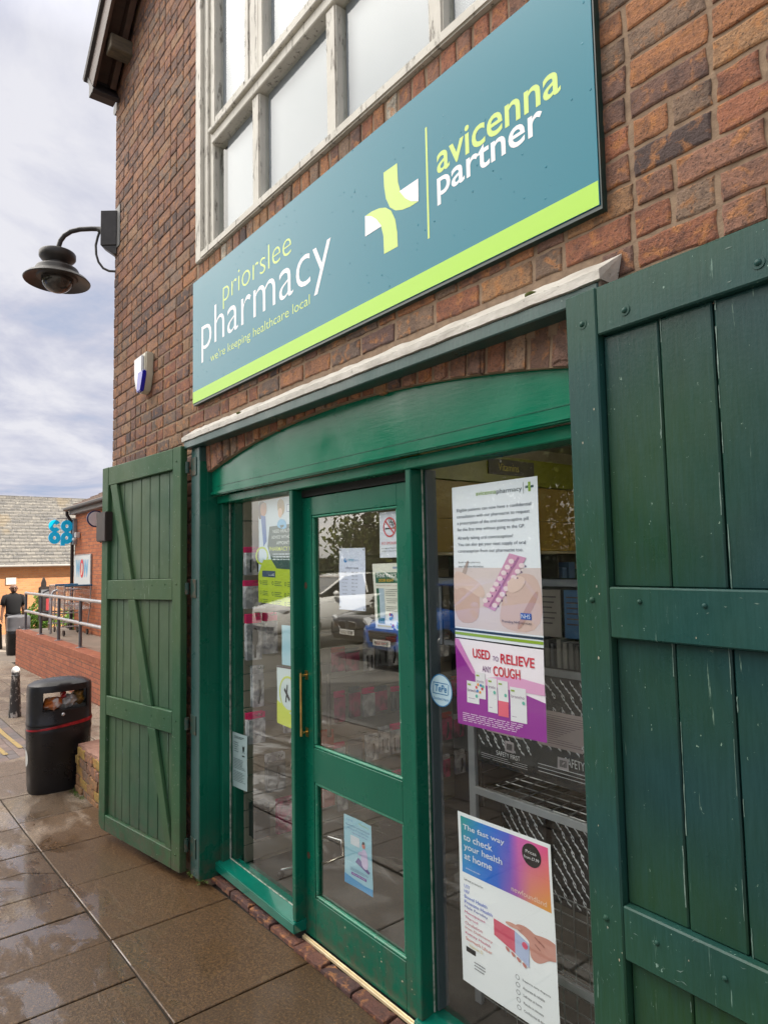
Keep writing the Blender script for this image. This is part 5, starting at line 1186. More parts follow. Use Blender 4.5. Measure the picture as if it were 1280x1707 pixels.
# faint goods further along, seen through the door
k_ = 0
for z in (1.10, 0.80, 0.52, 0.24):
    for y_ in [0.80+0.115*i for i in range(10)]:
        k_ += 1; hang_pack((XP, y_+ru(-0.02, 0.02), z+ru(-0.02, 0.02)), ru(0.07, 0.11), ru(0.14, 0.2), rnd.choice([MAT_PINK, MAT_BLIS, MAT_GRYP, MAT_REDP]), rnd.choice([MAT_BLIS, MAT_GRYP, MAT_PKB]), rnd.choice([None, 'bars', 'comb']), '%s packet from the left in the %s row behind the door glass' % (['first', 'second', 'third', 'fourth', 'fifth', 'sixth', 'seventh', 'eighth', 'ninth', 'tenth'][(k_-1) % 10], ['top', 'second', 'third', 'bottom'][(k_-1)//10]), 'packets behind the door glass', 2)
# chrome garment stand in the left window
cs_ = thing('chrome_stand', 'chrome tube display stand on castors behind the left window', 'stand', (-3.36, 0.40, IZ0))
q = MB(); q.tube([(-3.345, 0.375, 0.10), (-3.345, 0.375, 1.0), (-3.345, 0.42, 1.03), (-3.345, 0.50, 1.03)], 0.013, 12); obj('post', q, MAT_PRONG, cs_, smooth=True)
q = MB(); q.tube([(-3.39, 0.28, 0.09), (-3.345, 0.375, 0.10), (-3.29, 0.50, 0.09), (-3.28, 0.62, 0.10), (-3.34, 0.66, 0.16), (-3.42, 0.62, 0.17)], 0.011, 10); obj('foot', q, MAT_PRONG, cs_, smooth=True)
q = MB(); q.sphere((-3.385, 0.275, 0.068), 0.022, 12); q.sphere((-3.29, 0.64, 0.068), 0.022, 12); obj('castor', q, MAT_BLK, cs_, smooth=True)
q = MB()
for z in (0.98, 0.84): q.tube([(-3.36, 0.36, z), (-3.33, 0.34, z-0.10), (-3.36, 0.33, z-0.20)], 0.008, 8)
obj('hook', q, MAT_PRONG, cs_, smooth=True)

# wire and angle rack behind the right window
rk = thing('metal_rack', 'grey metal shelf rack with wire mesh behind the right window', 'rack', (-1.6, 0.35, IZ0))
MAT_ANG = M('grey_angle', (0.38, 0.39, 0.41), 0.4, (0.30, 0.31, 0.32), 8, metal=0.15)
q = MB(); q.box(-1.965, -1.930, 0.34, 0.355, 0.05, 1.14); q.box(-1.965, -1.960, 0.355, 0.39, 0.05, 1.14); q.box(-1.20, -1.165, 0.34, 0.355, 0.05, 1.40); obj('upright', q, MAT_ANG, rk, bevel=0.001)
for z, x0 in ((0.862, -1.929), (0.305, -1.929), (1.372, -1.66)):
    q = MB(); q.box(x0, -1.201, 0.336, 0.35, z, z+0.028); obj('shelf_edge', q, MAT_ANG, rk, bevel=0.001)
q = MB()
for i in range(14): q.tube([(-1.925+0.055*i, 0.352, 0.06), (-1.925+0.055*i, 0.352, 0.60)], 0.0022, 5)
for i in range(11): q.tube([(-1.925, 0.354, 0.08+0.052*i), (-1.205, 0.354, 0.08+0.052*i)], 0.0022, 5)
for i in range(8): q.tube([(-1.925, 0.40+0.06*i, 0.87), (-1.205, 0.40+0.06*i, 0.87)], 0.0022, 5)
for i in range(10): q.tube([(-1.90+0.075*i, 0.36, 0.872), (-1.90+0.075*i, 0.85, 0.872)], 0.0022, 5)
obj('wire_mesh', q, M('wire_grey', (0.34, 0.35, 0.35), 0.35, metal=0.6), rk)
q = MB(); q.box(-1.925, -1.205, 0.353, 0.84, 1.376, 1.388); obj('shelf', q, MAT_DSH, rk)
q = MB(); q.box(-1.925, -1.205, 0.355, 0.84, 0.988, 0.994); obj('shelf', q, MAT_DSH, rk)
# black packs with white script marks
MAT_PBLK = M('black_poly', (0.010, 0.010, 0.011), 0.16, (0.022, 0.022, 0.024), 9, bs=22, bst=0.8, bd=0.01, spec=0.8)
MAT_LBL = M('pinkish_label', (0.62, 0.50, 0.50), 0.6)
def script(q, Fq, x0, x1, z0, z1, mat, seed, step=0.044, ang=-0.85):
    r = random.Random(seed); z = z1
    row = 0
    while z > z0:
        x = x0+(row % 2)*step*0.6
        while x < x1-0.01:
            L_ = step*1.05; n_ = 7; pts = []
            for i in range(n_+1):
                a = i/n_*L_; wob = 0.0022*sin(i*2.4+r.random()); pts.append((x+a*cos(ang)-wob*sin(ang), z+a*sin(ang)+wob*cos(ang)))
            for (xa, za), (xb, zb) in zip(pts, pts[1:]):
                if max(xa, xb) > x1 or min(za, zb) < z0: continue
                put_poly(q, Fq, [(xa, za+0.0036), (xb, zb+0.0036), (xb, zb-0.0030), (xa, za-0.0030)], mat, 1)
            x += step*0.92
        z -= step*0.62; row += 1
def pack(name, label, x0, x1, z0, z1, y, th, lab, bar, seed, txt=True, group='black packs on the metal rack'):
    r = thing(name, label, 'packet', ((x0+x1)/2, y, z0), group)
    q = MB(); nx_, nz_ = 8, 6; g = lambda u, v_: y+0.006*mnoise.noise(Vector((u*9, v_*9, seed)))
    vs = []
    for j in range(nz_+1):
        for i in range(nx_+1):
            u, v_ = lerp(x0, x1, i/nx_), lerp(z0, z1, j/nz_); vs.append((u, g(u, v_), v_))
    n_ = len(vs); vs += [(x, y+th, z) for x, _, z in vs]
    fs = [(j*(nx_+1)+i, j*(nx_+1)+i+1, (j+1)*(nx_+1)+i+1, (j+1)*(nx_+1)+i) for j in range(nz_) for i in range(nx_)]
    fs += [tuple(k+n_ for k in f) for f in fs]
    bd = [i for i in range(nx_+1)]+[j*(nx_+1)+nx_ for j in range(1, nz_+1)]+[nz_*(nx_+1)+i for i in range(nx_-1, -1, -1)]+[j*(nx_+1) for j in range(nz_-1, 0, -1)]
    fs += [(bd[i], bd[(i+1) % len(bd)], bd[(i+1) % len(bd)]+n_, bd[i]+n_) for i in range(len(bd))]
    q.add(vs, fs); obj('wrapping', q, MAT_PBLK, r, smooth=True)
    Fq = lambda u, v_, l=1: (u, g(u, v_)-0.0012*l, v_)
    q = MB(); script(q, Fq, x0+0.008, x1-0.008, z0+0.30*(z1-z0) if txt else z0+0.01, z1-0.01, 0, seed)
    if txt: put_text(q, Fq, 'SAFETY FIRST', lerp(x0, x1, 0.36), lerp(x0, x1, 0.78), lerp(z0, z1, 0.19), lerp(z0, z1, 0.27), 0, 1)
    if txt:
        for i in range(3): put_rect(q, Fq, x0+0.02, x1-0.03, lerp(z0, z1, 0.15-0.035*i), lerp(z0, z1, 0.155-0.035*i), 0, 1)
    obj('printing', q, ink(235, 235, 240), r)
    if lab: q = MB(); q.add([Fq(*p, 3) for p in lab], [(0, 1, 2, 3)]); L2 = obj('label', q, MAT_LBL, r); q = MB(); [put_rect(q, Fq, lab[0][0]+0.008, lab[1][0]-0.01, lerp(lab[0][1], lab[3][1], 0.1+0.06*i), lerp(lab[0][1], lab[3][1], 0.115+0.06*i), 0, 4) for i in range(14)]; obj('label_print', q, ink(120, 96, 104), L2)
    if bar:
        q = MB(); put_rect(q, Fq, bar[0], bar[0]+0.046, bar[1], bar[1]+0.04, 0, 3)
        for i in range(12): put_rect(q, Fq, bar[0]+0.009+0.0024*i, bar[0]+0.0102+0.0024*i+(0.0006 if i % 3 else 0), bar[1]+0.008, bar[1]+0.032, 1, 4)
        obj('barcode', q, [ink(190, 180, 186), ink(30, 30, 34)], r)
    return r
pack('black_pack', 'black pack reading SAFETY FIRST behind the lower edge of the magenta poster', -1.915, -1.632, 0.996, 1.215, 0.345, 0.2, [(-1.86, 1.12), (-1.68, 1.12), (-1.68, 1.20), (-1.86, 1.20)], (-1.765, 1.062), 1)
pack('black_pack', 'black pack with a large pinkish label, right of the magenta poster', -1.622, -1.25, 0.996, 1.375, 0.335, 0.2, [(-1.60, 1.125), (-1.27, 1.125), (-1.27, 1.252), (-1.60, 1.252)], (-1.515, 1.055), 2)
pack('black_pack', 'crumpled black pack hanging under the middle rack shelf', -1.87, -1.65, 0.60, 0.850, 0.42, 0.12, None, None, 3, txt=False)
pack('black_pack', 'second crumpled black pack hanging under the middle rack shelf', -1.64, -1.47, 0.52, 0.845, 0.44, 0.12, None, None, 4, txt=False)
# grey leaflet holder behind the tall poster
lh = thing('leaflet_holder', 'grey plastic leaflet holder behind the tall white poster', 'leaflet holder', (-1.75, 0.42, 1.45))
q = MB(); MAT_HOLD = M('grey_plastic', (0.24, 0.26, 0.30), 0.3)
q.box(-2.23, -1.22, 0.43, 0.44, 1.688, 1.725); q.box(-2.23, -2.19, 0.43, 0.44, 1.42, 1.687); q.box(-2.189, -1.22, 0.43, 0.44, 1.42, 1.45); obj('frame', q, MAT_HOLD, lh, bevel=0.01, seg=2)
q = MB(); q.box(-2.19, -1.22, 0.50, 0.505, 1.40, 1.70); obj('back', q, M('dark_back', (0.05, 0.05, 0.055), 0.5), lh)
for i, x in enumerate((-1.66, -1.545, -1.43, -1.315)):
    q = MB(); q.box(x, x+0.10, 0.445, 0.450, 1.50, 1.68); lf = obj('leaflet', q, ink(*[(150, 142, 136), (70, 110, 150), (160, 150, 140), (90, 120, 150)][i]), lh, bevel=0.001)
    q = MB(); [q.box(x+0.012, x+0.08-0.01*(j % 3), 0.4435, 0.4445, 1.65-0.02*j, 1.655-0.02*j) for j in range(6)]; obj('leaflet_print', q, ink(90, 80, 84), lf)
for i in range(16):
    x = -1.66+0.027*i; q = MB(); q.box(x, x+ru(0.012, 0.02), 0.40, 0.49, 1.395, 1.395+ru(0.085, 0.11)); o = obj('booklet', q, ink(*rnd.choice([(120, 118, 112), (90, 88, 84), (140, 136, 128), (70, 72, 76)])), lh, bevel=0.001)
# unseen ceiling tubes, added to brighten the inside of the shop
for i, y_ in enumerate((1.6, 3.4)):
    r = thing('added_ceiling_light', 'added unseen ceiling light inside the shop, %s' % ('nearer the windows' if i == 0 else 'further back'), 'light', (-1.6, y_, 2.7), 'added ceiling lights in the shop')
    q = MB(); q.box(-2.3, -0.9, y_-0.06, y_+0.06, 2.70, 2.748); obj('casing', q, flat('added_casing_white', (0.7, 0.7, 0.7)), r, bevel=0.004)
    q = MB(); q.tube([(-2.27, y_, 2.685), (-0.93, y_, 2.685)], 0.014, 10); obj('tube', q, emis('added_tube_glow', (1.0, 0.88, 0.68), 26.0), r, smooth=True)  # added glowing tube, brightens the inside
# ---------------------------------------------------------------- litter bin
def bin_mat(name, base=(0.008, 0.008, 0.010)):
    m, t, b = newmat(name); v = coords(t)
    scr = maprange(t, noise(t, coords(t, (3, 3, 1), ), 9, 6, 0.8), 0.66, 0.70)
    c = mixc(t, maprange(t, noise(t, v, 5, 6), 0.45, 0.75, 0, 0.7), base, tuple(x*2.3 for x in base)); c = mixc(t, math_(t, 'MULTIPLY', scr, 0.35), c, (0.2, 0.2, 0.2))
    t.links.new(c, b.inputs['Base Color']); t.links.new(maprange(t, noise(t, v, 7, 5), 0.3, 0.7, 0.22, 0.46), b.inputs['Roughness']); bump(t, b, noise(t, v, 45, 4), 0.12, 0.003); return m
MAT_BIN = bin_mat('black_bin_plastic')
def litter_bin(name, label, x, y, s=1.0, full=True):
    z0 = gz(x); r = thing(name, label, 'litter bin', (x, y, z0)); sx, sy = 0.185*s, 0.262*s
    def ring(k, z, n=48, p=2.7, dz=None):
        o = []
        for i in range(n):
            a = 2*pi*(i+0.5)/n; ca, sa = cos(a), sin(a); X = sx*k*math.copysign(abs(ca)**(2/p), ca); Y = sy*k*math.copysign(abs(sa)**(2/p), sa)
            o.append((x+X, y+Y, z0+z*s+(dz(X, Y) if dz else 0)))
        return o
    q = MB(); q.rings([ring(0.90, 0.0), ring(0.93, 0.012), ring(0.93, 0.05), ring(0.945, 0.056), ring(1.0, 0.50), ring(1.012, 0.51), ring(1.012, 0.535), ring(1.0, 0.545), ring(1.0, 0.575)]); obj('body', q, MAT_BIN, r, smooth=True)
    n = 48
    hood = [ring(0.985, 0.576), ring(1.01, 0.58), ring(1.01, 0.60), ring(1.0, 0.605), ring(0.998, 0.70), ring(0.995, 0.86), ring(0.992, 0.895), ring(0.97, 0.915), ring(0.80, 0.940), ring(0.45, 0.956), ring(0.02, 0.960)]
    def op(k, i):
        if k != 4 or not full: return False
        a = (i+1)*2*pi/n; X = cos(a)
        ya = abs(hood[5][i][1]-y)/sy; return ya < 0.66
    q = MB(); q.rings(hood, cap=False, skip=op)
    inn = [[(x+(px_-x)*0.955, y+(py_-y)*0.965, pz_) for px_, py_, pz_ in hood[k]] for k in (4, 5)]; q.rings(inn, cap=False, skip=lambda k, i: op(4, i))
    q.rings([hood[4], inn[0]], cap=False); q.rings([hood[5], inn[1]], cap=False)
    obj('hood', q, MAT_BIN, r, smooth=True)
    q = MB(); q.sphere((x+sx*1.0, y-0.01, z0+0.665*s), 0.018, 14, sz=1.0); obj('lock', q, M('steel_knob', (0.6, 0.6, 0.62), 0.2, metal=0.9), r, smooth=True)
    if full:
        q = MB(); q.rings([ring(0.9, 0.55), ring(0.9, 0.70)], cap=True); obj('liner', q, MAT_GAP, r)
        q = MB(); rb = [ring(1.022, 0.556, dz=lambda X, Y: 0.02*Y/sy), ring(1.028, 0.568, dz=lambda X, Y: 0.026*Y/sy), ring(1.018, 0.580, dz=lambda X, Y: 0.030*Y/sy)]; q.rings(rb, cap=False, skip=lambda k, i: rb[0][i][0] < x-0.02); obj('red_band', q, M('red_bag_edge', (0.42, 0.01, 0.02), 0.3, (0.2, 0.005, 0.01), 18, bs=40), r, smooth=True)
        q = MB()
        def FE(u, v_, l=1):
            a = radians(-100)+u*0.36; zz = 0.30+v_*0.080; k = lerp(0.945, 1.0, (zz-0.056)/0.444)+0.004*l; ca, sa = cos(a), sin(a)
            return (x+sx*k*math.copysign(abs(ca)**(2/2.7), ca)+0.004*0, y+sy*k*math.copysign(abs(sa)**(2/2.7), sa)-0.0015*l, z0+zz)
        for rr0, rr1, lay in ((0.0, 0.5, 1), (0.5, 1.0, 1)):
            A = [circ(0, 0, max(r_, 1e-3), max(r_, 1e-3), 24) for r_ in (rr0, (rr0+rr1)/2, rr1)]
            q.rings([[FE(u, v_, lay) for u, v_ in ring_] for ring_ in A], 0, cap=False)
        put_poly(q, FE, [(-0.22, -0.65), (0.02, -0.65), (0.05, 0.1), (0.2, 0.2), (0.0, 0.35), (-0.2, 0.3)], 1, 3)
        put_poly(q, FE, circ(-0.08, 0.55, 0.12, 0.12, 12), 1, 3)
        obj('emblem', q, [ink(190, 192, 190), ink(30, 32, 34)], r)
    return r
bin1 = litter_bin('litter_bin', 'full black oval litter bin with a red band, beside the open left shutter', -6.57, -0.155)
bx_, by_, bz_ = -6.57, -0.155, gz(-6.57)
def crumple(name, label, c, r_, mat, seed, st_=(1, 1, 1), amp=0.45):
    q = MB(); n, k_ = 12, 8; rings = []
    for j in range(k_+1):
        a = -pi/2+pi*j/k_; rg = []
        for i in range(n):
            b_ = 2*pi*i/n; d = Vector((cos(a)*cos(b_), cos(a)*sin(b_), sin(a))); f = 1+amp*mnoise.noise(d*1.9+Vector((seed, 0, 0)))
            rg.append((c[0]+d.x*r_*f*st_[0], c[1]+d.y*r_*f*st_[1], c[2]+d.z*r_*f*st_[2]))
        rings.append(rg)
    q.rings(rings); o = obj(name, q, mat, None, origin=c); tag(o, label, 'rubbish'); return o
crumple('crumpled_wrapper', 'white and orange crumpled chip paper in the left of the bin opening', (bx_+0.085, by_-0.075, bz_+0.752), 0.065, M('greasy_paper', (0.62, 0.60, 0.58), 0.5, (0.45, 0.13, 0.02), 11, thr=(0.42, 0.52)), 3, (1, 1.25, 0.85))
crumple('plastic_tub', 'pale crumpled plastic tub in the middle of the bin opening', (bx_+0.10, by_+0.055, bz_+0.765), 0.058, M('clear_tub', (0.5, 0.51, 0.5), 0.12, (0.25, 0.25, 0.24), 20), 8, (1, 1, 0.95), 0.7)
crumple('crisp_packet', 'small red crisp packet at the top of the bin opening', (bx_+0.11, by_+0.005, bz_+0.820), 0.032, M('red_foil', (0.35, 0.01, 0.01), 0.25), 5, (1, 0.7, 1.2), 0.8)
crumple('food_wrapper', 'brown and yellow wrapper in the right of the bin opening', (bx_+0.08, by_+0.135, bz_+0.785), 0.050, M('brown_wrapper', (0.30, 0.18, 0.03), 0.4, (0.05, 0.04, 0.03), 9), 12, (1, 1, 1.1), 0.7)
# ---------------------------------------------------------------- bollards
m, t, b = newmat('peeling_bollard'); v = coords(t)
s = node(t, 'ShaderNodeSeparateXYZ'); t.links.new(v, s.inputs[0])
pl_ = maprange(t, noise(t, coords(t, (1, 1, 0.5)), 22, 6, 0.75), 0.56, 0.58)
tp = maprange(t, math_(t, 'ADD', s.outputs['Z'], math_(t, 'MULTIPLY', noise(t, v, 30, 4), 0.08)), 0.64, 0.66)
c = mixc(t, math_(t, 'MAXIMUM', pl_, tp), (0.045, 0.047, 0.052), (0.52, 0.51, 0.50)); t.links.new(c, b.inputs['Base Color']); b.inputs['Roughness'].default_value = 0.5; bump(t, b, pl_, 0.4, 0.003)
MAT_BOLL = m
bl = thing('bollard', 'short tapered grey bollard with flaking white paint, by the setts', 'bollard', (-10.42, 0.16, gz(-10.42)), 'bollards on the pavement')
q = MB(); c0 = (-10.42, 0.16, gz(-10.42)); q.lathe([(0.078, 0.0), (0.080, 0.02), (0.052, 0.545), (0.055, 0.550), (0.055, 0.565), (0.046, 0.572), (0.050, 0.590), (0.056, 0.615), (0.050, 0.650), (0.030, 0.674), (0.004, 0.682)], c0, 10); obj('post', q, MAT_BOLL, bl, smooth=True)
b2 = dup(bl, (-20.6, 1.52, gz(-20)), 'small dark far bollard at the left edge, in front of the sunlit wall')
b2.children[0].data = b2.children[0].data.copy(); b2.children[0].data.materials[0] = MAT_LMP

# ---------------------------------------------------------------- low brick plinth beside the shutter
pln = thing('low_wall', 'low worn stub of yellow and buff brick wall with stone cap by the left shutter', 'low wall', (-6.0, 0.0, -0.15))
q = MB(); 
for k in range(5):
    z0 = -0.165+k*0.083; x = -6.36+(0.0 if k % 2 else 0.0)
    L0 = -6.37 if k < 4 else -6.30
    x = L0; first = True
    while x < -5.66:
        L_ = (0.11 if (k % 2 and first) else 0.22); e_ = min(x+L_, -5.645); c = rnd.choice([(0.36, 0.22, 0.055), (0.30, 0.17, 0.08), (0.38, 0.25, 0.06), (0.20, 0.13, 0.09), (0.28, 0.15, 0.10)])
        brick(q, lambda u, w_, d: (u, -0.062+d, w_), x+0.004, e_-0.003, z0+0.004, z0+0.079, c, rough=3.0); x += L_+0.006; first = False
    for y_ in (-0.06, 0.055, 0.17): brick(q, lambda u, w_, d, L0=L0: (L0+d, u, w_), y_+0.003, y_+0.108, z0+0.004, z0+0.079, (0.26, 0.16, 0.11), rough=3.0)
obj('brickwork', q, brick_mat('plinth_brick', 0.6, (0.10, 0.06, 0.05)), pln)
part('core', [(-6.36, -5.63, -0.052, 0.28, -0.25, 0.17), (-6.29, -5.63, -0.051, 0.279, 0.17, 0.245)], M('plinth_mortar', (0.22, 0.15, 0.10), 0.95), pln, bevel=0)
q = MB(); n_ = 12; rings = []
for i in range(n_+1):
    x = lerp(-6.31, -5.635, i/n_); j = lambda: ru(-0.008, 0.008); top_ = 0.272+0.012*(i/n_)+j()*0.6
    rings.append([(x, -0.058+j(), 0.235), (x, -0.050+j(), 0.262+j()), (x, -0.02+j(), top_), (x, 0.27, top_+0.012), (x, 0.28, 0.235)])
q.rings(rings); obj('cap_stone', q, M('pink_cap_stone', (0.34, 0.19, 0.14), 0.85, (0.24, 0.13, 0.10), 7, bs=50, bst=0.6, bd=0.006), pln)

# ---------------------------------------------------------------- ramp wall, railing, platform
def wallmat(name, a, b_, mort, sx=1.0, rot=(0, 0, 0), rowh=0.075, bw=0.225, mo=0.010, amt=0.6, dark=(0.14, 0.06, 0.045), ax='XZ', off=(0, 0)):
    m, t, b = newmat(name); cc = node(t, 'ShaderNodeTexCoord'); s = node(t, 'ShaderNodeSeparateXYZ'); t.links.new(cc.outputs['Object'], s.inputs[0])
    cb = node(t, 'ShaderNodeCombineXYZ'); t.links.new(s.outputs[ax[0]], cb.inputs[0]); t.links.new(s.outputs[ax[1]], cb.inputs[1])
    bt = node(t, 'ShaderNodeTexBrick'); t.links.new(cb.outputs[0], bt.inputs['Vector']); bt.inputs['Scale'].default_value = 1
    bt.inputs['Brick Width'].default_value = bw; bt.inputs['Row Height'].default_value = rowh; bt.inputs['Mortar Size'].default_value = mo/2; bt.inputs['Mortar Smooth'].default_value = 0.2; bt.inputs['Bias'].default_value = -0.1
    bt.inputs['Color1'].default_value = C4(a); bt.inputs['Color2'].default_value = C4(b_); bt.inputs['Mortar'].default_value = C4(mort)
    v = coords(t)
    # colour of each brick from coarse cells
    c = mixc(t, maprange(t, noise(t, coords(t, (1, 1, 2.5)), 5.5, 2), 0.56, 0.62, 0, amt), bt.outputs['Color'], dark)
    c = mixc(t, maprange(t, noise(t, v, 40, 5), 0.4, 0.7, 0, 0.35), c, tuple(x*0.6 for x in a))
    t.links.new(mixc(t, bt.outputs['Fac'], c, mort), b.inputs['Base Color']); b.inputs['Roughness'].default_value = 0.9
    bump(t, b, math_(t, 'SUBTRACT', math_(t, 'MULTIPLY', noise(t, v, 60, 4), 0.3), bt.outputs['Fac']), 0.5, 0.006); return m
RW0, RW1, RY = -16.72, -6.9, 1.245
rw = thing('ramp_wall', 'low red brick retaining wall with soldier coping beside the ramp', 'wall', (RW0, RY, -0.3))
q = MB(); q.box(RW0, RW1, RY, RY+0.33, -0.45, 0.345); obj('brickwork', q, wallmat('ramp_brick', (0.40, 0.125, 0.060), (0.27, 0.08, 0.045), (0.085, 0.06, 0.048)), rw)
q = MB(); x = RW0
while x < RW1: q.box(x, x+0.066, RY-0.004, RY+0.216, 0.348, 0.453); x += 0.075
obj('coping', q, M('coping_brick', (0.36, 0.125, 0.065), 0.85, (0.26, 0.085, 0.05), 9, bs=60), rw, bevel=0.004)
part('coping_bed', [(RW0+0.002, RW1, RY+0.003, RY+0.33, 0.3455, 0.444)], M('coping_mortar', (0.26, 0.19, 0.15), 0.9), rw, bevel=0)
pf = MB(); pf.box(RW0, RW1, RY+0.331, 2.2, -0.45, 0.437); o = obj('ramp_platform', pf, M('platform_paving', (0.27, 0.22, 0.175), 0.85, (0.22, 0.18, 0.145), 2, bs=60), kind='structure')
rl = thing('ramp_railing', 'grey galvanised tubular railing along the ramp wall', 'railing', (-13, 1.40, 0.45))
MAT_GALV = M('galvanised', (0.42, 0.43, 0.45), 0.38, (0.30, 0.31, 0.33), 12, metal=0.5)
for x in (-16.55, -15.05, -13.55, -12.05, -10.55, -9.05):
    q = MB(); q.tube([(x, 1.40, 0.455), (x, 1.40, 1.235)], 0.027, 12); p_ = obj('post', q, M('post_dark', (0.11, 0.12, 0.14), 0.4, metal=0.3) if x == -16.55 else bpy.data.materials['post_dark'], rl, smooth=True)
    q = MB(); q.lathe([(0.070, 0.453), (0.070, 0.463), (0.03, 0.466)], (x, 1.40, 0), 16); obj('flange', q, MAT_GALV, p_)
for z in (1.255, 0.860):
    q = MB(); q.tube([(-16.6, 1.40, z), (-7.3, 1.40, z)], 0.030, 12)
    if z > 1: q.tube([(-16.55, 1.40, z), (-16.62, 1.40, z-0.02)], 0.030, 10)
    obj('rail', q, MAT_GALV, rl, smooth=True)
# cycle hoops / trolley bay rails and trolleys on the platform
def hoop(x, y, w_, h, lab, mat):
    r = thing('trolley_bay_hoop', lab, 'rail', (x, y, 0.44), 'trolley bay hoops')
    pts = [(x, y, 0.44), (x, y, 0.44+h-0.12), (x+0.035*0, y+0.035, 0.44+h-0.035), (x, y+0.12, 0.44+h), (x, y+w_-0.12, 0.44+h), (x, y+w_-0.035, 0.44+h-0.035), (x, y+w_, 0.44+h-0.12), (x, y+w_, 0.44)]
    q = MB(); q.tube(pts, 0.022, 10); obj('tube', q, mat, r, smooth=True)
    q = MB(); q.tube([(x, y, 0.44+h*0.45), (x, y+w_, 0.44+h*0.45)], 0.016, 8); obj('crossbar', q, mat, r, smooth=True); return r
hoop(-15.2, 1.62, 0.72, 0.90, 'shiny trolley bay hoop nearest the shop, in front of the trolleys', MAT_GALV)
hoop(-16.3, 1.66, 0.72, 0.86, 'dark trolley bay hoop behind the trolleys', bpy.data.materials['post_dark'])
def trolley(x, y, lab):
    r = thing('shopping_trolley', lab, 'shopping trolley', (x, y, 0.44), 'shopping trolleys on the ramp')
    z = 0.44; q = MB(); w0, w1, L_ = 0.20, 0.26, 0.80
    def B(u, s_, v_): # u along x, s across, v height
        ww = lerp(w0, w1, u); return (x-L_/2+u*L_, y+s_*ww, z+lerp(0.52+0.10*(1-u), 0.98, v_))
    for i in range(15): u = i/14; q.tube([B(u, -1, 1), B(u, -1, 0), B(u, 1, 0), B(u, 1, 1)], 0.0048, 4)
    for j in range(6):
        v_ = j/5; q.tube([B(0, -1, v_), B(1, -1, v_), B(1, 1, v_), B(0, 1, v_), B(0, -1, v_)], 0.0050 if j < 5 else 0.009, 5)
    for i in range(9): s_ = -1+i/4; q.tube([B(1, s_, 1), B(1, s_, 0), B(0, s_, 0), B(0, s_, 1)], 0.0045, 4)
    obj('basket', q, MAT_PRONG, r)
    q = MB()
    for s_ in (-1, 1): q.tube([(x+0.38, y+s_*0.24, z+0.98), (x+0.34, y+s_*0.24, z+0.55), (x+0.20, y+s_*0.23, z+0.18), (x-0.40, y+s_*0.21, z+0.14)], 0.012, 8); q.tube([(x-0.38, y+s_*0.20, z+0.62), (x-0.30, y+s_*0.21, z+0.15)], 0.010, 8)
    q.tube([(x-0.40, y-0.21, z+0.14), (x-0.40, y+0.21, z+0.14)], 0.010, 8); q.tube([(x+0.2, y-0.23, z+0.18), (x+0.2, y+0.23, z+0.18)], 0.010, 8); obj('chassis', q, MAT_GALV, r, smooth=True)
    q = MB(); q.tube([(x+0.42, y-0.26, z+1.0), (x+0.42, y+0.26, z+1.0)], 0.017, 10); obj('handle', q, M('blue_handle', (0.03, 0.15, 0.3), 0.4), r, smooth=True)
    q = MB()
    for dx_, dy_ in ((-0.38, -0.19), (-0.38, 0.19), (0.24, -0.22), (0.24, 0.22)):
        q = MB(); q.tube([(x+dx_, y+dy_-0.012, z+0.062), (x+dx_, y+dy_+0.012, z+0.062)], 0.06, 14); obj('castor', q, MAT_BLK, r)
    return r
trolley(-15.75, 1.98, 'front shopping trolley in the bay on the ramp'); 
trolley(-14.62, 1.90, 'shopping trolley nearer the poster on the brick wall')

# ---------------------------------------------------------------- brick convenience store
st2 = thing('store_building', 'low red brick store with tiled pitched roof beyond the ramp', 'building', (-12, 2.2, 0))
SB0, SB1, SBY, SBZ = -15.75, -7.2, 2.20, 3.08
MAT_STB = wallmat('store_brick', (0.50, 0.160, 0.062), (0.38, 0.11, 0.05), (0.16, 0.10, 0.075))
MAT_STB2 = wallmat('store_brick_end', (0.42, 0.125, 0.055), (0.30, 0.085, 0.045), (0.24, 0.16, 0.115), ax='YZ')
q = MB(); q.box(SB0+0.002, SB1, SBY, 11, -0.4, SBZ); obj('wall', q, MAT_STB, st2)
q = MB(); q.add([(SB0, SBY, -0.4), (SB0, 11, -0.4), (SB0, 11, SBZ), (SB0, 6.6, 5.35), (SB0, SBY, SBZ)], [(0, 1, 2, 3, 4)]); obj('end_wall', q, MAT_STB2, st2)
m, t, b = newmat('brown_tiles'); cc = node(t, 'ShaderNodeTexCoord'); s = node(t, 'ShaderNodeSeparateXYZ'); t.links.new(cc.outputs['Object'], s.inputs[0]); cb = node(t, 'ShaderNodeCombineXYZ')
t.links.new(s.outputs['X'], cb.inputs[0]); t.links.new(s.outputs['Y'], cb.inputs[1]); bt = node(t, 'ShaderNodeTexBrick'); t.links.new(cb.outputs[0], bt.inputs['Vector']); bt.inputs['Scale'].default_value = 1; bt.inputs['Brick Width'].default_value = 0.17; bt.inputs['Row Height'].default_value = 0.10; bt.inputs['Mortar Size'].default_value = 0.006
bt.inputs['Color1'].default_value = (0.17, 0.10, 0.075, 1); bt.inputs['Color2'].default_value = (0.12, 0.075, 0.06, 1); bt.inputs['Mortar'].default_value = (0.03, 0.02, 0.02, 1); t.links.new(mixc(t, maprange(t, noise(t, coords(t), 4, 5), 0.4, 0.7, 0, 0.5), bt.outputs['Color'], (0.20, 0.17, 0.13)), b.inputs['Base Color']); b.inputs['Roughness'].default_value = 0.85
q = MB(); nr = 26; y0_, z0_, y1_, z1_ = SBY-0.20, SBZ+0.02, 6.6, 5.42
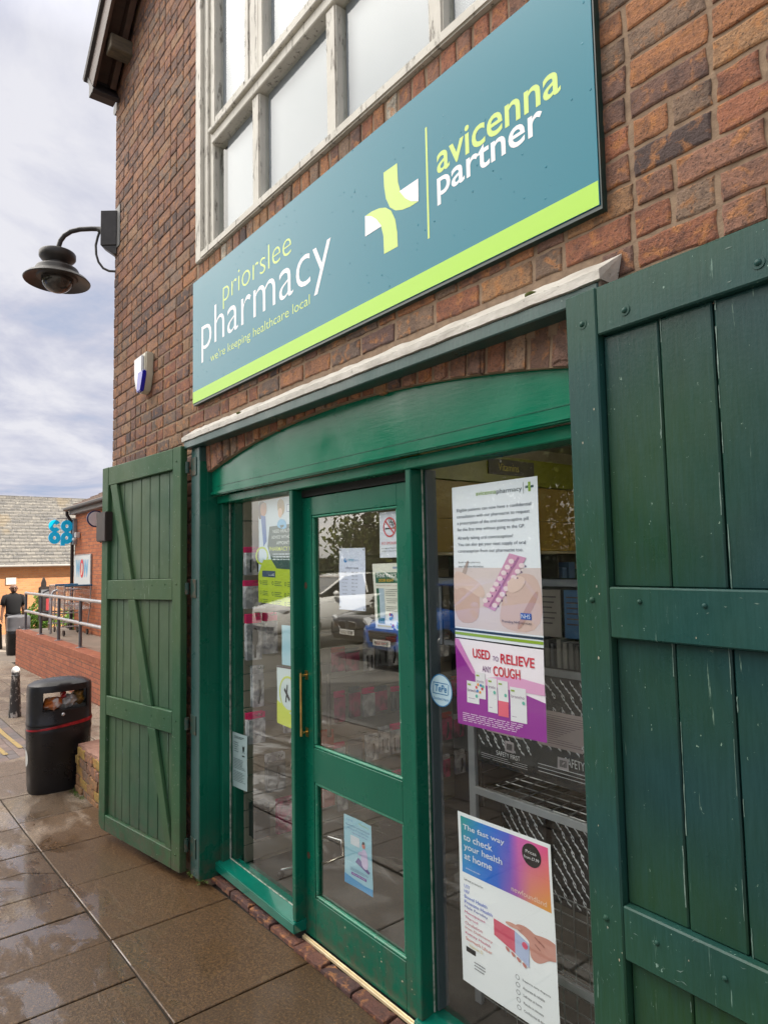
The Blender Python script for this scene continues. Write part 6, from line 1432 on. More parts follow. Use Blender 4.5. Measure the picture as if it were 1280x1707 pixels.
for i in range(nr):
    a0, a1 = i/nr, (i+1)/nr+0.004; dz = 0.022
    q.add([(SB0-0.10, lerp(y0_, y1_, a0), lerp(z0_, z1_, a0)+dz), (SB1, lerp(y0_, y1_, a0), lerp(z0_, z1_, a0)+dz), (SB1, lerp(y0_, y1_, a1), lerp(z0_, z1_, a1)+0.002), (SB0-0.10, lerp(y0_, y1_, a1), lerp(z0_, z1_, a1)+0.002),
           (SB0-0.10, lerp(y0_, y1_, a0), lerp(z0_, z1_, a0)), (SB1, lerp(y0_, y1_, a0), lerp(z0_, z1_, a0))], [(0, 1, 2, 3), (0, 4, 5, 1), (0, 3, 4)])
q.add([(SB0-0.10, 6.6, 5.42), (SB1, 6.6, 5.42), (SB1, 11.3, 2.9), (SB0-0.10, 11.3, 2.9)], [(0, 1, 2, 3)]); obj('roof', q, m, st2)
part('gutter', [(SB0-0.1, SB1, SBY-0.24, SBY-0.13, SBZ-0.04, SBZ+0.035)], MAT_DARKB, st2, bevel=0.02); part('eaves_board', [(SB0-0.02, SB1, SBY-0.128, SBY-0.001, SBZ-0.12, SBZ-0.02)], M('grey_soffit', (0.20, 0.19, 0.19), 0.6), st2, bevel=0.004)
q = MB(); q.tube([(SB0+0.02, SBY-0.18, SBZ-0.05), (SB0+0.02, SBY-0.18, SBZ-0.12), (SB0-0.03, SBY-0.05, SBZ-0.32), (SB0-0.03, SBY-0.05, 0.44)], 0.036, 10); obj('downpipe', q, MAT_DARKB, st2, smooth=True)
# projecting letters, poster, round sign and white box on the store
cs2 = thing('projecting_sign', 'bright blue rounded four letter sign hanging from the store corner', 'shop sign', (-15.72, 2.0, 2.3))
m, t, b = newmat('cyan_lit_plastic'); b.inputs['Emission Color'].default_value = (0.0, 0.36, 0.62, 1); b.inputs['Emission Strength'].default_value = 0.14; b.inputs['Base Color'].default_value = (0.0, 0.40, 0.68, 1); b.inputs['Roughness'].default_value = 0.2; MAT_CY = m
lx = -15.75
def FL(u, v_, d): return (lx+d, 1.66+u*0.48, 2.31+v_*0.52)
q = MB()
def ringp(q, cx, cy, r_, ri, a0=0.0, a1=2*pi, d0=-0.03, d1=0.03, n=28, asp=1.05):
    A = [(a0+(a1-a0)*i/n) for i in range(n+1)]
    prof = [[FL(cx+r_*cos(a), cy+r_*asp*sin(a), d0), FL(cx+r_*cos(a), cy+r_*asp*sin(a), d1), FL(cx+ri*cos(a), cy+ri*asp*sin(a), d1), FL(cx+ri*cos(a), cy+ri*asp*sin(a), d0)] for a in A]
    q.rings(prof, cap=True)
ringp(q, 0.245, 0.765, 0.245, 0.070, radians(32), radians(328)); ringp(q, 0.755, 0.765, 0.245, 0.070); ringp(q, 0.245, 0.27, 0.245, 0.070); ringp(q, 0.755, 0.27, 0.245, 0.070)
q.box(0.51, 0.68, 0, 1, -0.06, 0.30, fn=lambda u, d, v_: FL(u, v_, -0.029+d*0.058))
obj('letters', q, MAT_CY, cs2)
q = MB(); q.box(lx-0.012, lx+0.012, 1.64, 2.2, 2.865, 2.885); q.box(lx-0.008, lx+0.008, 1.76, 1.775, 2.82, 2.865); q.box(lx-0.008, lx+0.008, 2.01, 2.025, 2.82, 2.865); q.box(lx-0.03, lx+0.15, 2.13, 2.199, 2.30, 2.86); obj('bracket', q, MAT_GALV, cs2, bevel=0.003)
wp = thing('wall_poster', 'pale framed poster with tall blue and red letters on the store wall', 'poster', (-14.75, 2.19, 1.42))
q = MB(); q.box(-15.68, -14.38, 2.165, 2.199, 1.395, 2.075); obj('frame', q, MAT_GALV, wp, bevel=0.006)
q = MB(); FW_ = lambda u, v_, l=1: (-15.655+u*1.25, 2.1645-0.002*l, 1.42+v_*0.63)
put_rect(q, FW_, 0, 1, 0, 1, 0, 0); put_text(q, FW_, 'W', 0.12, 0.41, 0.27, 0.86, 1, 1, off=0.03); put_text(q, FW_, 'O', 0.40, 0.62, 0.25, 0.88, 2, 2, off=0.03); put_text(q, FW_, 'W', 0.61, 0.90, 0.27, 0.86, 1, 1, off=0.03)
put_poly(q, FW_, [(0.46, 0.35), (0.54, 0.35), (0.52, 0.68), (0.48, 0.68)], 3, 3); obj('print', q, [ink(198, 204, 206), ink(70, 160, 205), ink(205, 40, 60), ink(235, 190, 170)], wp)
rs = thing('round_sign', 'small round white sign with dark blue rim projecting from the store wall', 'sign', (-14.2, 2.1, 2.6))
q = MB(); q.lathe([(0.165, -0.02), (0.165, 0.02)], (0, 0, 0), 32); q.v = [(-13.55+p[2], 2.03+p[0], 2.735+p[1]) for p in q.v]; obj('rim', q, flat('navy_rim', (0.01, 0.02, 0.10), 0.3), rs)
q = MB(); q.lathe([(0.140, -0.025), (0.140, 0.025)], (0, 0, 0), 32); q.v = [(-13.55+p[2], 2.03+p[0], 2.735+p[1]) for p in q.v]; obj('face', q, flat('sign_white', (0.62, 0.64, 0.68), 0.3), rs)
wb = thing('security_light', 'small white flood light on the store wall beside the blue letters', 'light', (-15.35, 2.1, 2.5))
q = MB(); q.box(-15.42, -15.30, 2.10, 2.19, 2.44, 2.56); obj('body', q, flat('white_body', (0.6, 0.6, 0.6), 0.4), wb, bevel=0.01, seg=2); q = MB(); q.box(-15.40, -15.25, 2.05, 2.098, 2.38, 2.43); obj('sensor', q, flat('white_sensor', (0.5, 0.5, 0.5), 0.4), wb, bevel=0.01)
# ---------------------------------------------------------------- far building
fb = thing('far_building', 'sunlit orange brick building with a long grey slate roof in the distance', 'building', (-25.1, 3, 0))
FX = -25.1
q = MB(); q.box(FX-6, FX, -6, 22, -0.5, 1.86); obj('wall', q, wallmat('far_brick', (0.62, 0.30, 0.13), (0.52, 0.23, 0.10), (0.46, 0.30, 0.19), ax='YZ', dark=(0.40, 0.17, 0.08), amt=0.4), fb)
m, t, b = newmat('weathered_slates'); cc = node(t, 'ShaderNodeTexCoord'); s = node(t, 'ShaderNodeSeparateXYZ'); t.links.new(cc.outputs['Object'], s.inputs[0]); cb = node(t, 'ShaderNodeCombineXYZ'); t.links.new(s.outputs['Y'], cb.inputs[0]); t.links.new(s.outputs['Z'], cb.inputs[1])
bt = node(t, 'ShaderNodeTexBrick'); t.links.new(cb.outputs[0], bt.inputs['Vector']); bt.inputs['Scale'].default_value = 1; bt.inputs['Brick Width'].default_value = 0.28; bt.inputs['Row Height'].default_value = 0.118; bt.inputs['Mortar Size'].default_value = 0.008; bt.inputs['Mortar Smooth'].default_value = 0.6
bt.inputs['Color1'].default_value = (0.155, 0.145, 0.13, 1); bt.inputs['Color2'].default_value = (0.095, 0.092, 0.088, 1); bt.inputs['Mortar'].default_value = (0.02, 0.02, 0.02, 1)
c = mixc(t, maprange(t, noise(t, coords(t, (1, 1, 2)), 9, 6, 0.75), 0.54, 0.62, 0, 0.7), bt.outputs['Color'], (0.27, 0.25, 0.21)); c = mixc(t, maprange(t, noise(t, coords(t), 0.9, 3), 0.62, 0.68, 0, 0.35), c, (0.22, 0.16, 0.08)); t.links.new(c, b.inputs['Base Color']); b.inputs['Roughness'].default_value = 0.85
q = MB(); NR = 21
for i in range(NR):
    a0, a1 = i/NR, (i+1)/NR+0.003; X0, X1, Z0, Z1 = FX+0.22, FX-2.6, 1.90, 4.40
    q.add([(lerp(X0, X1, a0), -6.2, lerp(Z0, Z1, a0)+0.025), (lerp(X0, X1, a0), 22, lerp(Z0, Z1, a0)+0.025), (lerp(X0, X1, a1), 22, lerp(Z0, Z1, a1)), (lerp(X0, X1, a1), -6.2, lerp(Z0, Z1, a1)), (lerp(X0, X1, a0), -6.2, lerp(Z0, Z1, a0)), (lerp(X0, X1, a0), 22, lerp(Z0, Z1, a0))], [(0, 1, 2, 3), (0, 4, 5, 1)])
q.add([(FX-2.6, -6.2, 4.40), (FX-2.6, 22, 4.40), (FX-6.3, 22, 1.9), (FX-6.3, -6.2, 1.9)], [(0, 1, 2, 3)]); q.add([(FX-2.55, -6.2, 4.36), (FX-2.55, 22, 4.36), (FX-2.6, 22, 4.50), (FX-2.6, -6.2, 4.50)], [(0, 1, 2, 3)])
obj('roof', q, m, fb)
part('gutter', [(FX+0.18, FX+0.29, -6.2, 22, 1.85, 1.92)], M('pale_gutter', (0.35, 0.34, 0.32), 0.5), fb, bevel=0.02)
part('wall_plaque', [(FX+0.002, FX+0.03, 2.36, 2.66, 1.27, 1.50)], M('white_plaque', (0.7, 0.68, 0.62), 0.5), fb, bevel=0.004)
# notice totem, shrubs
tt = thing('notice_board', 'dark grey upright notice board with a pointed finial beyond the railing', 'notice board', (-18.8, 2.2, -0.34))
part('panel', [(-18.86, -18.74, 2.10, 2.42, 0.45, 1.33)], MAT_LMP, tt, bevel=0.02, seg=2); part('leg', [(-18.84, -18.76, 2.12, 2.18, -0.34, 0.448)], MAT_LMP, tt); part('leg', [(-18.84, -18.76, 2.33, 2.39, -0.34, 0.448)], MAT_LMP, tt)
q = MB(); q.prism([(2.15, 1.331), (2.27, 1.331), (2.27, 1.42), (2.235, 1.53), (2.21, 1.57), (2.185, 1.53), (2.15, 1.42)], lambda y_, z: (-18.83, y_, z), lambda y_, z: (-18.77, y_, z)); obj('finial', q, MAT_LMP, tt, bevel=0.005)
part('print', [(-18.739, -18.735, 2.14, 2.38, 1.12, 1.25)], ink(120, 124, 128), tt, bevel=0); part('print', [(-18.739, -18.735, 2.26, 2.37, 0.72, 1.02)], ink(170, 60, 64), tt, bevel=0)
q = MB(); q.box(-18.3, -17.6, 2.05, 2.9, -0.34, 0.10); pb = obj('brick_planter', q, bpy.data.materials['ramp_brick'], None, bevel=0.01, origin=(-18, 2.4, -0.34)); tag(pb, 'low brick planter beside the notice board', 'planter')
def leafy(name, label, cat, c, r_, n, mat, seed, size=0.05, parent=None, stem=True, group=None, sub='foliage', flatn=0.0):
    rr = random.Random(seed); q = MB(); cl = [Vector((rr.gauss(0, 0.5), rr.gauss(0, 0.5), rr.gauss(0, 0.45))) for _ in range(max(3, n//60))]
    for i in range(n):
        k_ = rr.choice(cl); p = Vector(((k_.x+rr.gauss(0, 0.17))*r_[0], (k_.y+rr.gauss(0, 0.17))*r_[1], (k_.z+rr.gauss(0, 0.17))*r_[2]))+Vector(c)
        a = Vector((rr.gauss(0, 1), rr.gauss(0, 1), rr.gauss(0, 1))).normalized(); b_ = a.orthogonal().normalized(); s_ = size*rr.uniform(0.6, 1.3); d = a.cross(b_)
        q.add([p-b_*s_, p+d*s_*0.5, p+b_*s_, p-d*s_*0.5], [(0, 1, 2, 3)])
    root = thing(name, label, cat, (c[0], c[1], c[2]-r_[2]), group) if parent is None else parent
    obj(sub, q, mat, root); return root
def leafmat(name, a, b_, tr=0.25):
    m, t, b = newmat(name); v = coords(t); g = node(t, 'ShaderNodeObjectInfo')
    c = mixc(t, maprange(t, noise(t, v, 1.6, 4), 0.38, 0.62), a, b_); c = mixc(t, maprange(t, noise(t, v, 14, 3), 0.4, 0.7, 0, 0.6), c, tuple(min(1, x*1.6) for x in b_)); t.links.new(c, b.inputs['Base Color']); b.inputs['Roughness'].default_value = 0.5
    b.inputs['Subsurface Weight'].default_value = 0.0; b.inputs['Transmission Weight'].default_value = 0.0
    o = [n_ for n_ in t.nodes if n_.type == 'OUTPUT_MATERIAL'][0]; tl = node(t, 'ShaderNodeBsdfTranslucent'); t.links.new(c, tl.inputs[0]); mx = node(t, 'ShaderNodeMixShader'); mx.inputs[0].default_value = tr
    t.links.new(b.outputs[0], mx.inputs[1]); t.links.new(tl.outputs[0], mx.inputs[2]); t.links.new(mx.outputs[0], o.inputs[0]); return m
ML1 = leafmat('shrub_leaves', (0.13, 0.24, 0.02), (0.07, 0.15, 0.02)); ML2 = leafmat('tree_leaves', (0.19, 0.20, 0.03), (0.06, 0.09, 0.018), 0.4)
leafy('green_shrub', 'bright green shrub behind the railing, left of the notice board', 'shrub', (-20.2, 2.30, 0.35), (0.5, 0.35, 0.6), 1500, ML1, 1, 0.055)
leafy('green_shrub', 'bright green shrub behind the trolleys, right of the notice board', 'shrub', (-20.0, 3.3, 0.35), (0.5, 0.55, 0.6), 1800, ML1, 2, 0.055)
bin2 = litter_bin('litter_bin', 'far litter bin with domed grey lid at the end of the ramp wall', -18.85, 1.66, 1.02, full=False)
for c_ in bin2.children:
    if c_.name.startswith('hood'): c_.data.materials[0] = M('grey_bin_lid', (0.10, 0.10, 0.11), 0.35)
# ---------------------------------------------------------------- the man in the black shirt
def skin_mesh(name, nodes, edges, mat, parent, sub=2, root=0):
    """nodes: (x, y, z, rx, ry) in metres relative to the figure; the body grows round the joints"""
    me = bpy.data.meshes.new(name); me.from_pydata([n_[:3] for n_ in nodes], edges, []); o = bpy.data.objects.new(name, me); COL.objects.link(o)
    sk = o.modifiers.new('skin', 'SKIN'); sk.use_smooth_shade = True; sk.branch_smoothing = 0.6
    for i, n_ in enumerate(nodes): me.skin_vertices[0].data[i].radius = (n_[3], n_[4]); me.skin_vertices[0].data[i].use_root = (i == root)
    sb = o.modifiers.new('sub', 'SUBSURF'); sb.levels = sub; sb.render_levels = sub
    dg = bpy.context.evaluated_depsgraph_get(); dg.update(); nm = bpy.data.meshes.new_from_object(o.evaluated_get(dg)); bpy.data.objects.remove(o); bpy.data.meshes.remove(me)
    nm.name = name; nm.materials.clear(); nm.materials.append(mat); nm.polygons.foreach_set('use_smooth', [True]*len(nm.polygons))
    r = bpy.data.objects.new(name, nm); COL.objects.link(r); r.parent = parent; return r
PX, PY = -20.4, 1.80; man = thing('person', 'bald man with sunglasses in a black t-shirt and dark trousers walking past the far wall', 'person', (PX, PY, gz(PX)))
SK = M('brown_skin', (0.16, 0.075, 0.045), 0.5); CLB = M('black_cotton', (0.005, 0.005, 0.007), 0.9, bs=60, bst=0.3); TRS = M('dark_trousers', (0.018, 0.018, 0.024), 0.8, bs=50)
# local: x faces the camera (+x), y across
N = [(0, 0, 0.95, 0.15, 0.11), (0, 0, 1.10, 0.145, 0.105), (0.01, 0, 1.28, 0.17, 0.115), (0.0, 0, 1.42, 0.13, 0.09), (0.0, 0, 1.49, 0.058, 0.058), (0.015, 0, 1.545, 0.078, 0.082), (0.02, 0, 1.61, 0.098, 0.104), (0.015, 0, 1.67, 0.092, 0.100), (0.01, 0, 1.71, 0.06, 0.065),
     (0.0, -0.19, 1.40, 0.062, 0.062), (-0.02, -0.235, 1.13, 0.046, 0.046), (0.02, -0.27, 0.90, 0.030, 0.034), (0.03, -0.275, 0.84, 0.026, 0.040), (0.035, -0.275, 0.77, 0.018, 0.034),
     (0.0, 0.19, 1.40, 0.062, 0.062), (-0.02, 0.235, 1.13, 0.046, 0.046), (0.04, 0.25, 0.90, 0.030, 0.034), (0.05, 0.25, 0.84, 0.026, 0.040), (0.055, 0.25, 0.77, 0.018, 0.034),
     (0.0, -0.10, 0.86, 0.088, 0.088), (0.09, -0.11, 0.48, 0.060, 0.060), (0.03, -0.115, 0.10, 0.042, 0.042), (0.06, -0.115, 0.045, 0.040, 0.035), (0.17, -0.125, 0.035, 0.040, 0.028),
     (0.0, 0.10, 0.86, 0.088, 0.088), (-0.04, 0.11, 0.48, 0.060, 0.060), (-0.20, 0.115, 0.14, 0.042, 0.042), (-0.20, 0.115, 0.075, 0.040, 0.035), (-0.09, 0.125, 0.04, 0.040, 0.028)]
E_ = [(0, 1), (1, 2), (2, 3), (3, 4), (4, 5), (5, 6), (6, 7), (7, 8), (3, 9), (9, 10), (10, 11), (11, 12), (12, 13), (3, 14), (14, 15), (15, 16), (16, 17), (17, 18), (0, 19), (19, 20), (20, 21), (21, 22), (22, 23), (0, 24), (24, 25), (25, 26), (26, 27), (27, 28)]
body = skin_mesh('body', N, E_, SK, man)
g = 0.016
SH = [(n_[0], n_[1], n_[2], n_[3]+g, n_[4]+g) for n_ in N]
q = MB(); q.rings([[(PX+x0+rx*cos(2*pi*i/20), PY+ry*sin(2*pi*i/20), gz(PX)+z) for i in range(20)] for z, rx, ry, x0 in ((0.86, 0.125, 0.175, 0), (1.0, 0.135, 0.180, 0.01), (1.15, 0.135, 0.188, 0.015), (1.30, 0.140, 0.215, 0.01), (1.39, 0.125, 0.225, 0), (1.44, 0.10, 0.185, -0.005), (1.475, 0.075, 0.095, -0.005), (1.495, 0.068, 0.075, -0.005))])
for s_ in (-1, 1): q.tube([(PX, PY+s_*0.13, gz(PX)+1.425), (PX, PY+s_*0.195, gz(PX)+1.39), (PX-0.01, PY+s_*0.225, gz(PX)+1.29), (PX-0.015, PY+s_*0.243, gz(PX)+1.17)], [0.05, 0.078, 0.074, 0.070], 14)
obj('t_shirt', q, CLB, man, smooth='all')
skin_mesh('trousers', [(0, 0, 0.93, 0.165, 0.118), SH[19], SH[20], (0.03, -0.115, 0.12, 0.062, 0.062), SH[24], SH[25], (-0.195, 0.115, 0.16, 0.062, 0.062)], [(0, 1), (1, 2), (2, 3), (0, 4), (4, 5), (5, 6)], TRS, man)
O = Vector((PX, PY, gz(PX)))
def W_(x, y, z): return (O.x+x, O.y+y, O.z+z)
q = MB(); 
for s_ in (-1, 1): q.sphere(W_(0.100, s_*0.032, 1.628), 0.022, 10, sz=0.8)
q.tube([W_(0.115, -0.05, 1.635), W_(0.117, 0.05, 1.635)], 0.005, 6); q.tube([W_(0.10, -0.052, 1.635), W_(0.02, -0.078, 1.635)], 0.004, 6); q.tube([W_(0.10, 0.052, 1.635), W_(0.02, 0.078, 1.635)], 0.004, 6); obj('sunglasses', q, MAT_BLK, man, smooth=True)
q = MB(); q.tube([W_(0.108, 0, 1.625), W_(0.124, 0, 1.592), W_(0.105, 0, 1.585)], [0.010, 0.016, 0.008], 8); obj('nose', q, SK, man, smooth=True)
q = MB(); q.sphere(W_(0.072, 0, 1.548), 0.046, 12, sz=0.75); obj('beard', q, M('dark_beard', (0.02, 0.014, 0.012), 0.9, bs=200), man, smooth=True)
q = MB(); q.tube([W_(0.112, -0.02, 1.563), W_(0.118, 0, 1.561), W_(0.112, 0.02, 1.563)], 0.006, 6); obj('mouth', q, M('lips', (0.18, 0.06, 0.05), 0.5), man, smooth=True)
for s_ in (-1, 1):
    q = MB(); q.sphere(W_(0.01, s_*0.092, 1.615), 0.020, 10, sz=1.35); obj('ear', q, SK, man, smooth=True)
for s_, hy, hx in ((-1, -0.275, 0.045), (1, 0.25, 0.065)):
    for j in range(5):
        a = -0.03+0.015*j; L_ = [0.045, 0.075, 0.082, 0.076, 0.058][j]
        if j == 0: continue
    q = MB()
    for j, L_ in enumerate([0.060, 0.070, 0.066, 0.052]): q.tube([W_(hx-0.028+0.016*j, hy, 0.765), W_(hx-0.026+0.017*j, hy+s_*-0.006, 0.765-L_*0.55), W_(hx-0.020+0.017*j, hy+s_*-0.022, 0.765-L_)], [0.0095, 0.009, 0.006], 6)
    q.tube([W_(hx+0.030, hy, 0.82), W_(hx+0.048, hy-s_*0.01, 0.79), W_(hx+0.045, hy-s_*0.015, 0.755)], [0.011, 0.010, 0.007], 6); obj('fingers', q, SK, man, smooth=True)
for x_, y_, z_ in ((0.11, -0.12, 0.0), (-0.13, 0.12, 0.01)):
    q = MB(); q.box(O.x+x_-0.13, O.x+x_+0.13, O.y+y_-0.045, O.y+y_+0.045, O.z+z_, O.z+z_+0.075); obj('shoe', q, MAT_BLK, man, bevel=0.03, seg=3, smooth=True)

# ---------------------------------------------------------------- parked cars across the road
MAT_CGL = gloss('car_glass', (0.012, 0.014, 0.015), 0.03); MAT_TYRE = M('tyre', (0.018, 0.018, 0.018), 0.8, bs=60); MAT_RIM = M('alloy', (0.45, 0.45, 0.46), 0.25, metal=0.9); MAT_LENS = gloss('headlamp', (0.55, 0.57, 0.6), 0.05); MAT_GRL = flat('black_grille', (0.01, 0.01, 0.01), 0.3)
def car(label, cx, nose, paint, kind, plate, yaw=0.0):
    z0 = -0.10; r = thing('parked_car', label, 'car', (cx, nose-2.1, z0), 'cars parked across the road')
    cy_, sy_ = cos(yaw), sin(yaw)
    def T(l, s_, z): # l = distance behind the nose, s across; nose points to +y
        return (cx+s_*cy_-l*sy_, nose-l*cy_-s_*sy_, z0+z)
    pm = gloss('car_paint_'+kind, paint, 0.18); pm.node_tree.nodes['Principled BSDF'].inputs['Coat Weight'].default_value = 0.8
    suv = kind == 'white'; H = 1.10 if suv else 1.0; Lh = 4.5 if kind != 'blue' else 4.0; wd = 0.91 if kind != 'blue' else 0.86
    st = [(0.0, 0.55, 0.30, 0.60), (0.05, 0.78, 0.22, 0.66), (0.25, 0.92, 0.20, 0.74), (0.7, 0.99, 0.20, 0.83), (1.15, 1.0, 0.20, 0.93), (1.5, 1.0, 0.20, 0.98), (2.6, 1.0, 0.20, 0.98), (3.4, 1.0, 0.20, 1.0), (Lh-0.35, 0.97, 0.24, 1.0), (Lh-0.08, 0.88, 0.28, 0.95), (Lh, 0.70, 0.36, 0.86)]
    rings = []
    for l, w_, zb, zt in st:
        w_ *= wd; zt *= H; half = [(0.0, zb), (w_*0.80, zb), (w_*0.97, zb+0.10), (w_, zb+(zt-zb)*0.45), (w_*0.985, zt*0.86), (w_*0.90, zt*0.975), (w_*0.55, zt+0.025), (0, zt+0.045)]
        pts = half+[(-a, b_) for a, b_ in half[-2:0:-1]]; rings.append([T(l, a, b_) for a, b_ in pts])
    q = MB(); q.rings(rings); obj('body', q, pm, r, smooth='all')
    gh = [(1.20, 0.74, 0.98, 0.985), (2.05, 0.66, 0.98, 1.40), (2.7, 0.67, 0.98, 1.44), (3.4, 0.64, 0.98, 1.40), (Lh-0.25, 0.62, 0.98, 1.02)]
    rings = []; roof = []
    for l, wt, zb, zt in gh:
        zb *= H; zt *= H; wb_ = wd*0.93; wt_ = wt*wd/0.9; rings.append([T(l, a, b_) for a, b_ in ((wb_, zb-0.03), (wt_, zt), (-wt_, zt), (-wb_, zb-0.03))])
    q = MB(); q.rings(rings, cap=True); obj('glasshouse', q, MAT_CGL, r, bevel=0.02, seg=2)
    q = MB(); rr_ = []
    for l, wt, zt in ((1.98, 0.66, 1.385), (2.3, 0.675, 1.44), (2.9, 0.675, 1.46), (3.5, 0.64, 1.395)):
        w_ = wt*wd/0.9+0.02; zt *= H; rr_.append([T(l, a, b_) for a, b_ in ((w_, zt-0.015), (w_*0.8, zt+0.02), (0, zt+0.03), (-w_*0.8, zt+0.02), (-w_, zt-0.015), (0, zt-0.03))])
    q.rings(rr_)
    for s_ in (-1, 1):
        q.tube([T(1.25, s_*wd*0.80, 0.985*H), T(2.03, s_*0.665*wd/0.9, 1.40*H)], 0.035, 8); q.tube([T(3.45, s_*0.65*wd/0.9, 1.40*H), T(Lh-0.2, s_*wd*0.80, 1.02*H)], 0.045, 8); q.tube([T(2.65, s_*wd*0.93, 0.99*H), T(2.65, s_*0.68*wd/0.9, 1.43*H)], 0.028, 8)
    obj('roof', q, pm, r, smooth=True)
    for s_ in (-1, 1):
        q = MB(); q.sphere(T(1.55, s_*(wd+0.09), 1.02*H), 0.085, 12, sz=0.75); obj('mirror', q, pm, r, smooth=True)
        for l in (0.82, Lh-0.80):
            q = MB(); c = Vector(T(l, s_*(wd-0.22), 0.32)); d = Vector(T(l, s_*(wd+0.005), 0.32)); q.tube([c, d], 0.325, 26); wh = obj('wheel', q, MAT_TYRE, r, bevel=0.02, seg=2)
            q = MB(); q.tube([T(l, s_*(wd-0.05), 0.32), T(l, s_*(wd+0.012), 0.32)], 0.21, 20); obj('rim', q, MAT_RIM, wh, bevel=0.01)
        a = 0.50*wd/0.9; q = MB(); z_ = 0.64*H if kind != 'blue' else 0.66
        pts = [(a, z_-0.03), (a+0.34*wd, z_+0.00), (a+0.42*wd, z_+0.06), (a+0.36*wd, z_+0.085), (a, z_+0.05)]
        if kind == 'blue': pts = [(a-0.02, z_-0.04), (a+0.30, z_+0.02), (a+0.38, z_+0.13), (a+0.30, z_+0.12), (a+0.02, z_+0.03)]
        q.prism([(s_*u, v_) for u, v_ in pts], lambda u, v_: T(0.30, u*0.98, v_), lambda u, v_: T(0.03+max(0, (abs(u)-a))*0.42, u, v_-0.01)); obj('headlight', q, MAT_LENS, r, bevel=0.01)
    if kind == 'blue':
        q = MB(); q.prism([(-0.46, 0.58), (0.46, 0.58), (0.40, 0.36), (0.30, 0.32), (-0.30, 0.32), (-0.40, 0.36)], lambda u, v_: T(0.2, u, v_), lambda u, v_: T(-0.012, u, v_)); gr = obj('grille', q, MAT_GRL, r, bevel=0.02, seg=2)
        q = MB(); [q.box(-0.42, 0.42, 0, 1, 0.37+0.05*i, 0.382+0.05*i, fn=lambda u, d, v_: T(-0.022+d*0.01, u*(1-0.12*(v_ < 0.45)), v_)) for i in range(5)]; obj('slat', q, MAT_RIM, gr)
    else:
        q = MB()
        for s_ in (-1, 1): q.prism([(s_*u, v_*H) for u, v_ in ((0.03, 0.46), (0.06, 0.63), (0.30, 0.62), (0.34, 0.56), (0.26, 0.44))], lambda u, v_: T(0.2, u, v_), lambda u, v_: T(-0.015, u, v_))
        gr = obj('grille', q, MAT_GRL, r, bevel=0.01)
        q = MB()
        for s_ in (-1, 1): P5 = [(0.03, 0.46), (0.06, 0.63), (0.30, 0.62), (0.34, 0.56), (0.26, 0.44), (0.03, 0.46)]; q.tube([T(-0.018, s_*u, v_*H) for u, v_ in P5], 0.010, 6)
        obj('surround', q, MAT_RIM, gr, smooth=True)
        q = MB(); q.box(-0.55, 0.55, 0, 1, 0.24, 0.36, fn=lambda u, d, v_: T(-0.012+d*0.1, u, v_)); obj('lower_intake', q, MAT_GRL, r, bevel=0.02)
    zp = 0.40 if kind != 'blue' else 0.36
    q = MB(); q.box(-0.26, 0.26, 0, 1, zp-0.055, zp+0.055, fn=lambda u, d, v_: T(-0.035+d*0.02, u, v_)); pt = obj('number_plate', q, flat('plate_white', (0.7, 0.7, 0.66), 0.4), r, bevel=0.003)
    q = MB(); put_text(q, lambda u, v_, l=1: T(-0.0375, u, v_), plate, 0.22, -0.22, zp-0.032, zp+0.032, 0, 1, off=0.015); obj('plate_text', q, flat('plate_black', (0.01, 0.01, 0.01)), pt)
    return r
car('white parked car with twin kidney grille, leftmost of the three across the road', -15.0, -6.15, (0.80, 0.80, 0.78), 'white', 'BX71 KHJ', 0.0)
car('black parked saloon between the white and the blue car', -11.78, -6.45, (0.012, 0.012, 0.014), 'black', 'BF21 CKU')
car('bright blue parked hatchback with wide slatted grille', -9.95, -5.95, (0.008, 0.12, 0.52), 'blue', 'BT65 XAR')
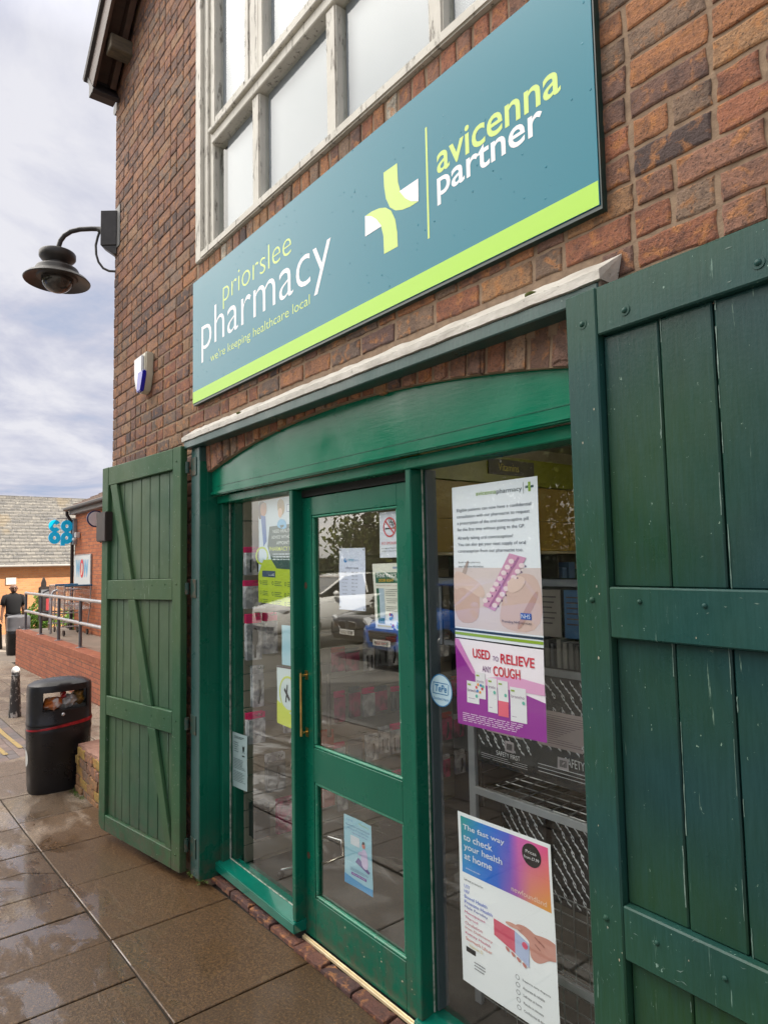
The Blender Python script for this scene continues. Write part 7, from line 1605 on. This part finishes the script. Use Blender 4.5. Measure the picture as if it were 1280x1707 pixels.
# ---------------------------------------------------------------- hedge and trees behind the cars
MAT_BARK = M('bark', (0.09, 0.065, 0.045), 0.9, (0.05, 0.038, 0.028), 9, stretch=(3, 3, 0.6), bs=20)
def tree(label, x, y, h, R_, n, seed):
    rr = random.Random(seed); root = thing('tree', label, 'tree', (x, y, -0.15), 'trees behind the parked cars'); q = MB()
    pts = [(x, y, -0.15), (x+rr.uniform(-.1, .1), y, h*0.25), (x+rr.uniform(-.3, .3), y+rr.uniform(-.2, .2), h*0.55), (x+rr.uniform(-.4, .4), y, h*0.9)]; q.tube(pts, [0.22, 0.17, 0.10, 0.03], 10)
    tips = []
    for i in range(20):
        a = rr.uniform(0, 2*pi); zz = rr.uniform(0.18, 0.85)*h; L_ = R_*rr.uniform(0.5, 1.0)*(1.1-abs(zz/h-0.5)); b0 = Vector((x, y, zz)); t1 = b0+Vector((cos(a)*L_*0.5, sin(a)*L_*0.5, L_*0.3)); t2 = b0+Vector((cos(a)*L_, sin(a)*L_, L_*0.5)); q.tube([b0, t1, t2], [0.06, 0.04, 0.012], 6); tips += [t1, t2, (t1+t2)/2]
    obj('trunk', q, MAT_BARK, root, smooth=True); q = MB()
    for i in range(n):
        c = rr.choice(tips); p = c+Vector((rr.gauss(0, 0.50), rr.gauss(0, 0.50), rr.gauss(0, 0.48))); a = Vector((rr.gauss(0, 1), rr.gauss(0, 1), rr.gauss(0, 1))).normalized(); b_ = a.orthogonal().normalized(); d = a.cross(b_); s_ = rr.uniform(0.07, 0.15)
        q.add([p-b_*s_, p+d*s_*0.55, p+b_*s_, p-d*s_*0.55], [(0, 1, 2, 3)])
    obj('crown', q, ML2, root)
tl = ['leftmost tall tree behind the white car', 'tall tree behind the black car', 'tall tree with yellowish leaves behind the blue car', 'broad tree right of the parked cars', 'rightmost tree across the road']
for i, (x, y, h, R_) in enumerate([(-19.5, -12.6, 7.0, 2.6), (-15.4, -12.2, 6.2, 2.4), (-11.2, -12.6, 7.6, 2.8), (-7.0, -12.0, 6.6, 2.6), (-2.5, -12.8, 7.8, 3.0)]): tree(tl[i], x, y, h, R_, 9000, 40+i)
hd = thing('hedge', 'long clipped dark hedge behind the parked cars', 'hedge', (-10, -11.2, -0.12))
q = MB(); rr = random.Random(9)
for i in range(22000):
    x, z = rr.uniform(-25, 3), rr.uniform(-0.1, 1.9+0.15*sin(i*0.01)); y_ = -10.9+0.10*mnoise.noise(Vector((x*1.5, 0, z*2)))+rr.gauss(0, 0.06) if rr.random() < 0.75 else rr.uniform(-11.7, -10.9)
    if y_ < -11.0: z = 1.85+rr.gauss(0, 0.05)
    a = Vector((rr.gauss(0, 1), rr.gauss(0.4, 1), rr.gauss(0, 1))).normalized(); b_ = a.orthogonal().normalized(); d = a.cross(b_); s_ = rr.uniform(0.04, 0.085); p = Vector((x, y_, z)); q.add([p-b_*s_, p+d*s_*0.6, p+b_*s_, p-d*s_*0.6], [(0, 1, 2, 3)])
obj('foliage', q, leafmat('hedge_leaves', (0.035, 0.06, 0.014), (0.02, 0.036, 0.010), 0.2), hd)
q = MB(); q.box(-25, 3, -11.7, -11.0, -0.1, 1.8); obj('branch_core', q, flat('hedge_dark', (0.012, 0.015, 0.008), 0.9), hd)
